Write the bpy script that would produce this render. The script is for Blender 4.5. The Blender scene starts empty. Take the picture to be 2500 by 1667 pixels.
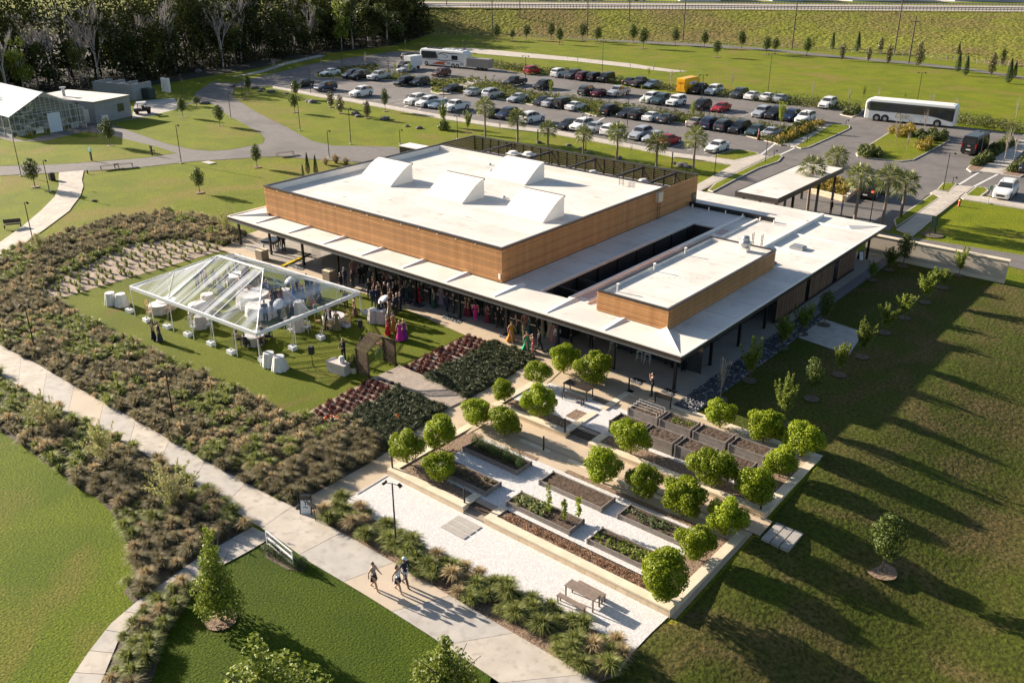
import bpy, bmesh, math, random
import numpy as np
from mathutils import Vector, Matrix, Euler
from mathutils.geometry import tessellate_polygon
R = math.radians
sc = bpy.context.scene
col = sc.collection
rnd = random.Random(7)
# ------------------------------------------------------------------ camera
FPX, PITCH, ROLL, YAW, CAMH = 2242.68, R(24.1256), R(-0.1746), R(130.008), 29.5
_cy, _sy, _cp, _sp = math.cos(YAW), math.sin(YAW), math.cos(PITCH), math.sin(PITCH)
FW = Vector((_cp*_cy, _cp*_sy, -_sp)); _r0 = Vector((_sy, -_cy, 0)); _u0 = _r0.cross(FW)
RT = _r0*math.cos(ROLL) + _u0*math.sin(ROLL); UP = -_r0*math.sin(ROLL) + _u0*math.cos(ROLL)
cam_d = bpy.data.cameras.new('camera'); cam = bpy.data.objects.new('camera', cam_d); col.objects.link(cam)
cam.matrix_world = Matrix(((RT.x, UP.x, -FW.x, 0), (RT.y, UP.y, -FW.y, 0), (RT.z, UP.z, -FW.z, CAMH), (0, 0, 0, 1)))
cam_d.sensor_width = 36; cam_d.lens = FPX*36/2500; cam_d.clip_end = 3000; cam_d.clip_start = 0.5
sc.camera = cam
# ------------------------------------------------------------------ sun and sky
SUN_AZ, SUN_EL = R(7.5), R(19.3)          # direction shadows run to, height of the sun
sun_dir = Vector((-math.cos(SUN_AZ)*math.cos(SUN_EL), -math.sin(SUN_AZ)*math.cos(SUN_EL), math.sin(SUN_EL)))
w_ = bpy.data.worlds.new('World'); sc.world = w_; w_.use_nodes = True
nt = w_.node_tree; bg = nt.nodes['Background']
sky = nt.nodes.new('ShaderNodeTexSky'); sky.sky_type = 'NISHITA'; sky.sun_disc = False
sky.sun_elevation = SUN_EL; sky.sun_rotation = math.atan2(sun_dir.x, sun_dir.y) % (2*math.pi)
sky.air_density = 1.0; sky.dust_density = 1.2; sky.ozone_density = 1.0
nt.links.new(sky.outputs[0], bg.inputs[0]); bg.inputs[1].default_value = 0.055
sl = bpy.data.lights.new('sun', 'SUN'); sl.energy = 5.0; sl.angle = R(0.6); sl.color = (1.0, 0.88, 0.73)
so = bpy.data.objects.new('sun', sl); col.objects.link(so); so.rotation_euler = (-sun_dir).to_track_quat('-Z', 'Y').to_euler(); so.location = (0, 0, 80)
sc.view_settings.view_transform = 'Standard'; sc.view_settings.look = 'None'
sc.view_settings.exposure = 1.42; sc.view_settings.gamma = 1
try: sc.view_settings.use_curve_mapping = False
except Exception: pass
sc.cycles.max_bounces = 6; sc.cycles.transparent_max_bounces = 16
# ------------------------------------------------------------------ place helpers: the ground rises 1 m from the path to the building
def gz(y, x=-50.0):
    z = min(max((y-31)/15, 0), 1)
    if x > -15.8 and y < 84:                          # the lawn beyond the terraces falls away
        t = min((x+15.8)/11, 1); t = t*t*(3-2*t); f = min(max((84-y)/26, 0), 1); z -= 1.45*t*f
    return z
def P(px, py, z=0.0):
    d = FW*FPX + RT*(px-1250) - UP*(py-833.5); t = (z-CAMH)/d.z
    return Vector((d.x*t, d.y*t, z))
def PG(px, py):
    z = .5
    for _ in range(25): q = P(px, py, z); z = .5*z + .5*gz(q.y, q.x)
    return P(px, py, z)
def proj(v):
    v = Vector(v)-Vector((0, 0, CAMH)); k = v.dot(FW)
    return 1250+FPX*v.dot(RT)/k, 833.5-FPX*v.dot(UP)/k
def hgt(b, ytop):
    lo, hi = 0, 60
    for _ in range(40):
        m = (lo+hi)/2
        if proj((b.x, b.y, b.z+m))[1] > ytop: lo = m
        else: hi = m
    return lo
# ------------------------------------------------------------------ materials
MATS = {}
def lin(c):
    return tuple(((x/255)/12.92 if x/255 < .04045 else ((x/255+.055)/1.055)**2.4) for x in c)
def mat(name, c, c2=None, scale=4.0, rough=.75, bump=0.0, bscale=40.0, metal=0.0, c3=None, s3=.4, f3=(.45, .6), stretch=None, spec=.5, trans=0.0, vary=0.0, detail=5.0, lo=.35, hi=.65):
    if name in MATS: return MATS[name]
    m = bpy.data.materials.new(name); m.use_nodes = True; t = m.node_tree; n = t.nodes; L = t.links
    b = n['Principled BSDF']; b.inputs['Roughness'].default_value = rough; b.inputs['Metallic'].default_value = metal
    b.inputs['Specular IOR Level'].default_value = spec
    tc = n.new('ShaderNodeTexCoord'); src = tc.outputs['Object']
    if stretch:
        mp = n.new('ShaderNodeMapping'); mp.inputs['Scale'].default_value = stretch; L.new(src, mp.inputs[0]); src = mp.outputs[0]
    out = None
    if c2:
        no = n.new('ShaderNodeTexNoise'); no.inputs['Scale'].default_value = scale; no.inputs['Detail'].default_value = detail; L.new(src, no.inputs['Vector'])
        mr = n.new('ShaderNodeMapRange'); mr.inputs[1].default_value = lo; mr.inputs[2].default_value = hi; L.new(no.outputs[0], mr.inputs[0])
        mx = n.new('ShaderNodeMix'); mx.data_type = 'RGBA'; mx.inputs[6].default_value = (*c, 1); mx.inputs[7].default_value = (*c2, 1)
        L.new(mr.outputs[0], mx.inputs[0]); out = mx.outputs[2]
        if c3:
            no2 = n.new('ShaderNodeTexNoise'); no2.inputs['Scale'].default_value = s3; no2.inputs['Detail'].default_value = 6; L.new(src, no2.inputs['Vector'])
            mr2 = n.new('ShaderNodeMapRange'); mr2.inputs[1].default_value = f3[0]; mr2.inputs[2].default_value = f3[1]; L.new(no2.outputs[0], mr2.inputs[0])
            mx2 = n.new('ShaderNodeMix'); mx2.data_type = 'RGBA'; L.new(mr2.outputs[0], mx2.inputs[0]); L.new(out, mx2.inputs[6]); mx2.inputs[7].default_value = (*c3, 1); out = mx2.outputs[2]
    if vary:
        oi = n.new('ShaderNodeObjectInfo'); hs = n.new('ShaderNodeHueSaturation')
        mr = n.new('ShaderNodeMapRange'); mr.inputs[3].default_value = 1-vary; mr.inputs[4].default_value = 1+vary
        L.new(oi.outputs['Random'], mr.inputs[0]); L.new(mr.outputs[0], hs.inputs['Value'])
        if out: L.new(out, hs.inputs['Color'])
        else: hs.inputs['Color'].default_value = (*c, 1)
        out = hs.outputs[0]
    if out: L.new(out, b.inputs['Base Color'])
    else: b.inputs['Base Color'].default_value = (*c, 1)
    if bump:
        nb = n.new('ShaderNodeTexNoise'); nb.inputs['Scale'].default_value = bscale; nb.inputs['Detail'].default_value = 4; L.new(src, nb.inputs['Vector'])
        bp = n.new('ShaderNodeBump'); bp.inputs['Strength'].default_value = 1.0; bp.inputs['Distance'].default_value = bump; L.new(nb.outputs[0], bp.inputs['Height']); L.new(bp.outputs[0], b.inputs['Normal'])
    if trans:
        tr = n.new('ShaderNodeBsdfTranslucent'); ms = n.new('ShaderNodeMixShader'); ms.inputs[0].default_value = trans
        if out: L.new(out, tr.inputs[0])
        else: tr.inputs[0].default_value = (*c, 1)
        L.new(b.outputs[0], ms.inputs[1]); L.new(tr.outputs[0], ms.inputs[2]); L.new(ms.outputs[0], n['Material Output'].inputs[0])
    MATS[name] = m
    return m
def leafmat(name, c, c2, trans=.3, rough=.55, spec=.3):
    """leaf colour that differs leaf by leaf (random per mesh island) and plant by plant"""
    m = bpy.data.materials.new(name); m.use_nodes = True; t = m.node_tree; n = t.nodes; L = t.links
    b = n['Principled BSDF']; b.inputs['Roughness'].default_value = rough; b.inputs['Specular IOR Level'].default_value = spec
    g = n.new('ShaderNodeNewGeometry'); mx = n.new('ShaderNodeMix'); mx.data_type = 'RGBA'
    mx.inputs[6].default_value = (*c, 1); mx.inputs[7].default_value = (*c2, 1); L.new(g.outputs['Random Per Island'], mx.inputs[0])
    oi = n.new('ShaderNodeObjectInfo'); hs = n.new('ShaderNodeHueSaturation'); mr = n.new('ShaderNodeMapRange'); mr.inputs[3].default_value = .8; mr.inputs[4].default_value = 1.2
    L.new(oi.outputs['Random'], mr.inputs[0]); L.new(mr.outputs[0], hs.inputs['Value']); L.new(mx.outputs[2], hs.inputs['Color'])
    L.new(hs.outputs[0], b.inputs['Base Color'])
    tr = n.new('ShaderNodeBsdfTranslucent'); L.new(hs.outputs[0], tr.inputs[0]); ms = n.new('ShaderNodeMixShader'); ms.inputs[0].default_value = trans
    L.new(b.outputs[0], ms.inputs[1]); L.new(tr.outputs[0], ms.inputs[2]); L.new(ms.outputs[0], n['Material Output'].inputs[0])
    MATS[name] = m
    return m
def lawnmat(name, g1, g2, brown, bamt=(.56, .68), bscale=.12, fine=10.0, bump=.05):
    m = bpy.data.materials.new(name); m.use_nodes = True; t = m.node_tree; n = t.nodes; L = t.links
    b = n['Principled BSDF']; b.inputs['Roughness'].default_value = .9; b.inputs['Specular IOR Level'].default_value = .15
    tc = n.new('ShaderNodeTexCoord'); src = tc.outputs['Object']
    def noise(s, d=6, dist=0.0):
        o = n.new('ShaderNodeTexNoise'); o.inputs['Scale'].default_value = s; o.inputs['Detail'].default_value = d; o.inputs['Distortion'].default_value = dist; L.new(src, o.inputs['Vector']); return o.outputs[0]
    def rng(v, a, c_):
        o = n.new('ShaderNodeMapRange'); o.inputs[1].default_value = a; o.inputs[2].default_value = c_; L.new(v, o.inputs[0]); return o.outputs[0]
    def mix(f, a, c_):
        o = n.new('ShaderNodeMix'); o.data_type = 'RGBA'; L.new(f, o.inputs[0])
        for i, v in ((6, a), (7, c_)):
            if isinstance(v, tuple): o.inputs[i].default_value = (*v, 1)
            else: L.new(v, o.inputs[i])
        return o.outputs[2]
    a = mix(rng(noise(.25, 8, .6), .35, .65), g1, g2)
    br = mix(rng(noise(bscale, 8, 1.0), *bamt), a, brown)
    dk = mix(rng(noise(fine, 5, .4), .38, .66), br, tuple(x*.5 for x in g2))
    L.new(dk, b.inputs['Base Color'])
    nb = noise(fine*.8, 6); bp = n.new('ShaderNodeBump'); bp.inputs['Strength'].default_value = 1; bp.inputs['Distance'].default_value = bump; L.new(nb, bp.inputs['Height']); L.new(bp.outputs[0], b.inputs['Normal'])
    MATS[name] = m
    return m
# ------------------------------------------------------------------ mesh helpers
class MB:
    """collects verts/faces with material slots and links them as ONE mesh object"""
    def __init__(s): s.v = []; s.f = []; s.m = []; s.sm = []
    def add(s, vs, fs, mi=0, smooth=False):
        o = len(s.v); s.v += [tuple(x) for x in vs]; s.f += [tuple(i+o for i in f) for f in fs]; s.m += [mi]*len(fs); s.sm += [smooth]*len(fs)
    def box(s, x0, x1, y0, y1, z0, z1, mi=0, M=None):
        v = [Vector((x, y, z)) for z in (z0, z1) for x, y in ((x0, y0), (x1, y0), (x1, y1), (x0, y1))]
        if M: v = [M @ q for q in v]
        s.add(v, [(3, 2, 1, 0), (4, 5, 6, 7), (0, 1, 5, 4), (1, 2, 6, 5), (2, 3, 7, 6), (3, 0, 4, 7)], mi)
    def cyl(s, p0, p1, r0, r1=None, n=8, mi=0, caps=True, smooth=True):
        r1 = r0 if r1 is None else r1; p0 = Vector(p0); p1 = Vector(p1); d = (p1-p0)
        if d.length < 1e-6: return
        q = d.to_track_quat('Z', 'Y'); a = []
        for p, r in ((p0, r0), (p1, r1)):
            for i in range(n): t = 2*math.pi*i/n; a.append(p + q @ Vector((r*math.cos(t), r*math.sin(t), 0)))
        f = [(i, (i+1) % n, n+(i+1) % n, n+i) for i in range(n)]
        s.add(a, f, mi, smooth)
        if caps: s.add(a, [tuple(range(n-1, -1, -1)), tuple(range(n, 2*n))], mi)
    def lathe(s, prof, n=16, mi=0, c=(0, 0, 0), wob=None, smooth=True):
        a = []
        for j, (r, z) in enumerate(prof):
            for i in range(n):
                t = 2*math.pi*i/n; rr = r*(wob(t, j) if wob else 1); a.append((c[0]+rr*math.cos(t), c[1]+rr*math.sin(t), c[2]+z))
        f = [(j*n+i, j*n+(i+1) % n, (j+1)*n+(i+1) % n, (j+1)*n+i) for j in range(len(prof)-1) for i in range(n)]
        s.add(a, f, mi, smooth); s.add([a[-n+i] for i in range(n)], [tuple(range(n))], mi)
    def prism(s, poly, z0, z1, mi=0, M=None):
        n = len(poly); v = [Vector((x, y, z0)) for x, y in poly]+[Vector((x, y, z1)) for x, y in poly]
        if M: v = [M @ q for q in v]
        s.add(v, [tuple(range(n-1, -1, -1)), tuple(range(n, 2*n))]+[(i, (i+1) % n, n+(i+1) % n, n+i) for i in range(n)], mi)
    def mesh(s, name, mats):
        me = bpy.data.meshes.new(name); me.from_pydata(s.v, [], s.f)
        for m in (mats if isinstance(mats, (list, tuple)) else [mats]): me.materials.append(m)
        me.polygons.foreach_set('material_index', s.m); me.polygons.foreach_set('use_smooth', s.sm); me.update(); return me
    def build(s, name, mats, parent=None, **k): return obj(name, s.mesh(name, mats), parent, **k)
def obj(name, me, parent=None, loc=None, rz=None, scale=None):
    o = bpy.data.objects.new(name, me); col.objects.link(o)
    if parent is not None: o.parent = parent
    if loc is not None: o.location = loc
    if rz is not None: o.rotation_euler = (0, 0, rz)
    if scale is not None: o.scale = scale if hasattr(scale, '__len__') else (scale,)*3
    return o
def tag(o, label=None, cat=None, group=None, kind=None):
    if label: o['label'] = label
    if cat: o['category'] = cat
    if group: o['group'] = group
    if kind: o['kind'] = kind
    return o
def thing(name, label, cat, loc=(0, 0, 0), rz=0, group=None, scale=None):
    return tag(obj(name, None, None, loc, rz, scale), label, cat, group)
KIDS = {}
def kids(o):
    if o.name not in KIDS: KIDS[o.name] = [c for c in bpy.data.objects if c.parent == o]
    return KIDS[o.name]
def dup(r, loc=None, rz=None, label=None, scale=None, group=None, keep=None):
    c = r.copy(); col.objects.link(c)
    if loc is not None: c.location = loc
    if rz is not None: c.rotation_euler = (0, 0, rz)
    if scale is not None: c.scale = scale if hasattr(scale, '__len__') else (scale,)*3
    if label: c['label'] = label
    if group: c['group'] = group
    out = []
    for ch in kids(r):
        d = ch.copy(); col.objects.link(d); d.parent = c; out.append(d)
        for g in kids(ch):
            e = g.copy(); col.objects.link(e); e.parent = d
    if keep is not None: keep += out
    return c
class Proto:
    """first use places the prototype itself, later uses place copies"""
    def __init__(s, root): s.root = root; s.used = False
    def put(s, loc, rz=0, label=None, scale=1.0, group=None):
        if not s.used:
            s.used = True; o = s.root; o.location = loc; o.rotation_euler = (0, 0, rz); o.scale = scale if hasattr(scale, '__len__') else (scale,)*3
            if label: o['label'] = label
            if group: o['group'] = group
            return o
        return dup(s.root, loc, rz, label, scale, group)
def sheet(name, pts, m, dz=0.01, px=True, kind='structure', flat=None, label=None, parent=None, edge=0.0):
    """a ground patch draped on the rising ground; pts are pixels of the photograph or metres"""
    q = [PG(*p) for p in pts] if px else [Vector((p[0], p[1], 0)) for p in pts]
    flatp = [Vector((a.x, a.y, 0)) for a in q]
    tri = tessellate_polygon([flatp]); bm = bmesh.new(); vs = [bm.verts.new(p) for p in flatp]
    for t in tri:
        try:
            f = bm.faces.new([vs[i] for i in t])
            if f.normal.z < 0 or f.calc_area() >= 0:
                f.normal_update()
                if f.normal.z < 0: f.normal_flip()
        except Exception: pass
    for Y in (31, 46):
        bmesh.ops.bisect_plane(bm, geom=bm.verts[:]+bm.edges[:]+bm.faces[:], plane_co=(0, Y, 0), plane_no=(0, 1, 0))
    for v in bm.verts: v.co.z = (flat if flat is not None else gz(v.co.y)) + dz
    if edge:                                  # a real edge: skirt of the patch down to the ground
        be = [e for e in bm.edges if len(e.link_faces) == 1]
        r = bmesh.ops.extrude_edge_only(bm, edges=be)
        for v in r['geom']:
            if isinstance(v, bmesh.types.BMVert): v.co.z -= edge
        bmesh.ops.recalc_face_normals(bm, faces=bm.faces[:])
    me = bpy.data.meshes.new(name); bm.to_mesh(me); bm.free(); me.materials.append(m)
    o = obj(name, me, parent); 
    if parent is None and kind: o['kind'] = kind
    if label: o['label'] = label
    return o
def inpoly(x, y, poly):
    c = False; n = len(poly)
    for i in range(n):
        x1, y1 = poly[i][0], poly[i][1]; x2, y2 = poly[i-1][0], poly[i-1][1]
        if (y1 > y) != (y2 > y) and x < (x2-x1)*(y-y1)/(y2-y1)+x1: c = not c
    return c
def pix(pts): return [(q.x, q.y) for q in (PG(*p) for p in pts)]
def scatter(poly, d, jit=.45, rg=None):
    rg = rg or rnd; xs = [p[0] for p in poly]; ys = [p[1] for p in poly]; out = []
    y = min(ys)
    k = 0
    while y < max(ys):
        x = min(xs)+(d/2 if k % 2 else 0)
        while x < max(xs):
            a, b = x+rg.uniform(-jit, jit)*d, y+rg.uniform(-jit, jit)*d
            if inpoly(a, b, poly): out.append((a, b))
            x += d
        y += d*.87; k += 1
    return out
ORD = ['first', 'second', 'third', 'fourth', 'fifth', 'sixth', 'seventh', 'eighth', 'ninth', 'tenth', 'eleventh', 'twelfth', 'thirteenth', 'fourteenth', 'fifteenth', 'sixteenth', 'seventeenth', 'eighteenth', 'nineteenth', 'twentieth', 'twenty-first', 'twenty-second', 'twenty-third', 'twenty-fourth', 'twenty-fifth', 'twenty-sixth', 'twenty-seventh', 'twenty-eighth']
# ------------------------------------------------------------------ materials of the place
lawn = lawnmat('lawn_bright', (.235, .255, .008), (.150, .188, .006), (.28, .21, .05), (.5, .68), .09)
lawn_lush = lawnmat('lawn_lush', (.076, .112, .003), (.05, .084, .003), (.10, .105, .010), (.62, .75))
lawn_event = lawnmat('lawn_mowed', (.165, .185, .010), (.12, .148, .008), (.20, .13, .045), (.62, .74), .18, 14, .03)
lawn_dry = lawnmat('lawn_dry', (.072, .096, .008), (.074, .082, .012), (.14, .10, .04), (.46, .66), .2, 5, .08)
bank = lawnmat('bank_grass', (.26, .26, .03), (.18, .19, .025), (.22, .15, .06), (.42, .62), .035, 1.2, .55)
asphalt = mat('asphalt', (.135, .12, .112), (.17, .152, .14), 1.2, .85, .004, 60, c3=(.105, .095, .09), s3=.15, f3=(.52, .68))
concrete = mat('concrete_path', (.53, .47, .40), (.43, .38, .32), .8, .8, .004, 25, c3=(.36, .31, .26), s3=2.2, f3=(.52, .72))
concrete_c = mat('concrete_path_warm', (.52, .43, .33), (.47, .39, .30), .6, .8, .004, 25, c3=(.42, .34, .27), s3=1.8, f3=(.6, .8))
concrete_b = mat('concrete_path_grey', (.40, .37, .335), (.47, .43, .385), 1.0, .8, .004, 25, c3=(.33, .295, .26), s3=1.8, f3=(.5, .72))
tan = mat('tan_paving', (.46, .36, .25), (.52, .41, .29), .8, .8, .004, 30, c3=(.36, .29, .21), s3=1.3, f3=(.6, .8))
shell = mat('shell_gravel', (.68, .655, .64), (.50, .475, .465), 22, .9, .04, 26, c3=(.78, .75, .73), s3=11, f3=(.5, .65))
sand = mat('sandy_mulch', (.30, .22, .165), (.42, .33, .26), 4, .9, .04, 12, c3=(.2, .14, .1), s3=2.5, f3=(.5, .7))
mulch = mat('wood_mulch', (.20, .12, .075), (.36, .26, .18), 14, .9, .05, 22, c3=(.11, .065, .04), s3=9, f3=(.48, .62))
soil = mat('bed_soil', (.07, .042, .026), (.13, .085, .055), 12, .95, .06, 14, c3=(.035, .022, .015), s3=7, f3=(.5, .65))
litter = mat('dark_litter', (.085, .068, .045), (.14, .115, .075), 6, .95, .05, 12)
kerbm = mat('kerb_concrete', (.56, .50, .43), (.48, .43, .37), 2, .8)
paint = mat('road_paint', (.72, .70, .66), (.5, .48, .45), 3, .7)
cream = mat('cream_stone', (.74, .63, .47), (.66, .55, .40), 1.5, .75, .004, 20, c3=(.6, .5, .36), s3=.7, f3=(.55, .75))
creamb = mat('cream_stone_block', (.66, .54, .38), (.58, .46, .32), 2.5, .85, .006, 14, vary=.07)
pebble_m = mat('dark_pebbles', (.05, .055, .07), (.28, .28, .29), 30, .7, .05, 22)

# ------------------------------------------------------------------ the ground: one sheet to the horizon
for q4 in ([(-1400, -300), (-15.8, -300), (-15.8, 1700), (-1400, 1700)], [(-15.8, -300), (700, -300), (700, 10), (-15.8, 10)], [(-15.8, 85.9), (700, 85.9), (700, 1700), (-15.8, 1700)], [(60, 10), (700, 10), (700, 85.9), (60, 85.9)]): sheet('ground', q4, lawn, -.03, px=False)
bm = bmesh.new(); gx = [-15.8+.5*i for i in range(40)]+[4.2+i*2.8 for i in range(1, 21)]; gy = [10+.95*i for i in range(81)]; rb = random.Random(2)
gv = [[bm.verts.new((x, y, gz(y, x)+(rb.uniform(-.02, .02) if x > -15.5 and y < 85 else 0)-(0 if x > -15.5 else .0))) for x in gx] for y in gy]
for j in range(80):
    for i in range(59): bm.faces.new((gv[j][i], gv[j][i+1], gv[j+1][i+1], gv[j+1][i])).smooth = True
me = bpy.data.meshes.new('sloping_lawn'); bm.to_mesh(me); bm.free(); me.materials.append(lawn_dry); o = obj('sloping_lawn', me); o['kind'] = 'structure'
sheet('lush_lawn', [(640, 1326), (669, 1309), (757, 1373), (891, 1452), (1056, 1556), (1220, 1667), (1400, 1790), (1300, 1960), (100, 1960), (100, 1760), (167, 1690), (247, 1667), (269, 1615), (291, 1560), (340, 1503), (384, 1465), (452, 1426), (565, 1369)], lawn_lush, .0)
sheet('dry_lawn', [(-26.1, 85.9), (-26.1, 60), (-25.2, 47.3), (-15.8, 47.3), (-15.8, 85.9)], lawn_dry, .0, px=False)
sheet('party_lawn', [(131, 733), (285, 820), (640, 982), (732, 1016), (897, 930), (976, 891), (1070, 853), (1135.5, 818.6), (930, 729), (620, 638), (537, 611)], lawn_event, .0)
sheet('dry_lawn', [(-15.8, 30.6), (-16.2, 30.4), (-17.1, 28.4), (-18.2, 26.9), (-19.3, 25.2), (-21.2, 24.2), (-18, 19), (-15.8, 15)], lawn_dry, .0, px=False)
lawn_near = lawnmat('lawn_near', (.150, .190, .006), (.100, .145, .004), (.21, .17, .035), (.5, .68), .12, 9, .05)
sheet('near_lawn', [(-500, 850), (-120, 985), (0, 1053), (63, 1094), (110, 1130), (153, 1157), (203, 1198), (238, 1215), (263, 1242), (299, 1278), (329, 1401), (302, 1445), (330, 1475), (269, 1530), (220, 1596), (172, 1667), (140, 1760), (-500, 1800)], lawn_near, .0)
# ------------------------------------------------------------------ planting beds
STRIP = [(131, 733), (93, 714), (192, 657), (318, 596), (466, 583), (545, 598), (545, 613)]
BED1 = [(-60, 650), (0, 628), (82, 588), (148, 574), (219, 555), (329, 530), (411, 519), (494, 530), (576, 562), (612, 582), (545, 600), (466, 583), (318, 596), (192, 657), (93, 714), (131, 733), (285, 820), (640, 982), (732, 1016), (790, 1039), (853, 1017), (949, 1102), (751, 1215), (716, 1240), (640, 1202), (521, 1136), (348, 1036), (153, 927), (93, 891), (0, 844), (-90, 795)]
BED2 = [(-120, 850), (0, 915), (55, 951), (153, 1009), (300, 1078), (450, 1165), (559, 1242), (600, 1277), (614, 1289), (488, 1360), (337, 1467), (326, 1472), (302, 1445), (329, 1401), (299, 1278), (263, 1242), (238, 1215), (203, 1198), (153, 1157), (110, 1130), (63, 1094), (0, 1053), (-120, 980)]
BED3 = [(775, 1267), (799, 1251), (823, 1222), (900, 1262), (1000, 1310), (1060, 1352), (1120, 1385), (1240, 1428), (1303, 1465), (1415, 1522), (1509, 1563), (1539, 1593), (1512, 1648), (1459, 1667), (1415, 1640), (1260, 1550), (1199, 1514), (1050, 1426), (908, 1343)]
BED4 = [(452, 1427), (480, 1440), (440, 1500), (400, 1560), (380, 1640), (350, 1700), (230, 1700), (247, 1667), (291, 1560), (340, 1503), (384, 1465)]
sheet('planting_bed_soil', BED1, litter, .01); sheet('planting_bed_soil', BED2, litter, .01)
sheet('planting_bed_mulch', BED3, mulch, .01); sheet('planting_bed_mulch', BED4, litter, .012)
sheet('sandy_bed', STRIP, sand, .016)
REDA = [(732, 1016), (897, 930), (930, 924), (968, 946), (853, 1017), (790, 1039)]
REDB = [(979, 898), (1072, 853), (1141, 820), (1190, 834), (1171, 855), (1026, 921)]
STRA = [(968, 946), (996, 957), (1094, 998), (1086, 1001), (1012, 1053), (949, 1102), (853, 1017)]
STRB = [(1190, 834), (1245, 850), (1308, 875), (1256, 913), (1141, 976), (1026, 921), (1171, 855)]
for b in (REDA, REDB): sheet('red_plant_bed', b, sand, .018)
for b in (STRA, STRB): sheet('dark_plant_bed', b, litter, .018)
# ------------------------------------------------------------------ paths
def slabs(name, up, lo, n, mats, dz=.02, cuts=None, jgap=.03):
    """a path cast in slabs: each slab is an object of its own with a joint between"""
    root = obj(name, None); root['kind'] = 'structure'
    U = [PG(*p) for p in up]; W = [PG(*p) for p in lo]
    def along(L, t):
        d = [0]
        for a, b in zip(L, L[1:]): d.append(d[-1]+(b-a).length)
        s = t*d[-1]
        for i in range(len(L)-1):
            if s <= d[i+1]+1e-6: k = (s-d[i])/max(d[i+1]-d[i], 1e-6); return L[i].lerp(L[i+1], k), i
        return L[-1].copy(), len(L)-2
    ts = cuts or [i/n for i in range(n+1)]
    for k in range(len(ts)-1):
        g = jgap/30
        a, b = ts[k]+g*.15*0, ts[k+1]
        sub = 3; poly = []
        for L in (U, W):
            row = [along(L, a+(b-a)*i/sub)[0] for i in range(sub+1)]
            d = (row[1]-row[0]).normalized(); row[0] = row[0]+d*jgap*.5; row[-1] = row[-1]-d*jgap*.5
            poly.append(row)
        pts = [(p.x, p.y) for p in poly[0]]+[(p.x, p.y) for p in reversed(poly[1])]
        sheet('slab', pts, mats[k % len(mats)] if not callable(mats) else mats(k), dz+.03, px=False, parent=root, edge=.03)
    return root
UPE = [(-170, 752), (0, 844), (93, 891), (153, 927), (348, 1036), (521, 1136), (640, 1202), (773, 1266), (908, 1343), (1050, 1426), (1199, 1514), (1260, 1550), (1415, 1640), (1459, 1667), (1620, 1770)]
LOE = [(-170, 828), (0, 915), (55, 948), (153, 1006), (300, 1078), (450, 1165), (559, 1240), (669, 1309), (757, 1373), (891, 1452), (1056, 1556), (1220, 1667), (1370, 1775)]
sheet('main_path_base', UPE+LOE[::-1], litter, .012)
slabs('main_path', UPE, LOE, 18, [concrete, concrete_b, concrete_b, concrete, concrete, concrete_b, concrete_c, concrete_b])
CU = [(617, 1287), (560, 1319), (488, 1360), (412, 1415), (337, 1467), (269, 1525), (214, 1596), (167, 1667), (130, 1760)]
CL = [(666, 1311), (610, 1345), (565, 1369), (452, 1426), (384, 1465), (340, 1503), (291, 1560), (247, 1667), (220, 1760)]
slabs('curved_path', CU, CL, 11, [concrete, concrete_b])
NU = [(205, 420), (205, 448), (196, 480), (150, 520), (75, 575), (0, 622), (-80, 660)]
NL = [(144, 425), (143, 446), (138, 470), (112, 500), (60, 545), (0, 590), (-80, 625)]
sheet('lawn_path', [(144, 422), (205, 417), (200, 440), (204, 455), (196, 480), (170, 515), (110, 560), (60, 595), (0, 622), (-80, 660), (-80, 625), (0, 592), (55, 553), (100, 515), (133, 482), (144, 455), (143, 436)], concrete, .04)
ENT_U = [(716, 1240), (751, 1215), (850, 1160), (949, 1102), (1012, 1053), (1086, 1001), (1141, 978), (1256, 913), (1308, 875)]
sheet('tan_path', [(775, 1266), (716, 1240), (751, 1215), (949, 1102), (1012, 1053), (1086, 1001), (1141, 977), (1256, 913), (1308, 875), (1400, 880), (1345, 930), (1180, 1040), (943, 1160), (869, 1204), (799, 1251)], tan, .04)
sheet('tan_path_edge', [(869, 1204), (943, 1160), (946, 1163), (873, 1208)], kerbm, .06)
sheet('middle_path', [(-35.5, 38.7), (-15.6, 38.7), (-15.6, 40.2), (-35.5, 40.2)], tan, .05, px=False)
sheet('patio', [(537, 611), (620, 638), (930, 729), (1135, 818.6), (1245, 850), (1308, 875), (1360, 900), (1600, 979), (1612, 975), (1650, 945), (1632, 820), (640, 560), (590, 577)], tan, .03)
sheet('veranda_floor', [(-76, 49.0), (-26.15, 49.0), (-26.15, 86), (-34, 86), (-34, 53.6), (-76, 53.6)], mat('veranda_floor', (.33, .30, .26), (.37, .33, .29), 1, .75), .045, px=False)
sheet('paved_pad', [(-25.9, 68.2), (-21, 67.4), (-20.3, 62.6), (-25.9, 63.4)], concrete_b, .03, px=False)
sheet('garden_base', [(-35.4, 30.9), (-16.0, 30.9), (-16.0, 47.4), (-24.6, 47.4), (-24.6, 49.2), (-36, 49.2)], tan, .012, px=False)
# white gravel court below the terraces
sheet('gravel_court', [(869, 1204), (943, 1157), (1140, 1246), (1182, 1262), (1638, 1500), (1590, 1545), (1545, 1592), (1512, 1640), (1509, 1563), (1415, 1522), (1303, 1465), (1240, 1428), (1120, 1385), (1060, 1352), (1000, 1310), (900, 1262), (823, 1222)], shell, .03)
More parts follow.
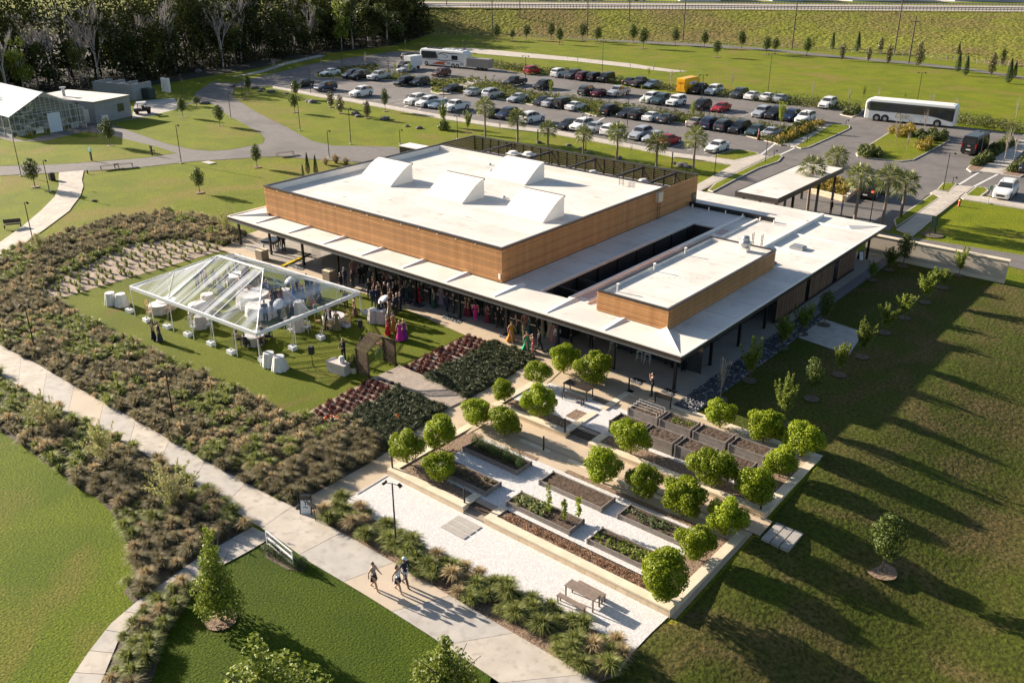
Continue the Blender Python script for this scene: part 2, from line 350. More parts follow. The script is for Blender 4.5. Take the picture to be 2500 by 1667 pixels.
# ------------------------------------------------------------------ roads and the car park
sheet('park_road', [(575, 205), (567, 236), (590, 252), (620, 271), (660, 292), (702, 312), (762, 345), (812, 356), (968, 359), (1010, 392), (867, 396), (757, 389), (683, 382), (639, 384), (466, 395), (323, 411), (219, 418), (0, 429), (-160, 441), (-160, 330), (0, 325), (60, 345), (215, 300), (282, 298), (466, 250), (480, 225), (520, 200)], asphalt, .01)
def verge(name, pts, m=lawn, h=.11, px=True, dz0=0.0, kerb=True):
    """a raised island: concrete kerb ring with its planting level just inside"""
    q = pix(pts) if px else pts
    n = len(q); cx = sum(p[0] for p in q)/n; cy = sum(p[1] for p in q)/n
    if kerb: sheet('kerb', q, kerbm, h+.02, px=False, edge=h+.03)
    # inset polygon
    area = sum(q[i-1][0]*q[i][1]-q[i][0]*q[i-1][1] for i in range(n)); sg = 1 if area > 0 else -1; ins = []
    for i in range(n):
        a, b, c = Vector(q[i-1]), Vector(q[i]), Vector(q[(i+1) % n]); e1 = (b-a).normalized(); e2 = (c-b).normalized()
        n1 = Vector((-e1.y, e1.x))*sg; n2 = Vector((-e2.y, e2.x))*sg; k = (n1+n2)
        k = k/max(k.length_squared, .5)*2*.5
        ins.append(tuple(b+k*(.3 if kerb else 0)))
    sheet(name, ins, m, h+.032 if kerb else .03, px=False)
    return q
verge('park_lawn', [(521, 256), (556, 282), (600, 306), (636, 326), (647, 340), (640, 351), (560, 366), (515, 369), (466, 365), (406, 351), (330, 325), (266, 302), (285, 299), (367, 284), (428, 268), (470, 252)], kerb=False)
verge('wedge_lawn', [(-160, 350), (0, 338), (35, 347), (110, 345), (205, 322), (260, 328), (320, 344), (380, 358), (430, 374), (360, 385), (240, 395), (130, 402), (0, 406), (-160, 415)], kerb=False)
sheet('service_yard', [(330, 248), (425, 240), (440, 262), (432, 272), (350, 285), (322, 290)], concrete_b, .025)
sheet('car_park', [(560, 214), (600, 196), (640, 187), (760, 157), (860, 141), (960, 127), (1100, 125), (1190, 163), (1290, 183), (1400, 188), (1530, 213), (1640, 229), (1760, 232), (1900, 255), (2000, 262), (2110, 276), (2330, 308), (2500, 329), (2800, 365), (2800, 620), (2500, 500), (2378, 470), (2300, 470), (2262, 478), (2195, 535), (2170, 565), (1950, 545), (1700, 490), (1735, 462), (1800, 430), (1905, 385), (1800, 396), (1563, 362), (1358, 325), (1092, 288), (867, 248), (666, 211)], asphalt, .01)
verge('car_park_walk', [(666, 211), (790, 233), (867, 244), (987, 266), (1092, 285), (1226, 306), (1358, 321), (1459, 339), (1563, 358), (1646, 375), (1720, 384), (1792, 394), (1854, 379), (1877, 384), (1800, 421), (1745, 449), (1715, 466), (1700, 478), (1690, 470), (1703, 452), (1761, 420), (1788, 405), (1720, 394), (1646, 385), (1563, 367), (1459, 348), (1358, 330), (1226, 314), (1092, 294), (987, 274), (867, 252), (790, 240), (666, 216)], concrete, .1)
verge('verge_grass', [(1792, 394), (1734, 385), (1755, 378), (1800, 366), (1845, 374), (1854, 379)], lawn)
verge('verge_grass', [(1877, 387), (1900, 378), (1911, 384), (1900, 396), (1850, 413), (1790, 443), (1740, 470), (1728, 466), (1745, 450), (1802, 422)], lawn)
MA = [(767, 186), (780, 179), (841, 166), (920, 159), (934, 163), (908, 171), (1000, 186), (1060, 197), (1150, 192), (1176, 194), (1120, 214), (1072, 231), (1052, 226), (1052, 208), (960, 197), (860, 192), (775, 191)]
MB_ = [(1178, 200), (1215, 202), (1226, 208), (1300, 228), (1420, 243), (1480, 252), (1560, 262), (1500, 272), (1476, 286), (1456, 285), (1390, 268), (1300, 258), (1240, 246), (1150, 231), (1100, 229)]
MC = [(1560, 268), (1700, 283), (1830, 302), (1930, 315), (2000, 318), (1960, 338), (1905, 357), (1890, 351), (1800, 328), (1700, 310), (1650, 300), (1490, 285)]
MED = [verge('median_planting', p, lawn) for p in (MA, MB_, MC)]
ISL = verge('island_planting', [(2089, 376), (2107, 365), (2172, 324), (2240, 322), (2310, 329), (2320, 343), (2280, 366), (2230, 392), (2197, 396), (2093, 384)], lawn)
ISR = verge('island_planting', [(2359, 414), (2368, 405), (2410, 372), (2463, 337), (2482, 341), (2471, 359), (2392, 421), (2370, 422)], mulch)
verge('island_walk', [(2392, 421), (2471, 359), (2486, 343), (2520, 348), (2442, 427)], concrete, .1)
verge('island_planting', [(2442, 427), (2520, 375), (2560, 395), (2490, 434)], mulch)
verge('island_walk', [(1909, 354), (2013, 304), (2042, 306), (1940, 361)], concrete, .1)
verge('verge_grass', [(1940, 360), (2030, 304), (2074, 309), (2075, 315), (2040, 332), (1972, 362), (1955, 364)], lawn)
verge('flower_bed', [(1893, 350), (1997, 302), (2012, 305), (1908, 355)], mulch)
verge('hedge_bed', [(2050, 281), (2075, 270), (2110, 268), (2100, 278), (2080, 288)], mulch)
sheet('island_crossing', [(1066, 232), (1150, 196), (1180, 198), (1100, 232)], concrete, .16)
verge('entrance_walk', [(2334, 455), (2378, 458), (2340, 487), (2285, 530), (2228, 578), (2188, 562), (2240, 525), (2296, 485), (2271, 473), (2283, 466), (2316, 472)], concrete, .1)
verge('entrance_walk', [(2340, 484), (2352, 473), (2400, 482), (2480, 494), (2640, 520), (2640, 540), (2500, 512), (2352, 488)], concrete, .1)
verge('verge_grass', [(2286, 466), (2302, 448), (2336, 450), (2318, 470)], lawn)
verge('verge_grass', [(2356, 479), (2382, 458), (2405, 460), (2413, 467), (2392, 483)], lawn)
verge('verge_grass', [(2188, 556), (2182, 538), (2232, 505), (2276, 475), (2294, 485), (2240, 523)], lawn)
sheet('back_path', [(2138, 565), (2228, 580), (2350, 600), (2500, 624), (2700, 660), (2700, 705), (2500, 660), (2350, 620), (2226, 597), (2120, 580)], asphalt, .02)
sheet('lawn_path', [(1040, 117), (1149, 118), (1240, 126), (1400, 141), (1542, 156), (1600, 165), (1680, 175), (1640, 177), (1541, 166), (1400, 150), (1240, 138), (1149, 130), (1040, 126)], concrete, .03)
FP = [(960, 62), (1100, 74), (1262, 82), (1400, 89), (1569, 100), (1740, 110), (1880, 119), (2052, 137), (2216, 151), (2370, 168), (2500, 188), (2640, 212)]
sheet('far_path', FP+[(x, y+6) for x, y in FP[::-1]], asphalt, .03)
sheet('woodland_path', [(560, 190), (640, 172), (700, 152), (780, 134), (795, 137), (700, 158), (640, 178)], concrete_b, .02)
# painted stall lines, in rows parallel to the building
ROWS = {117.5: (-162, -58), 131.3: (-142, -57), 145.5: (-122, -58), 160.5: (-132, -56)}
li = MB()
for Y, (x0, x1) in ROWS.items():
    x = x0
    while x < x1:
        li.box(x-.06, x+.06, Y-2.6, Y+2.6, 1.012, 1.018); x += 2.72
tag(li.build('stall_lines', paint), kind='structure')
cw = MB()
for a, b in (((1854, 381), (1892, 352)), ((1884, 388), (1940, 362)), ((2340, 452), (2392, 420)), ((2378, 456), (2436, 426)), ((987, 262), (1062, 232)), ((1020, 268), (1090, 238)), ((1358, 310), (1440, 282)), ((1420, 318), (1475, 288))):
    p, q = PG(*a), PG(*b); d = (q-p).normalized(); s = Vector((-d.y, d.x, 0))*.15
    for z in (1.022,): cw.add([(p-s).to_2d().to_3d()+Vector((0, 0, z)), (p+s).to_2d().to_3d()+Vector((0, 0, z)), (q+s).to_2d().to_3d()+Vector((0, 0, z)), (q-s).to_2d().to_3d()+Vector((0, 0, z))], [(0, 1, 2, 3)])
tag(cw.build('crossing_lines', paint), kind='structure')
# ------------------------------------------------------------------ embankment and highway
TOE = [(700, 66), (900, 76), (1060, 82), (1300, 90), (1500, 99), (1750, 108), (2000, 121), (2250, 140), (2500, 165), (2800, 195)]
CR = [(700, 18), (900, 19), (1060, 20), (1300, 22), (1500, 23.5), (1750, 25), (2000, 27.5), (2250, 29), (2500, 31), (2800, 34)]
T3 = [PG(*p) for p in TOE]; C3 = [P(x, y, 7.2) for x, y in CR]
bm = bmesh.new(); rows = []
NS = 10
def resample(L, n):
    d = [0]
    for a, b in zip(L, L[1:]): d.append(d[-1]+(b-a).length)
    out = []
    for k in range(n+1):
        s = d[-1]*k/n
        for i in range(len(L)-1):
            if s <= d[i+1]+1e-6: out.append(L[i].lerp(L[i+1], (s-d[i])/(d[i+1]-d[i]))); break
    return out
T3 = resample(T3, 90); C3 = resample(C3, 90); rb = random.Random(3)
for j in range(NS+1):
    t = j/NS; zz = t*t*(3-2*t)*.35+t*.65
    rows.append([bm.verts.new((a.x+(b.x-a.x)*t, a.y+(b.y-a.y)*t, a.z-.02+(b.z-a.z)*zz+(rb.uniform(-.18, .18) if 0 < j < NS else 0))) for a, b in zip(T3, C3)])
for j in range(NS):
    for i in range(90): bm.faces.new((rows[j][i], rows[j][i+1], rows[j+1][i+1], rows[j+1][i]))
me = bpy.data.meshes.new('embankment'); bm.normal_update(); bm.to_mesh(me); bm.free(); me.materials.append(bank)
for p in me.polygons: p.use_smooth = True
o = obj('embankment', me); o['kind'] = 'structure'
hd = (C3[-1]-C3[0]).normalized(); hn = Vector((-hd.y, hd.x, 0))       # along and away from the park
def hw(name, a, b, z, m):
    A = [p+hn*a for p in C3[::6]]; B = [p+hn*b for p in C3[::6]]; k = MB(); n = len(A)
    k.add([(p.x, p.y, z) for p in A]+[(p.x, p.y, z) for p in B], [(i, i+1, n+i+1, n+i) for i in range(n-1)]); o = k.build(name, m); o['kind'] = 'structure'; return o
road_l = mat('highway_concrete', (.36, .32, .28), (.42, .37, .33), .3, .85)
hw('bank_top', -0.6, 2.2, 7.2, bank); hw('highway', 2.2, 26, 7.24, road_l); hw('far_verge', 26, 42, 7.22, lawn); hw('far_road', 42, 66, 7.26, road_l); hw('far_ground', 66, 900, 7.2, lawn)
# ------------------------------------------------------------------ the event building
roofw = mat('white_roof', (.76, .71, .64), (.62, .575, .52), .30, .6, .004, 6, c3=(.50, .44, .38), s3=.9, f3=(.58, .78), detail=9)
roofm = mat('white_membrane', (.82, .78, .72), (.78, .73, .67), .6, .55)
wood = mat('cedar_board', (.56, .29, .115), (.40, .185, .065), 3, .6, .004, 30, vary=.22, stretch=(.6, .6, 6))
darkm = mat('dark_bronze', (.035, .026, .023), (.05, .038, .033), 3, .45, spec=.5)
black = mat('black_metal', (.012, .012, .013), rough=.45)
steel = mat('galvanised', (.45, .46, .48), (.35, .36, .38), 6, .45, metal=.6)
flash = mat('metal_coping', (.22, .235, .26), rough=.35, metal=.7)
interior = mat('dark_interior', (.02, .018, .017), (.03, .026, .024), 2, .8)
brownw = mat('brown_timber', (.21, .125, .09), (.15, .085, .06), 5, .6, vary=.15)
ceil_m = mat('soffit_timber', (.10, .065, .045), (.08, .05, .035), 2, .7)
def glassmat(name='window_glass', tint=(.045, .05, .055)):
    m = bpy.data.materials.new(name); m.use_nodes = True; b = m.node_tree.nodes['Principled BSDF']
    b.inputs['Base Color'].default_value = (*tint, 1); b.inputs['Roughness'].default_value = .06; b.inputs['Specular IOR Level'].default_value = .8; b.inputs['Alpha'].default_value = .82
    return m
glass = glassmat()
BX0, BX1, BY0, BY1, BYM = -73.7, -43.72, 50.9, 81.0, 74.9
ZT = 7.2; CZ = 4.4; CX0, CX1, CY0, CY1 = -76.0, -26.12, 48.1, 84.85
B = thing('event_building', 'long low building with white flat roofs, orange cedar boxes and a dark columned veranda', 'building', (0, 0, 0))
def bpart(mb, name, m, parent=B): return mb.build(name, m, parent)
# --- main box behind the boards
k = MB(); k.box(BX0+.06, BX1-.06, BY0+.06, BYM, 4.3, ZT-.75)
bpart(k, 'upper_wall', interior)
board_f = MB(); board_f.box(0, BX1-BX0, -.03, .03, 0, .100); mf = board_f.mesh('cedar_board_long', wood)
board_s = MB(); board_s.box(-.03, .03, 0, BY1-BY0-.04, 0, .100); ms_ = board_s.mesh('cedar_board_side', wood)
NB = 20; st = (ZT-.06-4.46)/NB
for i in range(NB):
    z = 4.46+i*st
    obj('cedar_board', mf, B, (BX0, BY0+.03, z)); obj('cedar_board', ms_, B, (BX1-.03, BY0+.04, z))
k = MB(); k.box(BX0+.09, BX1-.09, BY0+.075, BY0+.1, 4.35, ZT-.08); k.box(BX1-.1, BX1-.075, BY0+.1, BY1-.05, 4.35, ZT-.08)
bpart(k, 'wall_membrane', black)
# roof deck and parapets
k = MB(); k.box(BX0+.35, BX1-.35, BY0+.35, BYM-.3, 6.3, 6.62); bpart(k, 'main_roof', roofw)
k = MB()
k.box(BX0+.12, BX1-.12, BY0+.12, BY0+.35, 6.3, ZT-.04); k.box(BX1-.35, BX1-.12, BY0+.35, BYM-.3, 6.3, ZT-.04); k.box(BX0+.12, BX0+.35, BY0+.35, BYM-.3, 6.3, ZT-.04); k.box(BX0+.12, BX1-.12, BYM-.3, BYM, 6.3, ZT-.04)
bpart(k, 'parapet', roofm)
k = MB()
k.box(BX0-.04, BX1+.04, BY0-.05, BY0+.22, ZT-.04, ZT+.05); k.box(BX1-.22, BX1+.05, BY0+.22, BYM-.05, ZT-.04, ZT+.05); k.box(BX0-.05, BX0+.22, BY0+.22, BYM-.05, ZT-.04, ZT+.05); k.box(BX0-.05, BX1+.05, BYM-.05, BYM+.2, ZT-.04, ZT+.05)
bpart(k, 'roof_coping', darkm)
k = MB(); k.box(BX0-.03, BX0+.05, BY0+.05, BYM, 4.3, ZT-.05); bpart(k, 'side_wall', wood)
# roof monitors (curved scoops)
def monitor(x0, x1, y0):
    y1 = y0+3.05; prof = [(y0, 6.6), (y0, 6.72), (y0+.9, 7.35), (y0+1.8, 7.95), (y0+2.4, 8.25), (y0+2.8, 8.36), (y1, 8.38), (y1, 6.6)]
    k = MB(); n = len(prof); v = [(x0, y, z) for y, z in prof]+[(x1, y, z) for y, z in prof]
    k.add(v, [tuple(range(n)), tuple(range(2*n-1, n-1, -1))]+[(i, n+i, n+(i+1) % n, (i+1) % n) for i in range(n)])
    o = k.build('roof_monitor', roofm, B)
    e = MB(); e.box(x0-.03, x1+.03, y1+.004, y1+.09, 8.25, 8.42); e.build('monitor_trim', darkm, o)
    e = MB(); e.box(x0+.2, x1-.2, y1+.004, y1+.05, 6.75, 8.2); e.build('monitor_window', glass, o)
for x0, x1, y0 in ((-51.2, -46.65, 59.68), (-60.75, -56.05, 59.75), (-60.7, -55.85, 68.6), (-70.3, -65.6, 59.78)): monitor(x0, x1, y0)
# membrane seams
seam = mat('membrane_seam', (.56, .52, .47), rough=.6)
for y in np.arange(BY0+2.4, BYM-1, 3.0):
    for a, b in ((BX0+.4, BX1-.4),): k = MB(); k.box(a, b, y, y+.07, 6.621, 6.63); bpart(k, 'roof_seam', seam)
for y in np.arange(53, 66.5, 3.0): k = MB(); k.box(-34.5, -29.3, y, y+.06, 5.732, 5.74); bpart(k, 'roof_seam', seam)
for y in np.arange(BY0+2, CY1-1, 3.1): k = MB(); k.box(BX1+.1, -40.5, y, y+.06, CZ+.002, CZ+.012); k.box(-28.8, CX1-.2, y, y+.06, CZ+.002, CZ+.012); bpart(k, 'roof_seam', seam)
# streaks, drains and vents on the roof
dk = mat('roof_stain', (.36, .25, .18), (.5, .4, .33), 8, .9)
for x, y, a, w, l in ((-70.5, 58.4, .2, .12, 1.1), (-62.2, 56.6, .2, .10, .7), (-66.4, 54.6, -.1, .12, .8), (-68.6, 66.5, -.25, .1, 1.3), (-63.3, 71.8, -.2, .07, 1.6), (-52.8, 57.0, -.15, .07, 1.4), (-48.5, 66.2, -.1, .06, .7), (-50.2, 54.6, -.2, .05, 1.0), (-57.5, 64.2, .1, .10, 1.5), (-55.2, 56.1, -.3, .08, .9), (-60.1, 53.2, -.2, .1, .7), (-47.9, 69.5, .2, .1, 1.2), (-66.0, 62.9, 0, .09, 1.1), (-49.5, 61.0, -.4, .07, .8)):
    k = MB(); pts = []; r = random.Random(int(x*10))
    for i in range(9):
        t = 2*math.pi*i/9; pts.append((l*.5*math.cos(t)*r.uniform(.5, 1.1), w*math.sin(t)*r.uniform(.5, 1.2)))
    k.add([(x+p*math.cos(a)-q*math.sin(a), y+p*math.sin(a)+q*math.cos(a), 6.63) for p, q in pts], [tuple(range(9))]); bpart(k, 'roof_stain', dk)
for x, y in ((-64.2, 72.9), (-62.3, 70.9), (-54.5, 63.8)):
    k = MB(); k.lathe([(.16, 0), (.16, .14), (.1, .2)], 10, c=(x, y, 6.62)); bpart(k, 'roof_drain', steel)
# ladder over the back parapet, ladder and lantern on the side wall
def ladder(x, y, z0, z1, dx, dy, parent=B, m=black):
    k = MB(); s = Vector((dx, dy, 0))*.22
    for sg in (-1, 1): k.cyl((x+s.x*sg, y+s.y*sg, z0), (x+s.x*sg, y+s.y*sg, z1), .025, n=5)
    z = z0+.25
    while z < z1-.05: k.cyl((x-s.x, y-s.y, z), (x+s.x, y+s.y, z), .018, n=5); z += .3
    return bpart(k, 'ladder', m, parent)
ladder(-48.5, BYM-.45, 6.62, 8.3, 1, 0)
ladder(BX1+.22, 73.4, 4.42, 7.0, 0, 1)
k = MB(); k.box(BX1+.02, BX1+.42, 73.0, 73.75, 6.15, 7.05); 
bpart(k, 'ladder_cage', mat('cage_cream', (.62, .52, .38), rough=.6))
k = MB(); k.box(BX1+.01, BX1+.07, 80.0, 80.75, 4.45, 5.5); bpart(k, 'roof_door', black)
for x, z in ((-44.05, 4.72),):
    k = MB(); k.box(x, x+.2, BY0-.06, BY0-.005, z, z+.42); bpart(k, 'wall_light', roofm)
# --- screened plant yard behind the main roof
YZ = 7.2
k = MB(); k.box(BX0, BX1-.1, BYM+.2, BY1-.3, 4.15, 4.3); bpart(k, 'plant_floor', mat('plant_deck', (.14, .10, .085), rough=.85))
for i in range(14):
    k = MB(); z = 4.7+i*.185; k.box(BX0, BX1-.06, BY1-.07, BY1-.03, z, z+.145); bpart(k, 'screen_slat', brownw)
    k = MB(); k.box(BX0+.02, BX0+.06, BYM+.2, BY1-.1, z, z+.145); bpart(k, 'screen_slat', brownw)
x = BX0+.1
while x < BX1-.1:
    k = MB(); k.box(x, x+.1, BY1-.2, BY1-.08, 4.3, YZ+.02); bpart(k, 'screen_post', darkm); x += 1.24
k = MB(); k.box(BX0-.05, BX1+.05, BY1-.3, BY1+.02, YZ-.02, YZ+.1); k.box(BX0-.05, BX0+.2, BYM+.2, BY1-.3, YZ-.02, YZ+.1); bpart(k, 'screen_rail', darkm)
for i, x in enumerate((-67.8, -61.9, -56.0, -50.1, -46.2)):
    k = MB(); k.box(x, x+.2, BYM+.2, BY1-.3, YZ-.22, YZ-.03)
    k.cyl((x+.1, BY1-.4, YZ-.1), (x+.1, BY1-.4, 4.3), .08, n=6); k.cyl((x+.2, BY1-.5, YZ-.2), (x+2.2, BY1-.5, 4.6), .06, n=6); bpart(k, 'cross_beam', darkm)
for i, (x, y) in enumerate(((-66.2, 77.8), (-64.6, 78.5))):
    k = MB(); k.box(x, x+1.35, y, y+1.2, 5.5, 6.75, 0)
    for j in range(9): k.box(x+.05+j*.145, x+.1+j*.145, y-.03, y-.002, 5.6, 6.65, 1)
    for j in range(8): k.box(x+1.352, x+1.38, y+.05+j*.145, y+.1+j*.145, 5.6, 6.65, 1)
    k.lathe([(.52, 6.75), (.52, 6.9), (.42, 6.98), (.2, 6.98)], 14, c=(x+.67, y+.6, 0)); bpart(k, 'condenser', [roofm, darkm])
for x, y, w, d, h in ((-54.9, 76.6, 2.6, 2.0, 1.6), (-51.3, 76.4, 2.2, 1.6, 1.5), (-47.9, 75.9, 2.0, 1.3, 2.0)):
    k = MB(); k.box(x, x+w, y, y+d, 4.3, 4.6+h); k.lathe([(.45, 4.6+h), (.45, 5.0+h), (.3, 5.1+h)], 12, c=(x+w*.3, y+d*.5, 0)); bpart(k, 'air_handler', mat('light_metal', (.6, .58, .56), (.5, .48, .46), 3, .5))
# --- lower roof / veranda canopy
HX0, HX1, HY0, HY1 = -40.3, -37.95, 51.6, 74.6      # open slot
k = MB()
for a, b, c, d in ((CX0+.02, CX1-.02, CY0+.02, BY0-.02), (CX0+.02, BX0-.04, BY0-.02, CY1-.02), (BX1+.02, HX0, BY0-.02, CY1-.02), (HX1, CX1-.02, BY0-.02, CY1-.02), (HX0, HX1, BY0-.02, HY0), (HX0, HX1, HY1, CY1-.02), (BX0-.04, BX1+.02, BY1+.02, CY1-.02)):
    k.box(a, b, c, d, CZ-.14, CZ)
bpart(k, 'veranda_roof', roofw)
k = MB(); k.box(CX0+.1, CX1-.1, CY0+.1, BY0-.1, CZ-.3, CZ-.145); k.box(CX1-3, CX1-.1, BY0-.1, CY1-.1, CZ-.3, CZ-.145); bpart(k, 'soffit', ceil_m)
k = MB()
k.box(CX0, CX1, CY0-.04, CY0+.06, CZ-.36, CZ-.03); k.box(CX1-.06, CX1+.04, CY0+.06, CY1, CZ-.36, CZ-.03); k.box(CX0-.04, CX0+.06, CY0+.06, BY1, CZ-.36, CZ-.03); k.box(CX0, CX1, CY1-.06, CY1+.04, CZ-.36, CZ-.03)
bpart(k, 'fascia', darkm)
k = MB(); k.box(CX0-.05, CX1+.05, CY0-.09, CY0+.05, CZ-.03, CZ+.06); k.box(CX1-.05, CX1+.09, CY0+.05, CY1, CZ-.03, CZ+.06); k.box(CX0-.09, CX0+.05, CY0+.05, CY1, CZ-.03, CZ+.06); k.box(CX0-.05, CX1+.09, CY1-.05, CY1+.09, CZ-.03, CZ+.06)
bpart(k, 'roof_edge', roofm)
k = MB(); k.box(CX0+.1, CX1+.02, CY0-.1, CY0-.045, CZ-.42, CZ-.35); bpart(k, 'gutter_lip', flash)
# tapered crickets every bay: wedges that shade one side
x = CX0+5.0; bays = [-72.0, -67.1, -62.15, -57.2, -52.2, -47.25, -42.3, -37.3, -32.3]
for x in bays:
    k = MB(); yb = BY0-.03 if x < BX1 or x > -35 else BY0+.9
    k.add([(x-.4, CY0+.25, CZ+.002), (x, CY0+.25, CZ+.05), (x+.1, CY0+.25, CZ+.002), (x-.55, yb, CZ+.002), (x, yb, CZ+.17), (x+.3, yb, CZ+.002)], [(0, 1, 4, 3), (1, 2, 5, 4), (0, 2, 1), (3, 4, 5)]); bpart(k, 'roof_cricket', roofm)
def hip(x, y, dx, dy, l=3.1, h=.22):
    d = Vector((dx, dy)).normalized(); s = Vector((-d.y, d.x)); p0 = Vector((x, y)); p1 = p0+d*l; k = MB()
    k.add([(p0.x, p0.y, CZ+.03), (*(p1+s*.75), CZ+.004), (*p1, CZ+h), (*(p1-s*.3), CZ+.004)], [(0, 2, 1), (0, 3, 2), (1, 2, 3)]); bpart(k, 'roof_cricket', roofm)
hip(CX1-.3, CY0+.3, -1, 1, 3.6, .35); hip(CX0+.3, CY0+.3, 1, 1, 3.4, .25); hip(CX1-.3, CY1-.3, -1, -1, 3.2)
for y in (72.5, 77.2, 81.8): 
    k = MB(); k.add([(CX1-.3, y, CZ+.01), (CX1-.3, y+.3, CZ+.002), (-32, y, CZ+.16), (-32, y+.6, CZ+.002), (-32, y-.3, CZ+.002), (CX1-.3, y-.1, CZ+.002)], [(0, 1, 3, 2), (5, 0, 2, 4)]); bpart(k, 'roof_cricket', roofm)
# raised roof ribs
for a, b, c, d, z0, h in ((-32.1, -31.75, 67.6, 84.3, CZ, .3), (-37.8, -37.5, HY0, 79.3, CZ, .14), (-36.3, -36.05, HY0, 79.3, CZ, .12), (-43.6, -34.6, 79.4, 79.62, CZ, .42), (-34.7, -31.9, 80.9, 81.1, CZ, .3), (HX0-.12, HX0, HY0, HY1, CZ, .1)):
    k = MB(); k.box(a, b, c, d, z0+.002, z0+h); bpart(k, 'roof_rib', roofm if h < .35 else black)
k = MB()
for i in range(8): k.box(-37.25+.0, -36.6, HY0+1+i*2.9, HY0+2.6+i*2.9, CZ+.002, CZ+.04)
bpart(k, 'roof_strip', mat('pinkish_strip', (.48, .33, .29), (.56, .42, .38), 4, .8))
for x in (-43.0, -41.2, -39.4, -37.6, -35.8, -34.4):
    k = MB(); k.cyl((x, 79.0, CZ), (x, 79.0, CZ+.38), .07, n=6); bpart(k, 'roof_pipe', roofm)
for x, y in ((-29.6, 73.6),):
    k = MB(); k.box(x-.6, x+.6, y-.5, y+.5, CZ+.003, CZ+.22); k.box(x-.5, x+.5, y-.4, y+.4, CZ+.22, CZ+.3); bpart(k, 'roof_hatch', steel)
for x in np.arange(BX0+2, BX1-1, 2.1):
    k = MB(); k.box(x, x+.12, BY0-.02, BY0+.0, ZT-.2, ZT-.1); bpart(k, 'coping_clip', roofm)
# walls of the open slot
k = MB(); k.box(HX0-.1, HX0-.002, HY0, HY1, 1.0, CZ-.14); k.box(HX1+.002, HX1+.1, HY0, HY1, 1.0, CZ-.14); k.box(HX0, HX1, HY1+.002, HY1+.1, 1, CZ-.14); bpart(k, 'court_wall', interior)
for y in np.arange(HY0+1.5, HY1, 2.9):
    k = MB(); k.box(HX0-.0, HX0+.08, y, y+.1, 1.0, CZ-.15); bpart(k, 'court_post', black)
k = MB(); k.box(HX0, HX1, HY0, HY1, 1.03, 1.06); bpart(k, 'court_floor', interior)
# --- small upper box
SX0, SX1, SY0, SY1, SZ = -34.85, -28.93, 51.0, 67.5, 5.95
k = MB(); k.box(SX0+.06, SX1-.06, SY0+.06, SY1-.06, 4.3, SZ-.35); bpart(k, 'upper_wall', interior)
k = MB(); k.box(SX0+.3, SX1-.3, SY0+.3, SY1-.3, SZ-.34, SZ-.22); bpart(k, 'small_roof', roofw)
k = MB(); k.box(SX0+.1, SX1-.1, SY0+.1, SY0+.3, SZ-.34, SZ-.03); k.box(SX1-.3, SX1-.1, SY0+.3, SY1-.3, SZ-.34, SZ-.03); k.box(SX0+.1, SX0+.3, SY0+.3, SY1-.3, SZ-.34, SZ-.03); k.box(SX0+.1, SX1-.1, SY1-.3, SY1-.1, SZ-.34, SZ-.03); bpart(k, 'parapet', roofm)
k = MB(); k.box(SX0-.03, SX1+.03, SY0-.03, SY0+.2, SZ-.03, SZ+.05); k.box(SX1-.2, SX1+.04, SY0+.2, SY1-.2, SZ-.03, SZ+.05); k.box(SX0-.04, SX0+.2, SY0+.2, SY1-.2, SZ-.03, SZ+.05); k.box(SX0-.03, SX1+.03, SY1-.2, SY1+.03, SZ-.03, SZ+.05); bpart(k, 'roof_coping', darkm)
bf = MB(); bf.box(0, SX1-SX0, -.03, .03, 0, .100); mf2 = bf.mesh('cedar_board_short', wood); bs = MB(); bs.box(-.03, .03, 0, SY1-SY0-.04, 0, .100); ms2 = bs.mesh('cedar_board_short_side', wood)
for i in range(11):
    z = 4.46+i*.131
    obj('cedar_board', mf2, B, (SX0, SY0+.03, z)); obj('cedar_board', ms2, B, (SX1-.03, SY0+.04, z)); obj('cedar_board', ms2, B, (SX0+.03, SY0+.04, z))
k = MB(); k.box(SX0+.07, SX1-.07, SY0+.07, SY0+.09, 4.35, SZ-.05); k.box(SX1-.09, SX1-.07, SY0+.09, SY1-.1, 4.35, SZ-.05); k.box(SX0+.07, SX0+.09, SY0+.09, SY1-.1, 4.35, SZ-.05); bpart(k, 'wall_membrane', black)
q = P(1817, 612, SZ-.2)
k = MB(); k.box(q.x-.35, q.x+.35, q.y-.35, q.y+.35, SZ-.22, SZ+.1, 1); k.lathe([(.3, .1), (.42, .3), (.5, .5), (.42, .62), (.3, .66), (.36, .8), (.3, 1.0), (.1, 1.06)], 14, 0, (q.x, q.y, SZ)); bpart(k, 'exhaust_fan', [steel, roofm])
for x, y in ((-34.2, 57.6), (-34.3, 62.4), (-33.9, 52.2)):
    k = MB(); k.cyl((x, y, SZ-.22), (x, y, SZ+.35), .06, n=6); k.cyl((x-.05, y, SZ+.35), (x+.15, y, SZ+.4), .07, n=6); bpart(k, 'vent_pipe', roofm)
for x in (-30.3, -31.1): ladder(x, SY1+.2, CZ, SZ+1.0, .0, .6)
k = MB(); k.lathe([(.55, 0), (.6, .12), (.3, .3), (.1, .35)], 12, 0, (-29.9, SY1+.9, CZ), wob=lambda t, j: 1+.25*math.sin(3*t)); bpart(k, 'roof_unit', darkm)
for i in range(11):
    k = MB(); k.box(-33.6+i*.33, -33.42+i*.33, 56.2+i*.26, 56.27+i*.26, SZ-.218, SZ-.212); bpart(k, 'roof_stain', dk)
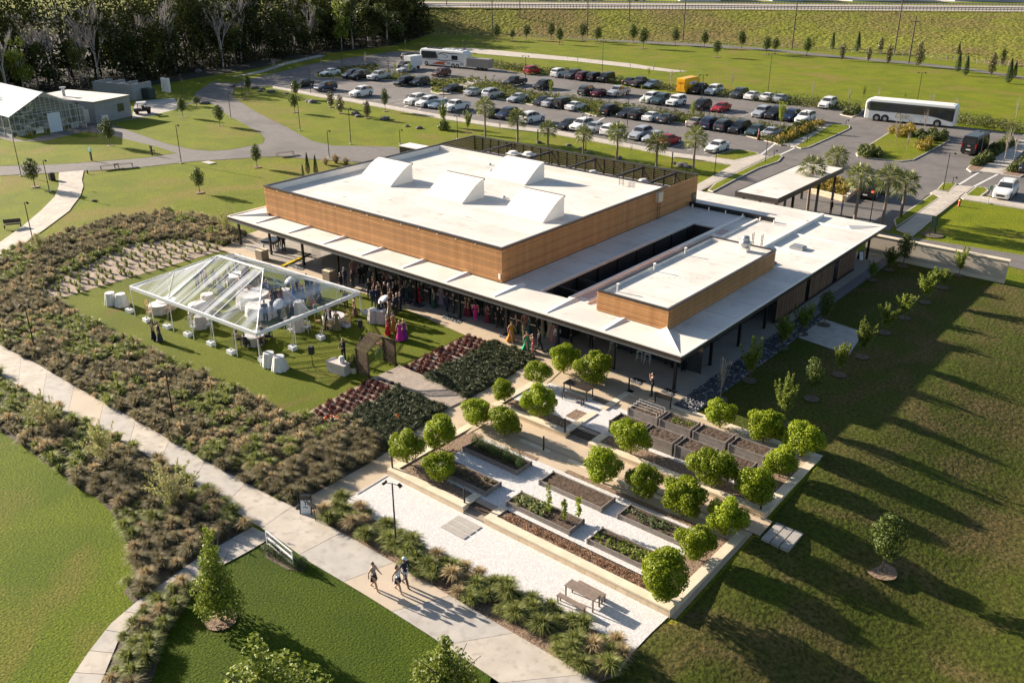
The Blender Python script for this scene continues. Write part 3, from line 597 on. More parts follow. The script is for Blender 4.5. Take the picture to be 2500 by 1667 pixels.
# --- columns, glass front, doors
for i in range(11):
    x = -76.75+i*4.945
    k = MB(); k.box(x-.09, x+.09, 49.5, 49.68, 1.0, CZ-.3); bpart(k, 'column', black)
for i in range(8):
    y = 54.4+i*4.3
    k = MB(); k.box(-27.35, -27.17, y, y+.18, 1.0, CZ-.3); bpart(k, 'column', black)
GY = 53.6
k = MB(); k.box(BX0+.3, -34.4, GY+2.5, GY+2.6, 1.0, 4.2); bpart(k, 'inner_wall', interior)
pane = MB(); pane.box(.04, 1.41, -.01, .01, .12, 3.05); pm = pane.mesh('window_pane', glass)
mull = MB(); mull.box(-.04, .04, -.06, .06, 0, 3.15); mm = mull.mesh('mullion', black)
x = BX0+.4; i = 0
while x < -27.9:
    y = GY if x < -34.5 else GY-1.0
    if i % 9 not in (5,): obj('window_pane', pm, B, (x, y, 1.04))
    obj('mullion', mm, B, (x, y, 1.04)); x += 1.45; i += 1
k = MB(); k.box(BX0+.3, -34.4, GY-.05, GY+.05, 4.1, CZ-.15); k.box(BX0+.3, -34.4, GY-.05, GY+.05, 1.04, 1.12); bpart(k, 'window_head', black)
# right-hand side: glass, three groups of cedar screens
SXF = -28.9
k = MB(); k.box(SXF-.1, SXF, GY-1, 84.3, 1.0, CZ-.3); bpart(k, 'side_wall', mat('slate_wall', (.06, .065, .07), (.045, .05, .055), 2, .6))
for y in np.arange(54, 70, 1.45):
    k = MB(); k.box(SXF+.002, SXF+.03, y+.06, y+1.38, 1.2, 3.8); bpart(k, 'window_pane', glass)
sl_ = MB(); sl_.box(0, .05, 0, .42, 0, 2.7); slm = sl_.mesh('screen_board', mat('cedar_screen', (.20, .115, .07), (.15, .085, .05), 4, .7, vary=.15))
for a, b in ((64.6, 69.9), (70.9, 75.9), (76.9, 80.6)):
    y = a
    while y < b: obj('screen_board', slm, B, (-27.1, y, 1.25)); y += .5
k = MB(); k.box(-27.2, -27.0, 64.4, 80.8, 1.05, 1.22); k.box(-27.2, -27.0, 64.4, 80.8, 3.97, 4.08); bpart(k, 'screen_rail', black)
# cobbles beside the veranda and drip-line pebble pits
def cobbles(name, pts, n, label=None, z=1.0, s=.11):
    q = pts; xs = [p[0] for p in q]; ys = [p[1] for p in q]; k = MB(); r = random.Random(n); c = 0
    while c < n:
        x, y = r.uniform(min(xs), max(xs)), r.uniform(min(ys), max(ys))
        if not inpoly(x, y, q): continue
        c += 1; a = s*r.uniform(.6, 1.3); b_ = a*r.uniform(.5, .9); h = a*.4; t = r.uniform(0, 3.1); zz = gz(y)+.06
        ring = [(x+math.cos(t+2*math.pi*i/6)*a*(.9+.2*r.random()), y+math.sin(t+2*math.pi*i/6)*b_, zz) for i in range(6)]
        top = [(x+(p[0]-x)*.55, y+(p[1]-y)*.55, zz+h) for p in ring]
        k.add(ring+top, [(i, (i+1) % 6, 6+(i+1) % 6, 6+i) for i in range(6)]+[tuple(range(6, 12))], 0 if r.random() < .82 else 1)
    o = k.build(name, [mat('cobble_dark', (.045, .05, .062), rough=.5), mat('cobble_pale', (.30, .29, .29), rough=.6)]); tag(o, label, None, None, 'stuff'); return o
sheet('cobble_bed', [(-26.15, 47.6), (-24.5, 47.6), (-24.5, 68), (-26.15, 68)], pebble_m, .04, px=False)
sheet('cobble_bed', [(-26.15, 68), (-25.2, 68), (-25.2, 85.8), (-26.15, 85.8)], pebble_m, .04, px=False)
cobbles('cobbles', [(-26.1, 47.7), (-24.55, 47.7), (-24.55, 68), (-26.1, 68)], 2600)
PITS = [((706, 649), (752, 657)), ((885, 707), (935, 722)), ((985, 736), (1040, 748)), ((1084, 775), (1136, 786)), ((1224, 820), (1246, 822)), ((1334, 858), (1350, 860)), ((1544, 929), (1565, 932)), ((1622, 954), (1640, 958))]
for (a, b) in PITS:
    p, q = PG(*a), PG(*b); y = (p.y+q.y)/2; L = max(q.x-p.x, .9); x0 = p.x-.1; poly = [(x0, y-.45), (x0+L, y-.45), (x0+L, y+.35), (x0, y+.35)]
    sheet('pebble_pit', poly, pebble_m, .045, px=False); cobbles('drain_pebbles', poly, int(90*L), s=.055)
# --- entrance canopy at the back (separate flat-roofed porch)
PC = thing('entrance_canopy', 'flat white-roofed entrance canopy on black posts over the drive behind the building', 'canopy')
k = MB(); k.box(-41.4, -36.9, 84.95, 101.6, 4.95, 5.1); k.build('canopy_roof', roofw, PC)
k = MB(); k.box(-41.5, -36.8, 84.9, 84.98, 4.6, 5.12); k.box(-41.5, -36.8, 101.58, 101.7, 4.6, 5.12); k.box(-41.5, -41.38, 84.98, 101.6, 4.6, 5.12); k.box(-36.92, -36.8, 84.98, 101.6, 4.6, 5.12); k.build('canopy_fascia', darkm, PC)
for x, y in ((-41, 90), (-41, 96.5), (-37.4, 90), (-37.4, 96.5), (-37.4, 101), (-41, 101), (-41, 86), (-37.4, 86)):
    k = MB(); k.box(x-.11, x+.11, y-.11, y+.11, 1.0, 4.95); k.build('post', black, PC)
k = MB(); k.box(-41.0, -37.2, 85.2, 101.3, 4.7, 4.9); k.build('canopy_soffit', ceil_m, PC)
# --- retaining wall beside the lawn
RW = thing('retaining_wall', 'long pale stucco retaining wall running from the building along the shaded lawn', 'wall')
stucco = mat('pale_stucco', (.52, .45, .36), (.48, .41, .33), 1.2, .85, .003, 40)
k = MB(); k.box(-28.0, -15.6, 85.95, 86.35, .9, 3.0); k.build('wall_body', stucco, RW)
k = MB(); k.box(-28.0, -15.5, 85.88, 86.42, 3.0, 3.09); k.build('coping', cream, RW)
k = MB(); k.box(-28.0, -15.55, 85.83, 85.948, .98, 1.28); k.build('wall_base', cream, RW)
# planter wall under the porch
PW = thing('planter_wall', 'low cream stone planter wall with yellow flowers beside the entrance drive', 'wall')
for a, b in (((1950, 465), (2063, 494)), ((2063, 494), (2092, 470))):
    p, q = PG(*a), PG(*b); d = (q-p).normalized(); M_ = Matrix.Translation(p) @ Matrix.Rotation(math.atan2(d.y, d.x), 4, 'Z'); L = (q-p).length
    k = MB(); k.box(0, L, 0, .35, 0, .5, 0, M_); k.build('wall_body', creamb, PW); k = MB(); k.box(-.04, L+.04, -.05, .42, .5, .58, 0, M_); k.build('coping', cream, PW)
# ------------------------------------------------------------------ terraced kitchen garden
grey_wood = mat('weathered_timber', (.27, .235, .21), (.18, .15, .132), 3, .8, .004, 25, stretch=(1, 1, 7), vary=.1)
deck_wood = mat('deck_timber', (.38, .31, .25), (.30, .245, .20), 5, .8, .003, 30, vary=.1)
slabstone = mat('grey_slab', (.40, .37, .33), (.35, .32, .29), 3, .75, .003, 25, vary=.08)
def gwall(label, runs, zt, th=.45, cap=.1, z0=None):
    """stone seat wall: coping stones and face blocks, each a piece of its own"""
    W = thing('garden_wall', label, 'wall')
    for (x0, y0, x1, y1) in runs:
        d = Vector((x1-x0, y1-y0, 0)); L = d.length; a = math.atan2(d.y, d.x); M_ = Matrix.Translation((x0, y0, 0)) @ Matrix.Rotation(a, 4, 'Z')
        n = max(1, round(L/1.5)); s = L/n
        zb = min(gz(y0), gz(y1))-.05 if z0 is None else z0
        for i in range(n):
            k = MB(); k.box(i*s+.004, (i+1)*s-.004, -.03, th+.03, zt-cap, zt, 0, M_); k.build('coping_stone', cream, W)
        n2 = max(1, round(L/.62)); s2 = L/n2; hh = (zt-cap-zb)
        for i in range(n2):
            k = MB(); k.box(i*s2+.006, (i+1)*s2-.006, 0, th, zb, zt-cap-.004, 0, M_); k.build('stone_block', creamb, W)
    return W
# lower terrace (z .5) and upper terrace (z 1.0)
gwall('cream stone seat wall left of the lower stairs, along the white gravel court', [(-35.5, 30.82, -29.42, 30.82), (-29.42, 31.3, -29.42, 32.3)], .5)
gwall('long cream stone seat wall along the gravel court, right of the lower stairs', [(-27.88, 30.82, -16.25, 30.82), (-27.43, 31.3, -27.43, 32.2)], .5)
gwall('cream stone wall down the outer lawn side of the lower terrace', [(-16.25, 31.3, -16.25, 38.6)], .5)
gwall('cream stone wall between the lower terrace and the tan path from the drive', [(-35.05, 31.3, -35.05, 38.6)], .5)
gwall('flush cream stone edging at the back of the lower terrace, left part', [(-31.6, 38.3, -29.3, 38.3)], .52, .4)
gwall('flush cream stone edging at the back of the lower terrace, right part', [(-27.9, 38.3, -16.7, 38.3)], .52, .4)
gwall('cream stone wall of the upper terrace facing the middle path, left of its steps', [(-35.5, 40.15, -29.38, 40.15), (-29.38, 40.65, -29.38, 43.55)], 1.02)
gwall('cream stone wall of the upper terrace facing the middle path, right of its steps', [(-27.68, 40.15, -16.05, 40.15), (-27.22, 40.65, -27.22, 41.6)], 1.02)
gwall('cream stone wall down the outer lawn side of the upper terrace', [(-16.05, 40.65, -16.05, 47.3)], 1.02)
gwall('cream stone edging between the upper terrace and the tan path', [(-35.05, 40.65, -35.05, 47.2)], 1.02)
gwall('cream stone edging at the lawn behind the raised planters', [(-26.2, 47.3, -16.05, 47.3)], 1.02, .45)
gwall('short cream stone wall stub beside the upper terrace gravel, next to the patio', [(-29.25, 44.3, -29.25, 47.7)], 1.03, .4)
def flat(name, x0, x1, y0, y1, z, m, kind='structure'):
    k = MB(); k.add([(x0, y0, z), (x1, y0, z), (x1, y1, z), (x0, y1, z)], [(0, 1, 2, 3)]); o = k.build(name, m); o['kind'] = kind; return o
FZ = [0.0]
flat('lower_terrace', -35.05, -16.7, 31.27, 38.3, .36, soil)
flat('lower_terrace_gravel', -35.05, -16.7, 32.2, 38.29, .43, shell)
flat('stair_landing', -29.4, -27.88, 32.0, 32.3, .44, shell)
for x0, x1, y0, y1 in ((-35.0, -29.5, 31.27, 32.15), (-35.05, -33.7, 32.1, 38.28), (-27.4, -16.75, 31.27, 32.0), (-17.95, -16.72, 31.9, 38.2), (-31.5, -29.4, 37.2, 38.25), (-27.3, -17.9, 37.25, 38.28)):
    FZ[0] += .004; flat('mulch_strip', x0, x1, y0, y1, .43+FZ[0], mulch)
flat('upper_terrace', -35.0, -16.1, 40.6, 47.25, .9, soil)
FZ[0] = .02
flat('upper_terrace_gravel', -35.0, -16.5, 41.7, 47.2, .955, shell)
for x0, x1, y0, y1 in ((-35.0, -29.42, 40.6, 41.7), (-35.02, -33.7, 41.6, 47.2), (-33.8, -29.3, 46.2, 47.2), (-27.2, -16.5, 40.6, 41.75), (-17.7, -16.1, 41.6, 47.2), (-26.3, -17.6, 46.2, 47.25), (-30.8, -29.4, 44.9, 46.3), (-30.8, -29.4, 42.0, 43.2)):
    FZ[0] += .004; flat('mulch_strip', x0, x1, y0, y1, .925+FZ[0], mulch)
# timber stairs
def stairs(label, x0, x1, y0, z0, z1, n, run=.42):
    S = thing('timber_stairs', label, 'stairs', (0, 0, 0)); h = (z1-z0)/n
    for i in range(n):
        k = MB(); k.box(x0, x1, y0+i*run+.02, y0+(i+1)*run, z0+(i+1)*h-.06, z0+(i+1)*h); k.build('tread', deck_wood, S)
        k = MB(); k.box(x0, x1, y0+i*run+.025, y0+i*run+.06, z0+i*h-.02, z0+(i+1)*h-.062); k.build('riser', grey_wood, S)
stairs('weathered timber stairs from the white gravel court up to the lower terrace', -29.4, -27.9, 30.85, .02, .46, 3)
stairs('weathered timber steps from the middle path up to the raised planters', -29.36, -27.7, 40.2, .58, .97, 4, .34)
for i in range(3):
    y = 30.3-i*.5; k = MB(); k.box(-29.5, -27.8, y-.21, y+.21, .0, .07); o = k.build('paving_slab', slabstone); tag(o, '%s grey paving slab in the gravel below the lower stairs' % ('nearest the stairs,', 'middle', 'outermost')[i].replace(',', ''), 'paving slab', 'grey slabs below the lower stairs')
for i in range(3):
    x = -15.2+i*.52; k = MB(); k.box(x-.23, x+.23, 38.5, 40.3, .42, .62); o = k.build('paving_slab', slabstone); tag(o, '%s big grey paving slab on the dry lawn at the middle path end' % ('innermost', 'middle', 'outermost')[i], 'paving slab', 'grey slabs at the end of the middle path')
# raised beds
def bed(label, x0, x1, y0, y1, z0, h, rim=.06, cat='raised bed', name='raised_bed', rows=2):
    Bd = thing(name, label, cat, ((x0+x1)/2, (y0+y1)/2, z0)); ax, ay = (x1-x0)/2, (y1-y0)/2
    bh = h/rows
    for r_ in range(rows):
        za, zb = r_*bh+.003, (r_+1)*bh-.003
        for a in ((-ax, ax, -ay, -ay+rim), (-ax, ax, ay-rim, ay), (-ax, -ax+rim, -ay+rim, ay-rim), (ax-rim, ax, -ay+rim, ay-rim)):
            k = MB(); k.box(*a, za, zb); k.build('plank', grey_wood, Bd)
    for sx in (-1, 1):
        for sy in (-1, 1):
            k = MB(); k.box(sx*ax-.045, sx*ax+.045, sy*ay-.045, sy*ay+.045, 0, h+.02); k.build('corner_post', grey_wood, Bd)
    k = MB(); r = random.Random(int(x0*7+y0*3)); nx, ny = 26, 10; v = []; f = []
    for j in range(ny+1):
        for i in range(nx+1): v.append((-ax+rim+(2*ax-2*rim)*i/nx, -ay+rim+(2*ay-2*rim)*j/ny, h-.09+r.uniform(-.03, .04)))
    for j in range(ny):
        for i in range(nx): f.append((j*(nx+1)+i, j*(nx+1)+i+1, (j+1)*(nx+1)+i+1, (j+1)*(nx+1)+i))
    k.add(v, f, 0, True); k.build('soil', soil, Bd)
    return Bd
LZ = .43
bedA = bed('low timber bed full of tall bushy rosemary behind the round trees', -33.5, -29.25, 35.25, 36.6, LZ, .3)
bedB = bed('low timber bed with sparse brown seedlings beside the lower stairs', -33.1, -29.2, 32.45, 33.75, LZ, .3)
bedC = bed('low timber bed of bare dark soil in the middle of the lower terrace', -27.6, -23.3, 35.3, 36.6, LZ, .3)
bedD = bed('low timber bed holding three sunflowers and leafy greens', -27.7, -23.4, 32.5, 33.8, LZ, .3)
bedE = bed('low timber bed with dark seedlings behind the sunflower bed', -22.3, -18.0, 35.4, 36.65, LZ, .3)
bedF = bed('low timber bed with green seedlings nearest the big corner tree', -22.25, -18.1, 32.55, 33.9, LZ, .3)
XS = [(-27.45, -25.35), (-25.14, -23.02), (-22.78, -20.66), (-20.4, -18.2)]
for j, (y0, y1, rw) in enumerate(((44.2, 45.4, 'back'), (42.1, 43.35, 'front'))):
    for i, (a, b) in enumerate(XS):
        ds = ['with a white string trellis', 'sprouting pale green seedlings', 'of bare soil, third along', 'at the far lawn end'][i] if j == 0 else ['nearest the steps', 'of bare soil, second along', 'of bare soil, third along', 'half hidden behind a round tree'][i]
        o = bed('tall grey timber planter in the %s row %s' % (rw, ds), a, b, y0, y1, .96, .84, .05, 'planter', 'timber_planter', 4); o['group'] = 'eight tall timber planters on the upper terrace'
# trellis on the first planter
k = MB(); wire = mat('white_wire', (.75, .72, .68), rough=.5)
T = thing('string_trellis', 'thin white string trellis standing over the first tall planter', 'trellis')
for i in range(4):
    y = 44.3+i*.33; k = MB()
    k.cyl((-27.35, y, 2.02), (-25.45, y, 2.02), .012, n=4)
    for x in (-27.35, -25.45): k.cyl((x, y, 1.6), (x, y, 2.03), .012, n=4)
    k.build('trellis_rail', wire, T)
for i in range(3):
    k = MB(); x = -27.1+i*.7; k.cyl((x, 44.3, 2.04), (x, 45.3, 2.04), .01, n=4); k.build('trellis_string', wire, T)
# timber table and benches
def bench_set(label, x, y, z, L, w, h, rz=0, planks=5, cat='bench', name='timber_bench', m=None):
    m = m or mat('teak_grey', (.26, .195, .155), (.19, .14, .11), 4, .75, vary=.1)
    T = thing(name, label, cat, (x, y, z), rz)
    pw = w/planks
    for i in range(planks):
        k = MB(); k.box(-L/2, L/2, -w/2+i*pw+.008, -w/2+(i+1)*pw-.008, h-.04, h); k.build('plank', m, T)
    for sx in (-1, 1):
        for sy in (-1, 1):
            k = MB(); k.box(sx*(L/2-.07)-.03, sx*(L/2-.07)+.03, sy*(w/2-.05)-.03, sy*(w/2-.05)+.03, 0, h-.042); k.build('leg', m, T)
        k = MB(); k.box(sx*(L/2-.07)-.02, sx*(L/2-.07)+.02, -w/2+.08, w/2-.08, h-.12, h-.045); k.build('rail', m, T)
    return T
bench_set('slatted grey timber picnic table on the white gravel court', -20.05, 29.08, .03, 1.75, .62, .75, R(-1), 4, 'table', 'picnic_table')
bench_set('slatted timber bench tucked behind the picnic table on the gravel', -20.0, 29.72, .03, 1.6, .32, .45, R(-1), 3)
bench_set('slatted timber bench in front of the picnic table, nearest the grasses', -20.2, 28.38, .03, 1.6, .3, .45, R(-1), 3)
bench_set('dark slatted table in the shade on the upper terrace gravel', -31.9, 44.9, .97, 2.0, .8, .75, 0, 6, 'table', 'garden_table', darkm)
bench_set('dark slatted bench beside the shaded table on the upper terrace', -31.6, 43.9, .97, 1.7, .35, .45, 0, 3, m=darkm)
# boardwalk through the planting
p0, p1, p2, p3 = PG(908, 927), PG(1097, 998), PG(1141, 977), PG(973.7, 896.8)
BW = obj('boardwalk', None); BW['kind'] = 'structure'
n = 36
for i in range(n):
    a, b = i/n, (i+.93)/n; A, B2, C_, D_ = p0.lerp(p1, a), p0.lerp(p1, b), p3.lerp(p2, b), p3.lerp(p2, a)
    k = MB(); v = [Vector((q.x, q.y, q.z+zz)) for zz in (.02, .12) for q in (A, B2, C_, D_)]
    k.add(v, [(3, 2, 1, 0), (4, 5, 6, 7), (0, 1, 5, 4), (1, 2, 6, 5), (2, 3, 7, 6), (3, 0, 4, 7)]); k.build('plank', deck_wood, BW)
for a, b in ((p0, p1), (p3, p2)):
    d = (b-a); s = Vector((-d.y, d.x, 0)).normalized()*.07; k = MB()
    v = [q+Vector((0, 0, z)) for z in (0, .18) for q in (a-s, b-s, b+s, a+s)]; k.add(v, [(3, 2, 1, 0), (4, 5, 6, 7), (0, 1, 5, 4), (1, 2, 6, 5), (2, 3, 7, 6), (3, 0, 4, 7)]); k.build('edge_board', deck_wood, BW)
# slatted timber arbour at the head of the boardwalk: house-shaped tunnel of dark slats
AR = thing('slatted_arbour', 'dark timber arbour of thin slats shaped like a small gabled house, at the boardwalk head', 'arbour', (-45.85, 39.45, gz(39.45)))
slat = mat('arbour_slat', (.115, .065, .045), (.08, .045, .03), 4, .7, vary=.15); hw_, dp, eh, rh = 1.3, .62, 2.0, 2.75
for y in (-hw_, hw_):
    for i in range(19):
        z = .12+i*.1; k = MB(); k.box(-dp, dp, y-.02, y+.02, z, z+.06); k.build('slat', slat, AR)
    for x in (-dp, dp): 
        k = MB(); k.box(x-.05, x+.05, y-.05, y+.05, 0, eh); k.build('post', darkm, AR)
for s in (-1, 1):
    for i in range(15):
        t = (i+.5)/15; y = s*hw_*(1-t); z = eh+(rh-eh)*t+.03; k = MB(); k.box(-dp-.03, dp+.03, y-.022, y+.022, z-.025, z+.025); k.build('roof_slat', slat, AR)
    for x in (-dp, dp):
        k = MB(); k.cyl((x, s*hw_, eh), (x, 0, rh), .05, n=4); k.build('rafter', darkm, AR)
for x in (-dp,):
    k = MB(); k.box(x-.03, x+.03, -hw_, -hw_+.05, 0, 2); k.build('post', darkm, AR)
# dark bollards
bol = thing('bollard', '', 'bollard', (0, 0, 0), 0, 'short dark path bollards'); k = MB(); k.cyl((0, 0, 0), (0, 0, .9), .055, n=10); k.build('post', black, bol); k = MB(); k.cyl((0, 0, .9), (0, 0, .97), .06, n=10); k.build('cap', darkm, bol)
bp_ = Proto(bol)
for px, py, lb in ((958, 1141, 'at the left corner of the lower terrace wall'), (1134, 1226, 'on the wall end beside the lower stairs'), (1327, 1099, 'on the middle path by the rosemary bed'), (1379, 1055, 'on the upper terrace wall beside its steps'), (1535, 955, 'at the patio end of the upper terrace'), (1857, 1243, 'at the outer corner of the upper terrace')):
    q = P(px, py, .5 if py > 1090 and px < 1400 else 1.0); bp_.put((q.x, q.y, q.z+.0), 0, 'short dark bollard '+lb)
# handrail and corner wedge by the steps at the patio
q = P(1600, 990, 1.0); hr = thing('handrail', 'dark metal handrail with two posts by the patio end of the planters', 'handrail', (0, 0, 0))
a, b = P(1599, 982, 1.0), P(1636, 998, 1.0)
k = MB(); k.cyl((a.x, a.y, 1.0), (a.x, a.y, 1.75), .05, n=6); k.build('post', black, hr)
k = MB(); k.cyl((b.x, b.y, 1.0), (b.x, b.y, 1.75), .05, n=6); k.build('post', black, hr)
k = MB(); k.box(min(a.x, b.x), max(a.x, b.x), (a.y+b.y)/2-.1, (a.y+b.y)/2+.1, 1.55, 1.8); k.build('rail', black, hr)
# ------------------------------------------------------------------ plants
bark = mat('bark', (.16, .12, .09), (.10, .075, .055), 8, .9, .01, 20)
pale_bark = mat('pale_bark', (.42, .37, .31), (.30, .26, .22), 6, .9)
L_cit = leafmat('citrus_leaf', (.13, .19, .006), (.36, .42, .02), .35)
L_tree = leafmat('young_leaf', (.12, .17, .018), (.27, .31, .05), .35)
L_dark = leafmat('oak_leaf', (.055, .085, .015), (.11, .14, .025), .25)
L_brown = leafmat('magnolia_leaf', (.06, .07, .02), (.24, .20, .10), .15, .35)
L_palm = leafmat('palm_leaf', (.08, .11, .02), (.26, .26, .09), .2, .4)
L_cyp = leafmat('cypress_leaf', (.035, .065, .008), (.06, .10, .012), .15)
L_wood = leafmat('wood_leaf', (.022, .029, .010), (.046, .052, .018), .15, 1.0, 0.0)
L_twig = leafmat('twig_leaf', (.25, .21, .16), (.36, .31, .24), .1)
L_pale = leafmat('pale_leaf', (.24, .24, .07), (.42, .40, .16), .35)
L_lime = leafmat('lime_leaf', (.20, .27, .02), (.32, .36, .04), .4)
L_straw = leafmat('straw_blade', (.30, .225, .115), (.52, .42, .25), .3, .7)
L_gtuf = leafmat('green_blade', (.10, .13, .03), (.33, .34, .10), .3, .6)
L_btuf = leafmat('brown_blade', (.11, .095, .048), (.33, .28, .155), .3, .7)
L_dstrap = leafmat('dark_strap', (.03, .048, .02), (.13, .14, .065), .2, .4)
L_red = leafmat('red_leaf', (.07, .012, .01), (.17, .035, .022), .25)
L_yel = leafmat('yellow_flower', (.46, .31, .04), (.13, .14, .03), .2)
L_shrub = leafmat('shrub_leaf', (.06, .085, .018), (.17, .19, .05), .25)
L_rose = leafmat('rosemary_leaf', (.05, .09, .022), (.11, .15, .05), .25)
def leafcloud(n, fn, size, seed=1, flat=.5, asp=.6):
    """n small diamond leaves at points drawn by fn(rng) -> (xyz, outward)"""
    r = np.random.default_rng(seed); pts = np.array([fn(r) for _ in range(n)]); c = pts[:, :3]; out = pts[:, 3:6]
    nrm = out+r.normal(0, flat, (n, 3)); nrm /= np.linalg.norm(nrm, axis=1)[:, None]+1e-9
    t = r.normal(0, 1, (n, 3)); t -= (t*nrm).sum(1)[:, None]*nrm; t /= np.linalg.norm(t, axis=1)[:, None]+1e-9; b = np.cross(nrm, t)
    s = (size*r.uniform(.6, 1.3, n))[:, None]
    v = np.stack([c-t*s, c+b*s*asp+nrm*s*.18, c+t*s, c-b*s*asp+nrm*s*.18], 1).reshape(-1, 3)
    return v, np.arange(4*n).reshape(-1, 4)
def npmesh(name, parts, mats):
    """parts: list of (verts, quads, material index)"""
    me = bpy.data.meshes.new(name); V = np.concatenate([p[0] for p in parts]); off = 0; F = []; MI = []
    for v, f, mi in parts: F.append(f+off); off += len(v); MI.append(np.full(len(f), mi))
    F = np.concatenate(F); MI = np.concatenate(MI); nf = len(F); w = F.shape[1]
    me.vertices.add(len(V)); me.vertices.foreach_set('co', V.astype(np.float32).ravel())
    me.loops.add(nf*w); me.loops.foreach_set('vertex_index', F.astype(np.int32).ravel())
    me.polygons.add(nf); me.polygons.foreach_set('loop_start', np.arange(0, nf*w, w, dtype=np.int32)); me.polygons.foreach_set('material_index', MI.astype(np.int32))
    for m in mats: me.materials.append(m)
    me.update(calc_edges=True); return me
def clumps(r0, centres, rads, shell=.45):
    w = np.array([q**2 for q in rads]); w = w/w.sum(); cs = np.array(centres); allc = cs.mean(0)
    def f(r):
        i = r.choice(len(w), p=w); d = r.normal(0, 1, 3); d /= np.linalg.norm(d)+1e-9; rr = rads[i]*(1-shell*r.random()**1.6); p = cs[i]+d*rr
        return np.concatenate([p, d])
    return f
def trunk(segs, m=None, n=6):
    k = MB()
    for p0, p1, r0, r1 in segs: k.cyl(p0, p1, r0, r1, n, caps=False)
    return k.mesh('trunk', m or bark)
def limbs(h0, h1, R_, n, seed, r0=.04, up=.55):
    r = random.Random(seed); s = []
    for i in range(n):
        a = 2*math.pi*i/n+r.uniform(-.4, .4); z = h0+(h1-h0)*.5*r.random(); L = R_*r.uniform(.6, .95)
        e = (math.cos(a)*L, math.sin(a)*L, z+(h1-h0)*r.uniform(.25, up)); s.append(((0, 0, z), e, r0, r0*.35))
    return s
TP = {}
def treeproto(key, name, cat, label, tm, parts, group=None):
    t = thing(name, label, cat, (0, 0, 0), 0, group); obj('trunk', tm, t); obj('crown', parts, t); TP.setdefault(key, []).append(Proto(t)); return t
def crown(n, cs, rs, size, seed, m, **k): return npmesh('crown', [(*leafcloud(n, clumps(None, cs, rs), size, seed, **k), 0)], [m])
# --- prototypes, unit: metres at scale 1
for s in range(4):          # citrus balls: diameter 2
    r = random.Random(s); cs = [(0, 0, 1.08)]; rs = [.76]
    for i in range(16):
        a = r.uniform(0, 6.28); e = r.uniform(-.6, 1.3); d = r.uniform(.5, .78); cs.append((math.cos(a)*math.cos(e)*d, math.sin(a)*math.cos(e)*d, 1.12+math.sin(e)*d*.9)); rs.append(r.uniform(.17, .42))
    treeproto('citrus', 'citrus_tree', 'tree', '', trunk([((0, 0, -.05), (0, 0, .7), .055, .045)]+limbs(.35, 1.2, .5, 6, s)), crown(9500, cs, rs, .05, s, L_cit))
def oaklike(seed, H, W, h0, n=2600, m=None, sz=.09, shape='oval', name='young_tree', key='oak', nc=16):
    r = random.Random(seed); cs = []; rs = []
    for i in range(nc):
        t = (i+.5)/nc; z = h0+(H-h0)*t
        if shape == 'cone': wr = W*(.42+.5*math.sin(math.pi*min(t*1.25+.12, 1)))*(1-t*.55)*r.uniform(.75, 1.15)
        elif shape == 'oval': wr = W*math.sin(math.pi*(t*.82+.12))**.8
        else: wr = W*(.55+.45*math.sin(math.pi*t))
        a = i*2.4; d = wr*.55*r.uniform(.4, 1.1); cs.append((math.cos(a)*d, math.sin(a)*d, z)); rs.append(max(wr*r.uniform(.45, .75), .1))
    tm = trunk([((0, 0, -.05), (0.03, 0, h0), .045*H/4+.02, .035*H/4+.015), ((0.03, 0, h0), (0, 0, H*.93), .035*H/4+.015, .01)]+limbs(h0, H*.9, W*.8, 8, seed, .02*H/4+.008))
    treeproto(key, name, 'tree', '', tm, crown(n, cs, rs, sz, seed, m or L_dark))
for s in range(3): oaklike(10+s, 4, 1.0, 1.2, 2200, L_dark, .085)
for s in range(3): oaklike(20+s, 5, 1.5, .7, 6500, L_tree, .07, 'cone', key='bushy', nc=26)
def airy(seed, key='airy', m=None, n=900, H=4.0, W=.8, h0=1.1, up=1.0, sz=.06, tm=None):
    """sparse upright young tree with whips standing out of the crown"""
    r = random.Random(seed); segs = [((0, 0, -.05), (0, 0, h0+.2), .03, .025)]; tips = []
    for i in range(22):
        a = r.uniform(0, 6.28); lean = r.uniform(.05, .5)*W; z0 = r.uniform(h0*.8, h0+.8); L = r.uniform(.5, 1)*(H-z0)*(1-lean*.35); b = (math.cos(a)*lean, math.sin(a)*lean, z0+L*.45); e = (math.cos(a)*lean*1.7, math.sin(a)*lean*1.7, z0+L)
        segs += [((0, 0, z0), b, .014, .01), (b, e, .01, .004)]; tips.append((np.array(b), np.array(e), np.array((0, 0, z0))))
    def f(q):
        b, e, z = tips[q.integers(len(tips))]; t = q.random(); p = (z+(b-z)*(t*2) if t < .5 else b+(e-b)*(t*2-1)*.92)+q.normal(0, .11, 3)*(1.25-t); return np.concatenate([p, q.normal(0, 1, 3)])
    treeproto(key, 'young_tree', 'tree', '', trunk(segs, tm or bark, 4), npmesh('crown', [(*leafcloud(n, f, sz, seed), 0)], [m or L_tree]))
for s in range(4): airy(30+s, n=2800, W=1.0, sz=.065)
for s in range(2): airy(45+s, 'pale', L_pale, 2000, 3.2, 2.0, .7, sz=.05, tm=pale_bark)
for s in range(2): airy(40+s, 'lime', L_lime, 900, 3.6, .75, 1.2)
for s in range(3): airy(50+s, 'bare', L_twig, 60, 4.0, .6, 1.2, sz=.04, tm=pale_bark)
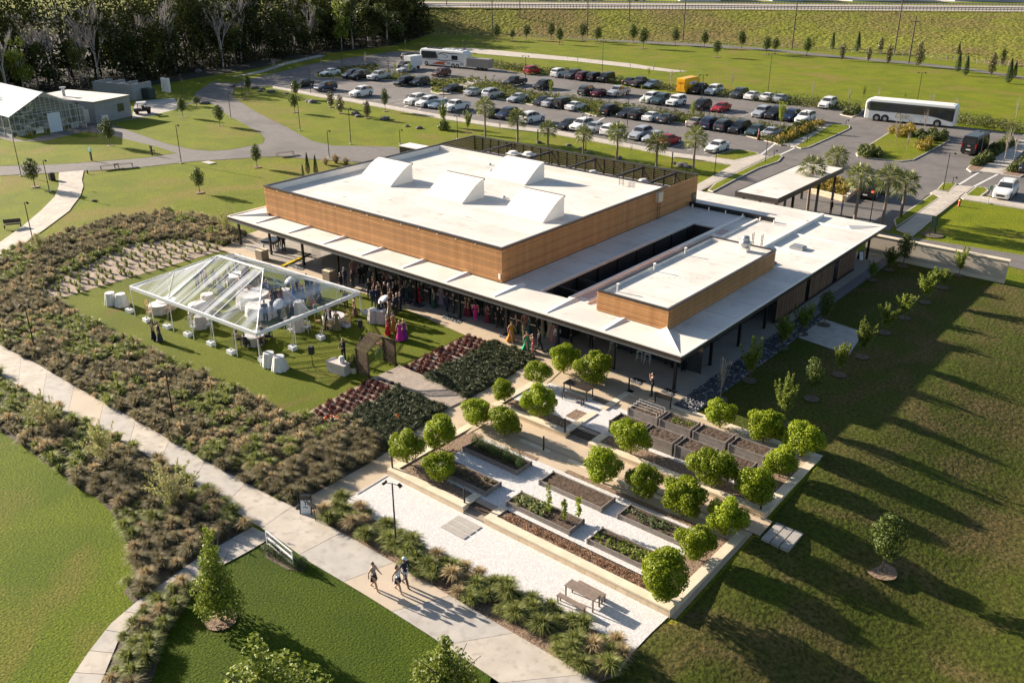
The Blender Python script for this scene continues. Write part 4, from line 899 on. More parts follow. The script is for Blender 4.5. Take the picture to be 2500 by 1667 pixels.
for s in range(3):           # cypress: dark pointed cones
    r = random.Random(60+s)
    def f(q):
        t = q.random()**.8; z = .2+5.3*t; w = (1.05*(1-t)**.75*min(1, .45+t*3.5))*(.82+.18*q.random()); a = q.uniform(0, 6.28); return np.array([math.cos(a)*w, math.sin(a)*w, z, math.cos(a), math.sin(a), .5])
    treeproto('cypress', 'cypress_tree', 'tree', '', trunk([((0, 0, -.05), (0, 0, 4.5), .1, .03)]), npmesh('crown', [(*leafcloud(3600, f, .09, 60+s), 0)], [L_cyp]))
for s in range(3): oaklike(70+s, 4, .95, .4, 1700, L_brown, .10, 'oval', 'magnolia_tree', 'magnolia')
def palm(seed, H=6.0, R_=1.75):
    r = random.Random(seed); k = MB(); n = 60; nv = []; segs = [((0, 0, -.05), (.06, .03, H*.5), .17, .14), ((.06, .03, H*.5), (0, 0, H), .14, .15)]
    for i in range(n):
        a = i*2.399; e = R(75)-R(125)*(i/n)+r.uniform(-.12, .12); L = R_*r.uniform(.82, 1.08)
        d = Vector((math.cos(a)*math.cos(e), math.sin(a)*math.cos(e), math.sin(e))); p0 = Vector((0, 0, H)); p1 = p0+d*L*.45
        k.cyl(p0, p1, .014, .01, 3, 0, False)
        side = d.cross(Vector((0, 0, 1))).normalized(); upv = side.cross(d)
        for j in range(9):
            t = (j-4)/4; dd = (d*math.cos(t*1.15)+side*math.sin(t*1.15)).normalized(); Lj = L*.58*(1-.25*abs(t)); tip = p1+dd*Lj+Vector((0, 0, -.32*Lj*(.5+.5*math.cos(e)))); w = side*.035 if abs(t) < .5 else upv*.03+d*.02
            m_ = p1+dd*Lj*.55+Vector((0, 0, .02)); k.add([p1, m_+w, tip, m_-w], [(0, 1, 2, 3)], 0)
    t = thing('palm_tree', '', 'palm tree', (0, 0, 0), 0, None); obj('trunk', trunk(segs, mat('palm_bark', (.27, .21, .16), (.18, .14, .10), 12, .9, .01, 10), 8), t); o = k.build('crown', L_palm, t)
    d2 = MB()
    for i in range(14):
        a = i*2.1; d2.add([(0, 0, H-.1), (math.cos(a)*.35, math.sin(a)*.35, H-.5), (math.cos(a)*.45, math.sin(a)*.45, H-1.05), (math.cos(a+.3)*.35, math.sin(a+.3)*.35, H-.5)], [(0, 1, 2, 3)], 0)
    d2.build('dead_fronds', L_straw, t)
    TP.setdefault('palm', []).append(Proto(t))
for s in range(3): palm(80+s)
CNT = {}
def plant(key, base, label, H=None, W=None, rz=None, h0=4.0, w0=None, group=None):
    L_ = TP[key]; i = CNT.get(key, 0); CNT[key] = i+1
    s = 1 if H is None else H/h0; sx = s if W is None else W/w0
    return L_[i % len(L_)].put(base, rnd.uniform(0, 6.28) if rz is None else rz, label, (sx, sx, s), group)
# --- citrus trees of the garden: crown centre px, crown width px, level
CIT = [(1376, 880, 69, 1, 'at the upper terrace corner beside the patio'), (1447, 902, 85, 1, 'on the patio side of the upper terrace, in front of the veranda'), (1313, 913, 57, 1, 'on the tan path side of the upper terrace, behind the shaded table'), (1231, 954, 56, 1, 'at the left corner of the upper terrace, above the boardwalk end'),
 (1317, 984, 80, 1, 'inside the upper terrace wall, left of its steps'), (1163, 1009, 70, 0, 'at the back left of the lower terrace, left of its taller neighbour'), (1233, 1030, 76, 0, 'right behind the rosemary bed'), (1072, 1058, 80, 0, 'midway along the lower terrace left wall'), (993, 1094, 80, 0, 'at the left corner of the lower terrace'),
 (1075, 1141, 77, 0, 'beside the brown seedling bed, left of the lower stairs'), (1539, 1067, 88, 1, 'in front of the tall planters, right of the upper steps'), (1473, 1138, 92, 0, 'at the back of the lower terrace, nearest the middle path gap'), (1569, 1179, 82, 0, 'second from the left at the back of the lower terrace'),
 (1667, 1212, 105, 0, 'third from the left at the back of the lower terrace'), (1736, 1144, 102, 1, 'between the front planters and the middle path wall'), (1840, 1185, 95, 1, 'at the outer front corner of the upper terrace'), (1756, 1012, 70, 1, 'behind the back row of planters, against the lawn'), (1862, 1040, 85, 1, 'behind the last planter, second along the lawn edge'),
 (1956, 1077, 85, 1, 'at the far corner of the upper terrace on the lawn side'), (1901, 1127, 75, 1, 'on the outer lawn side wall between two corner trees'), (1769, 1264, 92, 0, 'at the back outer corner of the lower terrace'), (1695, 1322, 88, 0, 'midway along the outer lawn side of the lower terrace'), (1621, 1403, 124, 0, 'the largest, at the front outer corner of the lower terrace')]
for x, y, w, up_, lb in CIT:
    z = .44 if not up_ else .97
    q = P(x, y+w*.46, z); d = (q-cam.location).dot(FW); W = w/FPX*d
    pr = 'big citrus tree ' if w > 100 else ('small citrus tree ' if w < 60 else 'round citrus tree ')
    plant('citrus', (q.x, q.y, z-.1), pr+lb, W/2*1.12*1.75, W*1.22, None, 1.75, 2.0, 'round citrus trees of the terraced garden')
# --- young trees by base px and top px: (key, bx, by, ytop, label)
TR = [('bushy', 540, 1514, 1284, 'leafy young tree in a mulch ring beside the curved path', 137), ('oak', 2152, 1395, 1253, 'small round-crowned tree alone in a mulch ring on the dry lawn', 88),
 ('oak', 2204, 650, 572, 'dense round young tree in front of the pale retaining wall', 44), ('airy', 2170, 660, 599, 'wispy young tree near the building corner and retaining wall', 40), ('airy', 2127, 684, 632, 'small wispy tree in the shade beside the cedar screens', 30), ('airy', 2341, 673, 596, 'slim young tree against the sunlit part of the retaining wall', 34),
 ('airy', 2258, 739, 645, 'tall wispy tree, the farthest back of the row across the shaded lawn', 50), ('airy', 2300, 703, 651, 'low wispy tree close to the retaining wall base', 38), ('airy', 2208, 777, 711, 'leaning feathery young tree, third of the diagonal row in the shade', 48), ('airy', 2160, 813, 735, 'feathery upright young tree, fourth of the diagonal row in the shade', 46),
 ('airy', 2105, 872, 766, 'brown-tipped tall feathery tree, fifth of the diagonal row', 48), ('airy', 2049, 916, 828, 'wiry spreading young tree, sixth of the diagonal row', 48), ('oak', 1981, 974, 875, 'yellow-green dense young tree, seventh of the diagonal row', 56), ('airy', 1912, 1034, 905, 'tall whippy young tree nearest the far terrace corner', 56),
 ('bare', 1758, 976, 869, 'nearly bare young tree at the shadow edge beside the cobbles', 44), ('airy', 1830, 930, 815, 'dark leafy tree in deep shade beside the veranda end', 60), ('oak', 2011, 794, 709, 'shaded tree beside the concrete pad next to the building', 44), ('airy', 1957, 816, 728, 'shaded tree left of the concrete pad', 50), ('airy', 1909, 850, 764, 'shaded wispy tree in front of the dark glass side', 52),
 ('oak', 481, 260, 236, 'young tree on the park lawn beside the boulder heap', 24), ('oak', 447, 287, 236, 'young tree on the park lawn beside the service yard', 24), ('oak', 537, 308, 256, 'young tree in the middle of the park lawn', 30), ('oak', 269, 357, 289, 'leafy tree in the greenhouse shadow', 36), ('oak', 628, 409, 352, 'young oak by the road bend and stone bench', 30),
 ('oak', 86, 457, 387, 'leafy tree with a stone ring beside the curving lawn path', 42), ('oak', 488, 471, 410, 'young tree standing alone on the bright lawn', 34), ('oak', 607, 228, 184, 'young oak by the junction at the far end of the park road', 20), ('oak', 720, 275, 228, 'lower of two young trees beside the black sedan', 24), ('oak', 723, 240, 196, 'upper of two young trees beside the black sedan', 24), ('oak', 941, 272, 216, 'young oak on the lawn beside the white crossover', 22),
 ('oak', 229, 222, 190, 'small round evergreen behind the block building', 18), ('magnolia', 300, 224, 188, 'bronze-leaved small tree behind the block building', 22),
 ('magnolia', 808, 262, 222, 'bronze-leaved magnolia between the navy cars and the lawn, left one', 22), ('magnolia', 831, 277, 232, 'bronze-leaved magnolia, right one of the pair on the lawn', 24), ('magnolia', 897, 289, 247, 'bronze-leaved magnolia beside the flat boulders', 24), ('airy', 1083, 308, 241, 'pale green slim tree in front of the blue-grey car', 24), ('airy', 1142, 324, 263, 'pale green slim tree in front of the white pickup', 22)]
def mulch_ring(x, y, z, r, m=mulch):
    k = MB(); n = 18; k.add([(x+r*math.cos(2*math.pi*i/n)*(1+.06*math.sin(3*i)), y+r*math.sin(2*math.pi*i/n), z+.06) for i in range(n)], [tuple(range(n))]); o = k.build('mulch_ring', m); o['kind'] = 'structure'
for key, bx, by, yt, lb, w in TR:
    q = PG(bx, by); H = hgt(q, yt); d = (q-cam.location).dot(FW); W = w/FPX*d
    h0, w0 = {'bushy': (5, 2.6), 'oak': (4, 2.0), 'airy': (4, 1.4), 'bare': (4, 1.1), 'magnolia': (4, 1.9)}[key]
    plant(key, q, lb, H, W, None, h0, w0)
    mulch_ring(q.x, q.y, q.z, .75 if by > 1300 else .5, mulch if by > 1300 or by < 600 else litter)  # rings of the shaded row get darker litter, shade put into their colour
# trees cut off by the frame
for bx, by, H, W, lb in ((655, 1800, 4.9, 4.6, 'broad leafy tree cut off by the bottom edge, left of the walkers'), (1092, 1760, 4.5, 3.3, 'bright leafy tree at the bottom edge beside the main path'), (2540, 1215, 2.6, 1.8, 'leafy tree cut off at the right edge of the dry lawn')):
    q = PG(bx, by); plant('bushy', q, lb, H, W, None, 5, 2.6)
# far row along the park edge
FAR = [(1345, 97, 57), (1366, 109, 68), (1422, 100, 57), (1459, 106, 66), (1545, 106, 60), (1570, 119, 68), (1648, 111, 70), (1719, 117, 76), (1750, 140, 99), (1810, 120, 77), (1870, 134, 90), (1871+20, 132, 92), (1969, 137, 92), (1212, 99, 59), (1251, 100, 72), (1285, 98, 60)]
for i, (bx, by, yt) in enumerate(sorted(FAR)):
    q = PG(bx, by); plant('oak', q, '%s lawn tree from the left in the far row below the bank' % ORD[i], hgt(q, yt), hgt(q, yt)*.62, None, 4, 2, 'young trees in the far row'); mulch_ring(q.x, q.y, q.z, .9)
CY = [(2031, 121, 78, 'pointed dark cypress, leftmost on the far path'), (2092, 128, 77, 'tall pointed cypress behind the far path'), (2337, 176, 125, 'dark cypress, left of the close pair by the path'), (2356, 185, 134, 'dark cypress, right of the close pair by the path'), (2460, 204, 142, 'large dark cypress nearest the right edge'), (2338, 138, 103, 'dark cypress against the bank behind the pair'), (2475, 190, 150, 'half hidden cypress behind the large one at the right edge')]
for bx, by, yt, lb in CY:
    q = PG(bx, by); H = hgt(q, yt); plant('cypress', q, lb, H, H*.36, None, 5.5, 2.1)
MG = [(2054, 148, 106), (2119, 151, 115), (2148, 132, 92), (2167, 158, 108), (2241, 164, 102), (2418, 186, 128), (2446, 160, 118)]
for i, (bx, by, yt) in enumerate(MG):
    q = PG(bx, by); H = hgt(q, yt); plant('magnolia', q, '%s bronze evergreen from the left among the cypresses' % ORD[i], H, H*.42, None, 4, 1.9, 'bronze evergreens along the far path')
# bare and lime saplings around the car park
BARE = [(620+190/3.647, 190, 138), (785, 168, 130), (888+5, 172, 122), (990, 122, 92), (1267, 128, 110), (1385, 150, 128), (1410, 160, 130), (1538, 172, 150), (1595, 180, 148), (1637, 218, 160), (1706, 205, 168), (1785, 225, 168), (1982, 248, 190), (2070, 262, 205), (2143, 250, 208), (2268, 285, 218), (2330, 280, 232), (2478, 298, 232), (2186, 352, 275), (2213, 370, 315), (2255, 325, 262), (2474, 395, 320), (2450, 400, 300), (1660, 190, 160), (1540, 388, 345), (1221, 330, 285), (2432, 98, 50)]
for i, (bx, by, yt) in enumerate(sorted(BARE)):
    q = PG(bx, by); plant('bare', q, '%s leafless pale sapling from the left around the car park' % ORD[i], hgt(q, yt), None, None, 4, 1.1, 'leafless saplings around the car park')
LIME = [(1000, 182, 150), (965, 178, 150), (1345, 235, 192), (1583, 192, 163), (1566, 225, 205), (1185, 205, 180), (2106, 246, 206), (2208, 245, 225), (1904, 315, 240), (1690, 300, 240), (1560+12, 260, 232), (2450-8, 160, 110), (1350, 100, 88)]
for i, (bx, by, yt) in enumerate(sorted(LIME)):
    q = PG(bx, by); plant('lime', q, '%s lime green sapling from the left around the car park' % ORD[i], hgt(q, yt), None, None, 3.6, 1.3, 'lime green saplings around the car park')
# palms: base px, crown centre y px
PL = [(1185, 337, 262, 'palm nearest the food truck, leftmost of the row behind the building'), (1263, 349, 290, 'second palm from the left behind the plant yard'), (1337, 363, 316, 'third palm from the left behind the plant yard'), (1424, 379, 328, 'fourth palm from the left behind the plant yard'), (1505, 394, 325, 'fifth and fullest palm behind the plant yard'), (1602, 407, 350, 'sixth palm from the left, right of the fullest one'), (1692, 424, 338, 'last palm of the row before the cross walk'),
 (1971, 515, 412, 'palm rising through the entrance canopy edge'), (2086, 538, 432, 'left palm of the tight group at the drive'), (2152, 552, 436, 'tallest palm of the tight group at the drive'), (2197, 532, 448, 'right-hand palm of the tight group at the drive')]
for bx, by, yc, lb in PL:
    q = PG(bx, by); H = hgt(q, yc); o = plant('palm', q, lb, None, None, None, group='palm trees behind the building'); bpy.context.view_layer.update()
    for ch in [c for c in bpy.data.objects if c.parent == o]:
        nm = ch.name.split('.')[0]; f = 1.12 if H > 3 else .95
        if nm == 'trunk': ch.scale = (1, 1, H/6)
        else: ch.scale = (f, f, f); ch.location = (0, 0, H-6*f)
# --- woodland beyond: one mass, with trees that can be told apart in front of it
WP = pix([(-500, 330), (-200, 262), (0, 228), (200, 214), (330, 205), (450, 178), (560, 160), (700, 138), (820, 122), (930, 112), (1010, 92), (1040, 74), (1000, 30), (700, 15)])
deep = []
edge = [Vector((x, y, 0)) for x, y in WP[:12]]
away = Vector((-.93, .36, 0)); rw_ = np.random.default_rng(5); parts = []; tk = MB(); fl = []
for e0, e1 in zip(edge, edge[1:]):
    L = (e1-e0).length
    for row in range(8):
        for j in range(int(L/6)+1):
            p = e0.lerp(e1, rw_.random())+away*(2+row*7.5+rw_.uniform(-3, 3)); H = rw_.uniform(10.5, 16)+row*1.1; Wd = rw_.uniform(3.0, 5)
            if p.y > 150: H *= .78
            n = int(800 if row < 3 else 300)
            nc = 9; cs = np.array([(p.x+rw_.normal(0, Wd*.5), p.y+rw_.normal(0, Wd*.5), 1+H*(.02+.98*rw_.random()**.8)) for _ in range(nc)]); rs = rw_.uniform(1.2, 2.6, nc)
            parts.append((*leafcloud(n, clumps(None, cs, rs), .33, int(rw_.integers(1e6)), flat=.9), 0))
            tk.cyl((p.x, p.y, .9), (p.x+rw_.uniform(-1, 1), p.y+rw_.uniform(-1, 1), H*.8), .2, .06, 5, 0, False)
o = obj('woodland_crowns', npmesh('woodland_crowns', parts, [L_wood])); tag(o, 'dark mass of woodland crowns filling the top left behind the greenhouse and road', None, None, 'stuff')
o = tk.build('woodland_trunks', mat('dark_bark', (.03, .025, .02), (.05, .042, .035), 3, .9)); tag(o, 'trunks inside the dark woodland mass', None, None, 'stuff')
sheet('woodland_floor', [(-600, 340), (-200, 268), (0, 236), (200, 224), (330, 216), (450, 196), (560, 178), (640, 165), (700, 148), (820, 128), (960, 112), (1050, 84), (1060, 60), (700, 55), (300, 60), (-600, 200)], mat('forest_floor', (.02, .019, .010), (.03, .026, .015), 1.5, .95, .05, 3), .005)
# undergrowth at the woodland edge
uparts = []
for e0, e1 in zip(edge, edge[1:]):
    for j in range(int((e1-e0).length*1.6)):
        p = e0.lerp(e1, rw_.random())-away*rw_.uniform(-4, 1.5); cs = [(p.x, p.y, 1.4)]; uparts.append((*leafcloud(60, clumps(None, cs, [rw_.uniform(.7, 1.7)]), .22, int(rw_.integers(1e6)), flat=1), 0))
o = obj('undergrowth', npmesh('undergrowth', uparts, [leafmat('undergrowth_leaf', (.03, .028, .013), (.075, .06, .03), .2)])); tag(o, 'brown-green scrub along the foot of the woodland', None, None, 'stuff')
# tall bare trees in front of the mass
def baretree(seed, H=16.0):
    r = random.Random(seed); segs = [((0, 0, -.1), (r.uniform(-.3, .3), 0, H*.45), .26, .17)]
    def br(p, d, L, rr, lv):
        e = p+d*L; segs.append((tuple(p), tuple(e), rr, rr*.6))
        if lv == 0: return
        for i in range(3 if lv > 1 else 4):
            nd = (d+Vector((r.uniform(-.45, .45), r.uniform(-.45, .45), r.uniform(.0, .25)))).normalized(); br(e if i else p+d*L*.7, nd, L*r.uniform(.6, .85), rr*.58, lv-1)
    for i in range(7):
        a = i*1.3+r.random(); br(Vector((0, 0, H*(.25+.06*i))), Vector((math.cos(a)*.35, math.sin(a)*.35, 1)).normalized(), H*.2, .13, 3)
    t = thing('bare_tree', '', 'tree', (0, 0, 0)); obj('trunk', trunk(segs, mat('grey_bark', (.52, .46, .43), (.40, .35, .33), 5, .9), 4), t); TP.setdefault('tallbare', []).append(Proto(t))
for s in range(3): baretree(90+s)
def edge_tree(seed, m):
    r = random.Random(seed); cs = []; rs = []
    for i in range(14): a = r.uniform(0, 6.28); t = r.random(); d = 2.4*math.sin(math.pi*(.2+.7*t)); cs.append((math.cos(a)*d*.7, math.sin(a)*d*.7, 3.2+t*7.2)); rs.append(r.uniform(.7, 1.5))
    treeproto('edge%s' % m.name, 'woodland_tree', 'tree', '', trunk([((0, 0, -.1), (.2, 0, 9), .17, .05)]+limbs(3, 9.5, 2.2, 9, seed, .06), pale_bark), crown(2600, cs, rs, .2, seed, m, flat=.9))
for s in range(2): edge_tree(95+s, L_shrub); edge_tree(98+s, L_tree)
BT = [(95, 215, 45, 'bare grey tree, leftmost in front of the dark woodland'), (140, 205, 30, 'leaning bare grey tree above the greenhouse ridge'), (170, 198, 35, 'slim bare tree right of the leaning one'), (245, 205, 25, 'tall fan-shaped bare tree behind the block building'), (465, 158, 20, 'bare grey tree with fine twigs near the rubble heap'), (508, 160, -5, 'tall bare grey tree left of the leafy edge tree'), (545, 165, 15, 'bare tree beside the far road end'), (612, 140, -10, 'bare tree at the top left of the car park'), (712, 112, 0, 'thin bare trunk in the woodland shade'), (660, 118, 15, 'thin dark bare tree above the car park'), (20, 232, 60, 'bare tree behind the greenhouse roof end'), (120, 212, 60, 'forked bare tree between the leaning pair'), (215, 206, 55, 'low bare tree left of the fan-shaped one'), (290, 198, 40, 'thin bare tree right of the fan-shaped one'), (355, 190, 30, 'bare tree above the storage bays'), (415, 180, 15, 'tall bare tree above the utility cabinet'), (590, 152, 5, 'bare tree left of the car park corner'), (760, 125, 20, 'bare tree deep in the shade by the car park')]
for bx, by, yt, lb in BT:
    q = PG(bx, by); plant('tallbare', q, lb, hgt(q, yt), None, None, 16, 5)
ETX = [('edge%s' % L_shrub.name, x_, y_, t_, '%s olive tree from the left along the front of the woodland' % ORD[i_], w_) for i_, (x_, y_, t_, w_) in enumerate(((15, 228, 120, 50), (110, 216, 110, 40), (200, 208, 95, 46), (330, 196, 85, 44), (385, 186, 80, 40), (430, 178, 60, 44), (575, 156, 45, 46), (690, 134, 30, 50), (735, 128, 35, 44), (780, 122, 20, 50), (900, 112, -5, 60)))]
ET = ETX+[('edge%s' % L_tree.name, 60, 225, 85, 'yellow-green leafy tree behind the greenhouse', 60), ('edge%s' % L_tree.name, 272, 180, 70, 'slim sunlit yellow-green tree at the woodland edge', 20), ('edge%s' % L_shrub.name, 488, 158, 100, 'dark bushy tree by the rubble heap', 36), ('edge%s' % L_shrub.name, 640, 130, 50, 'broad olive tree at the top of the park road', 70), ('edge%s' % L_shrub.name, 862, 120, 0, 'tall olive tree at the woodland end, left of the gap', 60), ('edge%s' % L_tree.name, 835, 122, -5, 'tall yellow-green tree at the woodland end', 46), ('edge%s' % L_shrub.name, 945, 108, 10, 'broad dark tree at the right end of the woodland', 90), ('edge%s' % L_shrub.name, 985, 95, 5, 'thin grey-green tree, last at the woodland end', 70), ('edge%s' % L_shrub.name, 1044, 72, 33, 'small round tree at the foot of the bank', 24), ('edge%s' % L_shrub.name, 905, 112, 20, 'dark tree hanging over the woodland path', 60)]
for key, bx, by, yt, lb, w in ET:
    q = PG(bx, by); d = (q-cam.location).dot(FW); plant(key, q, lb, hgt(q, yt), w/FPX*d, None, 10.5, 5)
# pale multi-stemmed small trees in the lower bed
for bx, by, yt, w, lb in ((118, 1048, 945, 90, 'pale thin-leaved tree over the left end of the main path'), (255, 1141, 1012, 100, 'pale thin-leaved small tree, middle of three by the main path'), (422, 1240, 1110, 110, 'pale thin-leaved small tree nearest the path junction'), (100, 620, 560, 45, 'sparse grey small tree at the end of the curving lawn path'), (555, 570, 485, 40, 'sparse small tree beside the left end of the veranda')):
    q = PG(bx, by); d = (q-cam.location).dot(FW); plant('pale', q, lb, hgt(q, yt), w/FPX*d*1.3, None, 3.2, 3.0)
# --- ornamental grasses
def tuft(seed, nb, h, spread, w=.012, droop=.5):
    r = np.random.default_rng(seed); V = []; F = []
    for i in range(nb):
        a = r.uniform(0, 6.28); l = r.uniform(.05, 1); L = h*r.uniform(.7, 1.15); out = spread*l
        b = np.array([math.cos(a)*.08*l, math.sin(a)*.08*l, 0]); m_ = b+np.array([math.cos(a)*out*.45, math.sin(a)*out*.45, L*(.72-.1*l)]); t = b+np.array([math.cos(a)*out, math.sin(a)*out, L*(1-droop*l)]); s = np.array([-math.sin(a), math.cos(a), 0])*w
        o = len(V); V += [b-s, b+s, m_+s, m_-s, t]; F += [(o, o+1, o+2, o+3), (o+3, o+2, o+4, o+4)]
    return np.array(V), F
GT = {}
def tmesh(key, seed, nb, h, sp, m, **k):
    V, F = tuft(seed, nb, h, sp, **k); me = bpy.data.meshes.new('grass_tuft'); me.from_pydata([tuple(v) for v in V], [], [f if f[2] != f[3] else f[:3] for f in F]); me.materials.append(m); me.update(); GT.setdefault(key, []).append((me, V, F))
for s in range(3):
    tmesh('green', 100+s, 430, .58, .50, L_gtuf, w=.0095); tmesh('straw', 110+s, 400, .58, .44, L_straw, w=.008); tmesh('brown', 120+s, 430, .58, .52, L_btuf, w=.0085)
    tmesh('strap', 130+s, 60, .42, .42, L_dstrap, w=.02, droop=.7); tmesh('agave', 140+s, 26, .5, .42, L_gtuf, w=.03, droop=.35)
def stuff_tufts(name, label, items):
    """items: (key, x, y, z, scale) joined into one mesh"""
    mats = [L_gtuf, L_straw, L_btuf, L_dstrap]; mi = {'green': 0, 'agave': 0, 'straw': 1, 'brown': 2, 'strap': 3}; VV = []; FF = []; MI = []; off = 0; r = np.random.default_rng(11)
    for key, x, y, z, s in items:
        me, V, F = GT[key][r.integers(3)]; nb = len(V)//5; keep = r.permutation(nb)[:int(nb*.27)] if key in ('green', 'straw', 'brown') else np.arange(nb)
        a = r.uniform(0, 6.28); c_, s_ = math.cos(a), math.sin(a); vv = V.reshape(-1, 5, 3)[keep].reshape(-1, 3)*s; wv = vv.copy()
        if key in ('green', 'straw', 'brown'):
            q5 = vv.reshape(-1, 5, 3); mid = (q5[:, 0]+q5[:, 1])/2; q5[:, 0] = mid+(q5[:, 0]-mid)*2.0; q5[:, 1] = mid+(q5[:, 1]-mid)*2.0; m2 = (q5[:, 2]+q5[:, 3])/2; q5[:, 2] = m2+(q5[:, 2]-m2)*2.0; q5[:, 3] = m2+(q5[:, 3]-m2)*2.0; vv = q5.reshape(-1, 3); wv = vv.copy()
        wv[:, 0] = vv[:, 0]*c_-vv[:, 1]*s_+x; wv[:, 1] = vv[:, 0]*s_+vv[:, 1]*c_+y; wv[:, 2] = vv[:, 2]+z
        n = len(keep); b = off+5*np.arange(n); VV.append(wv); FF.append(np.stack([b, b+1, b+2, b+3], 1)); FF.append(np.stack([b+3, b+2, b+4, b+4], 1)); MI += [mi[key]]*(2*n); off += 5*n
    V = np.concatenate(VV); F = np.concatenate(FF)
    fl = []; 
    me = bpy.data.meshes.new(name); me.from_pydata(V.tolist(), [], [tuple(f) if f[2] != f[3] else tuple(f[:3]) for f in F.tolist()])
    for m in mats: me.materials.append(m)
    me.polygons.foreach_set('material_index', MI); me.update(); o = obj(name, me); tag(o, label, None, None, 'stuff'); return o
r_ = random.Random(21)
from mathutils import noise as mn
def pick(fr, x=0, y=0):
    u = min(max(r_.random()*.45+.20+.66*mn.noise(Vector((x*.22, y*.22, 3.0))), 0), 1); return 'green' if u < fr[0] else ('straw' if u < fr[1] else 'brown')
ALL = []
for name, poly, d, fr in (('b3', BED3, .80, (.58, .85)), ('b4', BED4, .72, (.5, .75)), ('b2', BED2, .80, (.40, .52)), ('b1', BED1, .80, (.30, .42))):
    for x, y in scatter(pix(poly), d, .38, r_): ALL.append((name, pick(fr, x, y), x, y, r_.uniform(.85, 1.6) if name != 'b3' else r_.uniform(1.0, 1.75)))
cp = cam.location
ALL.sort(key=lambda t: ((t[2]-cp.x)**2+(t[3]-cp.y)**2) if (0 <= proj((t[2], t[3], 0))[0] <= 2500 and proj((t[2], t[3], 0))[1] <= 1690) else 1e9)
near, rest = ALL[:285], ALL[285:]
BN = {'b3': ('by the gravel court', 'grasses between the main path and the gravel court'), 'b4': ('beside the curved path', 'grasses along the curved path'), 'b2': ('below the main path', 'grasses in the bed below the main path'), 'b1': ('above the main path', 'grasses in the wide bed above the main path')}
AD = {'green': 'green spiky grass clump ', 'straw': 'straw-coloured grass clump ', 'brown': 'brown feathery grass clump '}
def uniq(items, base, parts=('left end', 'left middle', 'middle', 'right middle', 'right end')):
    """tell alike plants apart by their place along the bed, counted from the left in each stretch"""
    items.sort(key=lambda t: proj(t[1])[0]); n = len(items); np_ = len(parts)
    for i in range(np_):
        ch = items[i*n//np_:(i+1)*n//np_]; ch.sort(key=lambda t: proj(t[1])[0])
        for j, (o, p) in enumerate(ch): o['label'] = '%s %s%s' % (ORD[j % 28], base, ', '+parts[i] if np_ > 1 else '')
US = {}
for nm, key, x, y, s in near:
    o = obj('grass_clump', GT[key][r_.randrange(3)][0], None, (x, y, gz(y)), r_.uniform(0, 6.28), s); tag(o, 'x', 'ornamental grass', AD[key].split(' ')[0]+' '+BN[nm][1]); US.setdefault((key, nm), []).append((o, (x, y, gz(y))))
for (key, nm), L_ in US.items(): uniq(L_, AD[key]+BN[nm][0], ('left end', 'left middle', 'middle', 'right middle', 'right end') if len(L_) > 20 else ('left half', 'right half') if len(L_) > 4 else ('front',))
stuff_tufts('ornamental_grasses', 'mass of brown and green ornamental grasses filling the wide beds', [(k_, x, y, gz(y), s) for _, k_, x, y, s in rest])
# extra denser low fill of the beds so that soil hardly shows
fill = [('brown' if r_.random() < .6 else 'green', x, y, gz(y)-.05, r_.uniform(.5, .85)) for x, y in scatter(pix(BED1), .8, .5, r_)]+[('brown' if r_.random() < .6 else 'green', x, y, gz(y)-.05, r_.uniform(.5, .8)) for x, y in scatter(pix(BED2), .8, .5, r_)]
stuff_tufts('low_grasses', 'low brown undergrowth between the ornamental grasses', fill)
# strappy dark plants, agaves, red mounds
stuff_tufts('strap_leaved_plants', 'dark strap-leaved plants massed either side of the boardwalk', [('strap', x, y, gz(y), r_.uniform(.8, 1.25)) for b in (STRA, STRB) for x, y in scatter(pix(b), .36, .45, r_)])
ag = [('agave', x, y) for x, y in scatter(pix(STRIP), 1.05, .35, r_)]
for i, (k_, x, y) in enumerate(ag):
    o = obj('spiky_plant', GT['agave'][i % 3][0], None, (x, y, gz(y)+.01), i*1.7, r_.uniform(.8, 1.2)); tag(o, 'x', 'plant', 'spiky plants in the sandy strip'); US.setdefault('ag', []).append((o, (x, y, gz(y))))
uniq(US['ag'], 'spiky plant in the sandy strip')
rm = [npmesh('red_mound', [(*leafcloud(420, clumps(None, [(0, 0, .08), (.08, .02, .1), (-.08, .05, .08)], [.24, .18, .18], .5), .035, 7+s), 0)], [L_red]) for s in range(3)]
for nm, b, lb in (('A', REDA, 'left'), ('B', REDB, 'right')):
    for i, (x, y) in enumerate(scatter(pix(b), .56, .15, r_)):
        o = obj('red_plant', rm[i % 3], None, (x, y, gz(y)+.02), i*2.0, r_.uniform(.75, 1.1)); tag(o, 'x', 'plant', 'dark red mound plants %s of the boardwalk' % lb); US.setdefault('red'+lb, []).append((o, (x, y, gz(y))))
    uniq(US['red'+lb], 'dark red mound %s of the boardwalk' % lb)
